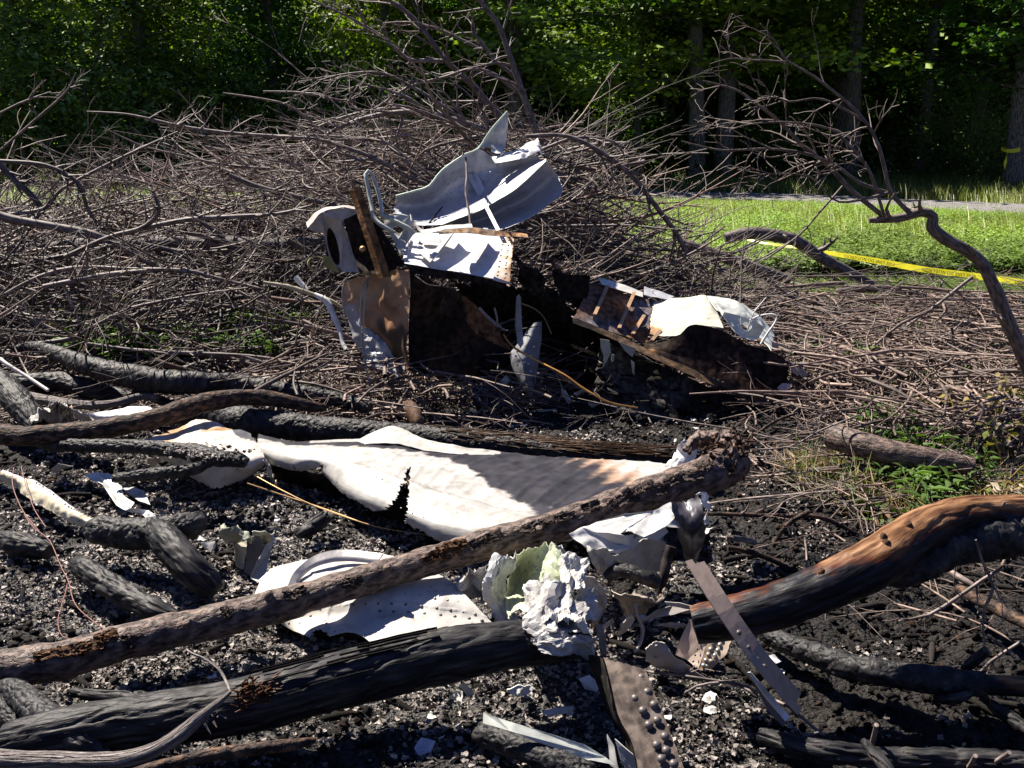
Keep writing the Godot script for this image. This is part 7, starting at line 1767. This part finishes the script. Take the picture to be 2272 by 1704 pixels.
	log_of.call(R1, [[-60, 1180, .12, 130], [0, 1260, .12, 140], [70, 1340, .11, 140], [130, 1410, .1, 110]], M.gator, .08, 9.0, "charred_log", "short charred piece at the left edge beside the cracked plank")
	log_of.call(R1, [[470, 1170, .1, 60], [600, 1190, .11, 80], [800, 1205, .12, 90], [960, 1190, .13, 60]], M.char, .12, 10.0, "charred_branch", "thin charred branch just above the big charred log")
	o = thing("weathered_branch", "silvery weathered branch curving up at the lower left, snapped at its tip", "branch", g(250, 1700) * Vector3(1, 0, 1))
	s = stick(R1, [[-80, 1600, .2, 130], [0, 1602, .21, 130], [150, 1605, .22, 120], [400, 1606, .24, 110], [600, 1608, .26, 104], [800, 1600, .28, 104], [950, 1560, .30, 100], [1070, 1505, .32, 98], [1180, 1430, .34, 96], [1270, 1350, .36, 84], [1350, 1285, .38, 62], [1440, 1210, .4, 40], [1490, 1165, .41, 22]].map(func(e): return [e[0], e[1], e[2], e[3] / R1.z]))
	b = Buf.new()
	tube(b, s[0], s[1], 22, .02, .10, 9.0)
	part(b, "stem", M.grey_wood, o)
	s = stick(R1, [[1488, 1168, .41, 14], [1465, 1110, .41, 16], [1420, 1030, .41, 20], [1330, 960, .41, 20], [1240, 920, .41, 16], [1205, 890, .41, 10]].map(func(e): return [e[0], e[1], e[2], e[3] / R1.z]))
	b = Buf.new()
	tube(b, s[0], s[1], 8, .02, .12, 20.0)
	part(b, "side_twig", M.grey_wood, o)
	b = Buf.new()
	for k in 14:
		var p := g(R1.x + rng.randf_range(1300, 1420) / R1.z, R1.y + rng.randf_range(1270, 1380) / R1.z, .37)
		tube(b, [p, p + Vector3(rng.randf_range(.0, .02), rng.randf_range(-.02, .015), .012)], [.003, .001], 4, .1)
	part(b, "splinters", M.grey_wood, o, "", true)
	log_of.call(R1, [[860, 1690, .12, 60], [1050, 1640, .14, 76], [1300, 1585, .15, 84], [1500, 1555, .15, 86], [1700, 1530, .15, 84], [1900, 1505, .14, 76], [2030, 1480, .12, 40]], M.dark_bark, .09, 10.0, "charred_branch", "dark branch lying along the bottom below the big charred log")
	log_of.call(D, [[880, 1430, .06, 120], [920, 1440, .07, 170], [1010, 1470, .08, 178], [1200, 1545, .09, 180], [1400, 1625, .09, 180], [1600, 1720, .08, 180]], M.gator, .07, 8.0, "charred_log", "cracked charred log end at the bottom under the pale grey strip")
	o = thing("charred_log", "charred log with a bare orange end lying towards the right edge", "log", g(2000, 1530) * Vector3(1, 0, 1))
	s = stick(NN, [[1688, 1398, .08, 30], [1720, 1416, .1, 44], [1804, 1450, .11, 54], [1870, 1475, .12, 58], [1941, 1491, .13, 60], [2000, 1500, .13, 60], [2062, 1508, .13, 62], [2130, 1515, .13, 60], [2185, 1519, .13, 52]])
	b = Buf.new()
	tube(b, s[0], s[1], 56, .012, .16, 10.0, Color.WHITE, true, .006, 30.0, 14.0)
	part(b, "stem", M.gator, o)
	s = stick(NN, [[2170, 1519, .13, 42], [2200, 1520, .13, 44], [2260, 1523, .13, 46], [2330, 1528, .13, 46]])
	b = Buf.new()
	tube(b, s[0], s[1], 20, .03, .05, 9.0, burn_tint)
	part(b, "bare_end", M.peeled, o, "bare orange end")
	log_of.call(G, [[520, 1450, .04, 110], [700, 1510, .06, 140], [900, 1550, .07, 150], [1150, 1580, .07, 140], [1400, 1600, .07, 150], [1700, 1610, .08, 160], [2000, 1620, .09, 160], [2300, 1640, .1, 150]], M.char, .13, 10.0, "charred_log", "low charred log along the bottom right corner")
	log_of.call(G, [[1180, 1490, .12, 50], [1240, 1560, .13, 80], [1310, 1640, .14, 90], [1360, 1720, .14, 90]], M.char, .1, 10.0, "charred_branch", "short charred branch crossing the low log at the bottom right")
	log_of.call(G, [[1640, 1210, .1, 60], [1740, 1215, .12, 80], [1830, 1195, .13, 60], [1870, 1170, .12, 40]], M.char, .2, 12.0, "charred_branch", "small charred hooked piece below the orange-ended log")
	log_of.call(G, [[1740, 1040, .1, 60], [1830, 1010, .13, 70], [1900, 960, .16, 72], [1970, 900, .2, 64]], M.char, .1, 10.0, "charred_branch", "short charred stub rising above the orange-ended log")
	log_of.call(G, [[1940, 1200, .07, 50], [2040, 1280, .08, 80], [2140, 1350, .09, 90], [2260, 1430, .1, 90]], M.char, .12, 10.0, "charred_branch", "charred branch slanting to the right edge above the bottom corner")
	log_of.call(G, [[1640, 340, .1, 40], [1780, 420, .12, 44], [1880, 480, .11, 40]], M.twig, .06, 10.0, "stick_branch", "brown broken stick behind the pale hanging twig")
	log_of.call(G, [[1790, 500, .1, 60], [1900, 560, .12, 80], [2060, 640, .14, 90], [2250, 740, .16, 80]], M.dark_bark, .08, 10.0, "charred_branch", "dark branch in the grass below the peeled log's bend")
	for a in [[1900, 1580, 1830, 1690, "brown broken stick standing at the bottom right"], [2120, 1560, 1930, 1670, "thicker brown stick slanting in the bottom right corner"], [1260, 1380, 1220, 1540, "thin stick standing in the burnt ground at the bottom"]]:
		log_of.call(G, [[a[0], a[1], .16, 30], [(a[0] + a[2]) / 2, (a[1] + a[3]) / 2 + 8, .1, 34], [a[2], a[3], .05, 34]], M.twig, .1, 12.0, "stick_branch", a[4], Color.WHITE, "", 9)
	# sawn log at right
	o = thing("sawn_log", "brown log with a sawn round end lying among the sticks at right", "log", g(1960, 1030) * Vector3(1, 0, 1))
	s = stick(NN, [[1853, 968, .2, 62], [1868, 973, .2, 60], [1900, 983, .2, 58], [1959, 1000, .19, 58], [2030, 1014, .18, 54], [2096, 1024, .17, 50], [2160, 1034, .16, 40]])
	b = Buf.new()
	tube(b, s[0], s[1], 26, .03, .04, 8.0, Color.WHITE, false)
	part(b, "stem", M.bark, o)
	b = Buf.new()
	var ax: Vector3 = (s[0][0] - s[0][1]).normalized()
	var ux := ax.cross(Vector3.UP).normalized()
	plate(b, ring(s[0][0] + ax * .002, s[1][0] * .98, s[1][0] * .98, ux, ux.cross(ax), 20), {"amp": .003, "freq": 30.0, "t": .01, "col": Color(.30, .25, .24)})
	part(b, "sawn_end", M.grey_wood, o, "greyed sawn end")
	log_of.call(R6, [[1250, 1130, .1, 60], [1500, 1140, .12, 80], [1800, 1130, .14, 90], [2050, 1120, .15, 80], [2300, 1100, .16, 70]], M.twig, .08, 9.0, "fallen_log", "grey log lying behind the sawn one", Color(.7, .7, .7))
	# pale fallen trunk in the left heap
	s = stick_d(NN, [[-60, 575, 8.2, 30], [0, 572, 8.2, 30], [69, 558, 8.2, 30], [150, 545, 8.2, 28], [240, 540, 8.1, 27], [481, 537, 8.0, 26], [600, 540, 7.9, 25], [715, 538, 7.8, 23]])
	b = Buf.new()
	tube(b, s[0], s[1], 18, .04, .12, 7.0)
	solo(b, "fallen_log", M.grey_wood, "pale barkless trunk lying level in the left twig heap", "trunk")
	# slab of bark in front of the wreck
	b = Buf.new()
	sheet(b, net(C, [[[395, 935, .15], [430, 930, .17], [460, 950, .16]], [[420, 1000, .12], [460, 990, .14], [500, 1010, .12]], [[440, 1060, .07], [480, 1070, .09], [520, 1085, .07]], [[465, 1100, .04], [490, 1100, .05], [520, 1095, .04]]], false), {"nu": 20, "nv": 30, "amp": .003, "freq": 12.0, "t": .015, "jag": [.1, .1, .1, .1], "col": Color(.75, .85, 1.0)})
	solo(b, "wood_slab", M.peeled, "reddish split slab of wood leaning on the charred log before the wreck", "wood chunk")
	log_of.call(E, [[1140, 900, .04, 60], [1190, 880, .06, 100], [1270, 830, .07, 110], [1340, 780, .08, 90]], M.char, .12, 10.0, "charred_branch", "short charred stick in the ash under the torn wing edge")

# ------------------------------------------------------------------ yellow tape
func build_tape():
	var pts := []
	for e in [[1655, 530, 11.2], [1700, 540, 11.0], [1760, 548, 10.7], [1850, 563, 10.4], [1950, 580, 10.1], [2050, 598, 9.8], [2160, 612, 9.5], [2272, 627, 9.2], [2420, 648, 8.9]]: pts.append(q(e[0], e[1], e[2]))
	var o := thing("barrier_tape", "yellow fire line tape stretched over the meadow at right", "barrier tape", pts[3] * Vector3(1, 0, 1))
	var rows := [[], []]
	for i in pts.size():
		var p: Vector3 = pts[i]
		var w: float = [.008, .009, .011, .021, .027, .027, .027, .026, .026][i]
		rows[0].append(p + Vector3(0, w, -.012)); rows[1].append(p - Vector3(0, w, -.012))
	var b := Buf.new()
	sheet(b, rows, {"nu": 120, "nv": 6, "amp": .006, "freq": 3.0, "t": .001, "col": Color.WHITE})
	part(b, "band", M.tape, o)
	var font := SystemFont.new()
	font.font_names = PackedStringArray(["Droid Sans"])
	for a in [[2163, 2045, "FIRE LINE DO NOT CROSS"], [1985, 1872, "FIRE LINE DO NOT CROSS"], [2365, 2250, "FIRE LINE DO NOT CROSS"]]:
		var find := func(x: float) -> Array:
			for k in 400:
				var u := k / 400.0
				var p := surf(rows, u, .5)
				var c := cam_basis.inverse() * (p - EYE)
				if 1136.0 + F * c.x / -c.z >= x: return [p, u]
			return [pts[-1], 1.0]
		var p0: Vector3 = find.call(a[0])[0]
		var p1: Vector3 = find.call(a[1])[0]
		var tm := TextMesh.new()
		tm.text = a[2]; tm.font = font; tm.font_size = 32; tm.depth = .002; tm.pixel_size = .001
		var x := (p1 - p0)
		var sc := x.length() / maxf(tm.get_aabb().size.x, .01)
		x = x.normalized()
		var n := x.cross(Vector3.UP).normalized()                # upside down: the words run from right to left
		if n.z < 0: n = -n
		var y := n.cross(x).normalized()
		var m := MeshInstance3D.new()
		m.name = "lettering"
		o.add_child(m, true)
		m.mesh = tm; m.material_override = M.ink
		var ys := .028 / maxf(tm.get_aabb().size.y, .005)
		m.transform = Transform3D(Basis(x * sc, y * minf(ys, sc * 1.2), n), (p0 + p1) / 2 + n * .008 - origin(o))
	# tape round the tree
	var c := q(2250, 332, 24.4)
	b = Buf.new()
	var r0 := []
	var r1 := []
	for k in 17:
		var an := TAU * k / 16.0
		var rr := .235 + .006 * sin(k * 2.0)
		r0.append(c + Vector3(cos(an) * rr, .035 + .02 * sin(an * 2.0), sin(an) * rr - .1)); r1.append(c + Vector3(cos(an) * rr, -.04 + .025 * sin(an * 2.0 + .6), sin(an) * rr - .1))
	sheet(b, [r0, r1], {"nu": 48, "nv": 3, "amp": .004, "t": .002, "col": Color.WHITE})
	sheet(b, [[c + Vector3(-.2, .0, .09), c + Vector3(-.215, -.12, .14), c + Vector3(-.25, -.28, .11), c + Vector3(-.24, -.42, .16)], [c + Vector3(-.165, .0, .1), c + Vector3(-.19, -.12, .1), c + Vector3(-.20, -.28, .16), c + Vector3(-.22, -.44, .12)]], {"nu": 10, "nv": 3, "t": .002, "col": Color.WHITE})
	solo(b, "tree_tape", M.tape, "yellow tape knotted round the trunk at the right edge", "barrier tape")

# ------------------------------------------------------------------ ash, charcoal, litter
func lump(sd: int, flat: float) -> ArrayMesh:
	var b := Buf.new()
	for j in 6:
		for i in 9:
			var e := -PI / 2 + PI * j / 5.0
			var d := Vector3(cos(TAU * i / 8) * cos(e), sin(e), sin(TAU * i / 8) * cos(e))
			var r := 1.0 + .9 * n3(d + Vector3(sd * 7, 0, 0), 1.1)
			b.add(d * r * Vector3(1, flat, .75), (d * Vector3(1, 1 / flat, 1.3) + Vector3(n3(d, 3), n3(d, 4), n3(d, 5)) * .5).normalized(), Vector2.ZERO, Color.WHITE)
	for j in 5:
		for i in 8:
			var a := j * 9 + i
			b.tri(a, a + 1, a + 9, b.v[a] + b.v[a + 10]); b.tri(a + 1, a + 10, a + 9, b.v[a] + b.v[a + 10])
	return b.mesh(Vector3.ZERO)
func flake_mesh(sd: int) -> ArrayMesh:
	var b := Buf.new()
	var o := []
	for j in 7: o.append(Vector3(cos(j * .9) * rng.randf_range(.5, 1.3), rng.randf_range(-.3, .35), sin(j * .9) * rng.randf_range(.4, 1.0)))
	plate(b, o, {"amp": .35, "freq": 1.2, "sub": 1, "t": .12, "col": Color.WHITE})
	return b.mesh(Vector3.ZERO)
func build_small():
	var lumps := [lump(1, .7), lump(2, .5), lump(3, .8)]
	var xf := [[], [], []]
	var cols := [[], [], []]
	for k in 60000:
		var p := Vector3(rng.randf_range(-2.6, 2.6), 0, rng.randf_range(-6.4, -2.1))
		if burn(p.x, p.z) < .4: continue
		if n3(p, 3.0) < -.25 and rng.randf() < .4: continue
		if p.x < .5 and n3(p + Vector3(9, 0, 0), 2.6) > -.15 and rng.randf() < .72: continue
		var s := .0022 + .014 * pow(rng.randf(), 4.5)
		if p.x < -.4: s *= 1.2
		p.y = relief(p.x, p.z) + s * rng.randf_range(-.1, .7)
		xf[k % 3].append(Transform3D(rand_basis(s, .8), p))
		var v := rng.randf_range(.008, .06)
		cols[k % 3].append(Color(v, v * .95, v * .95) if rng.randf() < .85 else Color(v * 1.8, v * 1.2, v * .9))
	for i in 3: scatter("charcoal_rubble", lumps[i], M.soot, xf[i], cols[i])
	# pale ash flakes, thick in the middle and left of the burnt patch
	var fl := [flake_mesh(1), flake_mesh(2), flake_mesh(3)]
	xf = [[], [], []]; cols = [[], [], []]
	for k in 90000:
		var p := Vector3(rng.randf_range(-2.4, 1.3), 0, rng.randf_range(-5.4, -2.3))
		var dens := .8 + 1.5 * n3(p + Vector3(9, 0, 0), 2.6) + .5 * n3(p, 9.0) + .35 * (1.0 - Vector2((p.x + .6) / 1.2, (p.z + 3.6) / 1.0).length())
		if p.x > .6: dens -= .8
		if rng.randf() > dens * .8: continue
		var s := .003 + .012 * pow(rng.randf(), 2.2)
		p.y = relief(p.x, p.z) + .003 + s * rng.randf_range(.1, 1.6)
		xf[k % 3].append(Transform3D(rand_basis(s, .7), p))
		var v := rng.randf_range(.2, .85)
		if rng.randf() < .25: v *= .35
		cols[k % 3].append(Color(v, v * .97, v * .96))
	for k in 30000:                                          # drifts of fine ash
		var p := Vector3(rng.randf_range(-2.3, .7), 0, rng.randf_range(-5.0, -2.4))
		if n3(p, 1.8) < .12 + .2 * rng.randf(): continue
		var s := .003 + .007 * pow(rng.randf(), 2.0)
		p.y = relief(p.x, p.z) + s * rng.randf_range(.1, 1.2)
		xf[k % 3].append(Transform3D(rand_basis(s, .5), p))
		var v := rng.randf_range(.3, .8)
		cols[k % 3].append(Color(v, v * .98, v * .97))
	for k in 700:                                            # ash on the flecked branch and in the wreck's hollow
		var p := g(455 + rng.randfn(0, 45), 1000 + rng.randfn(0, 10), .285) if k < 260 else Vector3(rng.randf_range(-.4, 1.3), .02, rng.randf_range(-6.0, -5.2))
		var s := .004 + .010 * pow(rng.randf(), 2.0)
		xf[k % 3].append(Transform3D(rand_basis(s, .7), p))
		var v := rng.randf_range(.2, .6)
		cols[k % 3].append(Color(v, v * .98, v))
	for i in 3: scatter("ash_flakes", fl[i], M.soot, xf[i], cols[i])
	# bits of burnt stick in the rubble
	var b := Buf.new()
	tube(b, [Vector3(-1, 0, 0), Vector3(-.2, .06, .02), Vector3(1, 0, .05)], [.13, .16, .10], 7, .2, .25, 2.0)
	var stick_mesh := b.mesh(Vector3.ZERO)
	xf = [[]]; cols = [[]]
	for k in 900:
		var p := Vector3(rng.randf_range(-2.6, 2.6), 0, rng.randf_range(-5.4, -2.2))
		if burn(p.x, p.z) < .5: continue
		var s := rng.randf_range(.02, .075)
		p.y = relief(p.x, p.z) + s * .12
		xf[0].append(Transform3D(rand_basis(s, .25), p))
		var v := rng.randf_range(.012, .05)
		cols[0].append(Color(v, v * .95, v * .93))
	scatter("charred_stick_litter", stick_mesh, M.soot, xf[0], cols[0])
	# dry leaves and grass among the sticks at right
	var dry := leaf_cluster(9, .045, Vector3(.09, .03, .09))
	var tuft := blade_tuft(10, .16, .04, .003, 1.2)
	var dx := []
	var dc := []
	var tx := []
	var tc := []
	for k in 6500:
		var p := Vector3(rng.randf_range(.7, 3.4), -.02, rng.randf_range(-6.2, -2.9))
		if burn(p.x, p.z) > .2: continue
		var v := rng.randf_range(.5, 1.2)
		if k % 3 > 0:
			dx.append(Transform3D(rand_basis(rng.randf_range(.6, 1.3), .3), p + Vector3.UP * rng.randf_range(.0, .06)))
			dc.append(Color(.28 * v, .19 * v, .10 * v) if rng.randf() < .65 else Color(.08 * v, .13 * v, .03 * v))
		else:
			tx.append(Transform3D(rand_basis(rng.randf_range(.6, 1.3), .4), p))
			tc.append(Color(.30 * v, .22 * v, .12 * v) if rng.randf() < .6 else Color(.10 * v, .16 * v, .03 * v))
	scatter("leaf_litter", dry, M.leaf, dx, dc)
	scatter("dry_grass", tuft, M.grass, tx, tc)
	# yellowing weeds at the right edge
	var at := [[2150, 940, 1.0, "yellowing weed with drooping leaves at the right edge above the sawn log"], [2235, 1000, 1.2, "taller yellowing weed at the right edge behind the peeled log"], [2250, 890, .9, "dry reddish weed at the right edge below the arching branch"], [2200, 1090, .8, "pale dry leaves of a weed just above the peeled log's bend"]]
	for a in at:
		var p := g(a[0], a[1] + 60); p.y = -.02
		var o := thing("yellowed_weed", a[3], "weed", p, "dried weeds at the right edge")
		for k in 7:
			var bb := Buf.new()
			var d := Vector3(rng.randfn(0, .5), 1, rng.randfn(0, .4)).normalized()
			var l: float = rng.randf_range(.25, .5) * a[2]
			var mid := d * l * .6
			var tip := d * l + Vector3(rng.randfn(0, .08), -.03, rng.randfn(0, .05))
			tube(bb, [p, p + mid, p + tip], [.004, .003, .0015], 5, .1, 0, 9, Color(.32, .22, .08))
			for j in 7:
				var q0 := p + mid.lerp(tip, j / 6.0)
				var s: float = rng.randf_range(.03, .06) * a[2]
				var x := Vector3(rng.randfn(), rng.randfn(0, .3), rng.randfn()).normalized()
				var y := x.cross(Vector3(rng.randfn(0, .4), 1, rng.randfn(0, .4))).normalized()
				var nn := y.cross(x).normalized()
				if nn.y < 0: nn = -nn
				var v := rng.randf_range(.6, 1.2)
				var c := [Color(.22, .18, .05), Color(.30, .24, .10), Color(.14, .17, .04), Color(.40, .33, .24)][rng.randi() % 4] * v as Color
				var i0 := bb.add(q0, nn, Vector2.ZERO, c)
				bb.add(q0 + x * s * .5 + y * s * .3 - nn * s * .1, (nn + y * .3).normalized(), Vector2.ZERO, c)
				bb.add(q0 + x * s - nn * s * .3, nn, Vector2.ZERO, c)
				bb.add(q0 + x * s * .5 - y * s * .3 - nn * s * .1, (nn - y * .3).normalized(), Vector2.ZERO, c)
				bb.tri(i0, i0 + 1, i0 + 2, nn); bb.tri(i0, i0 + 2, i0 + 3, nn)
			part(bb, "stem", M.leaf, o)
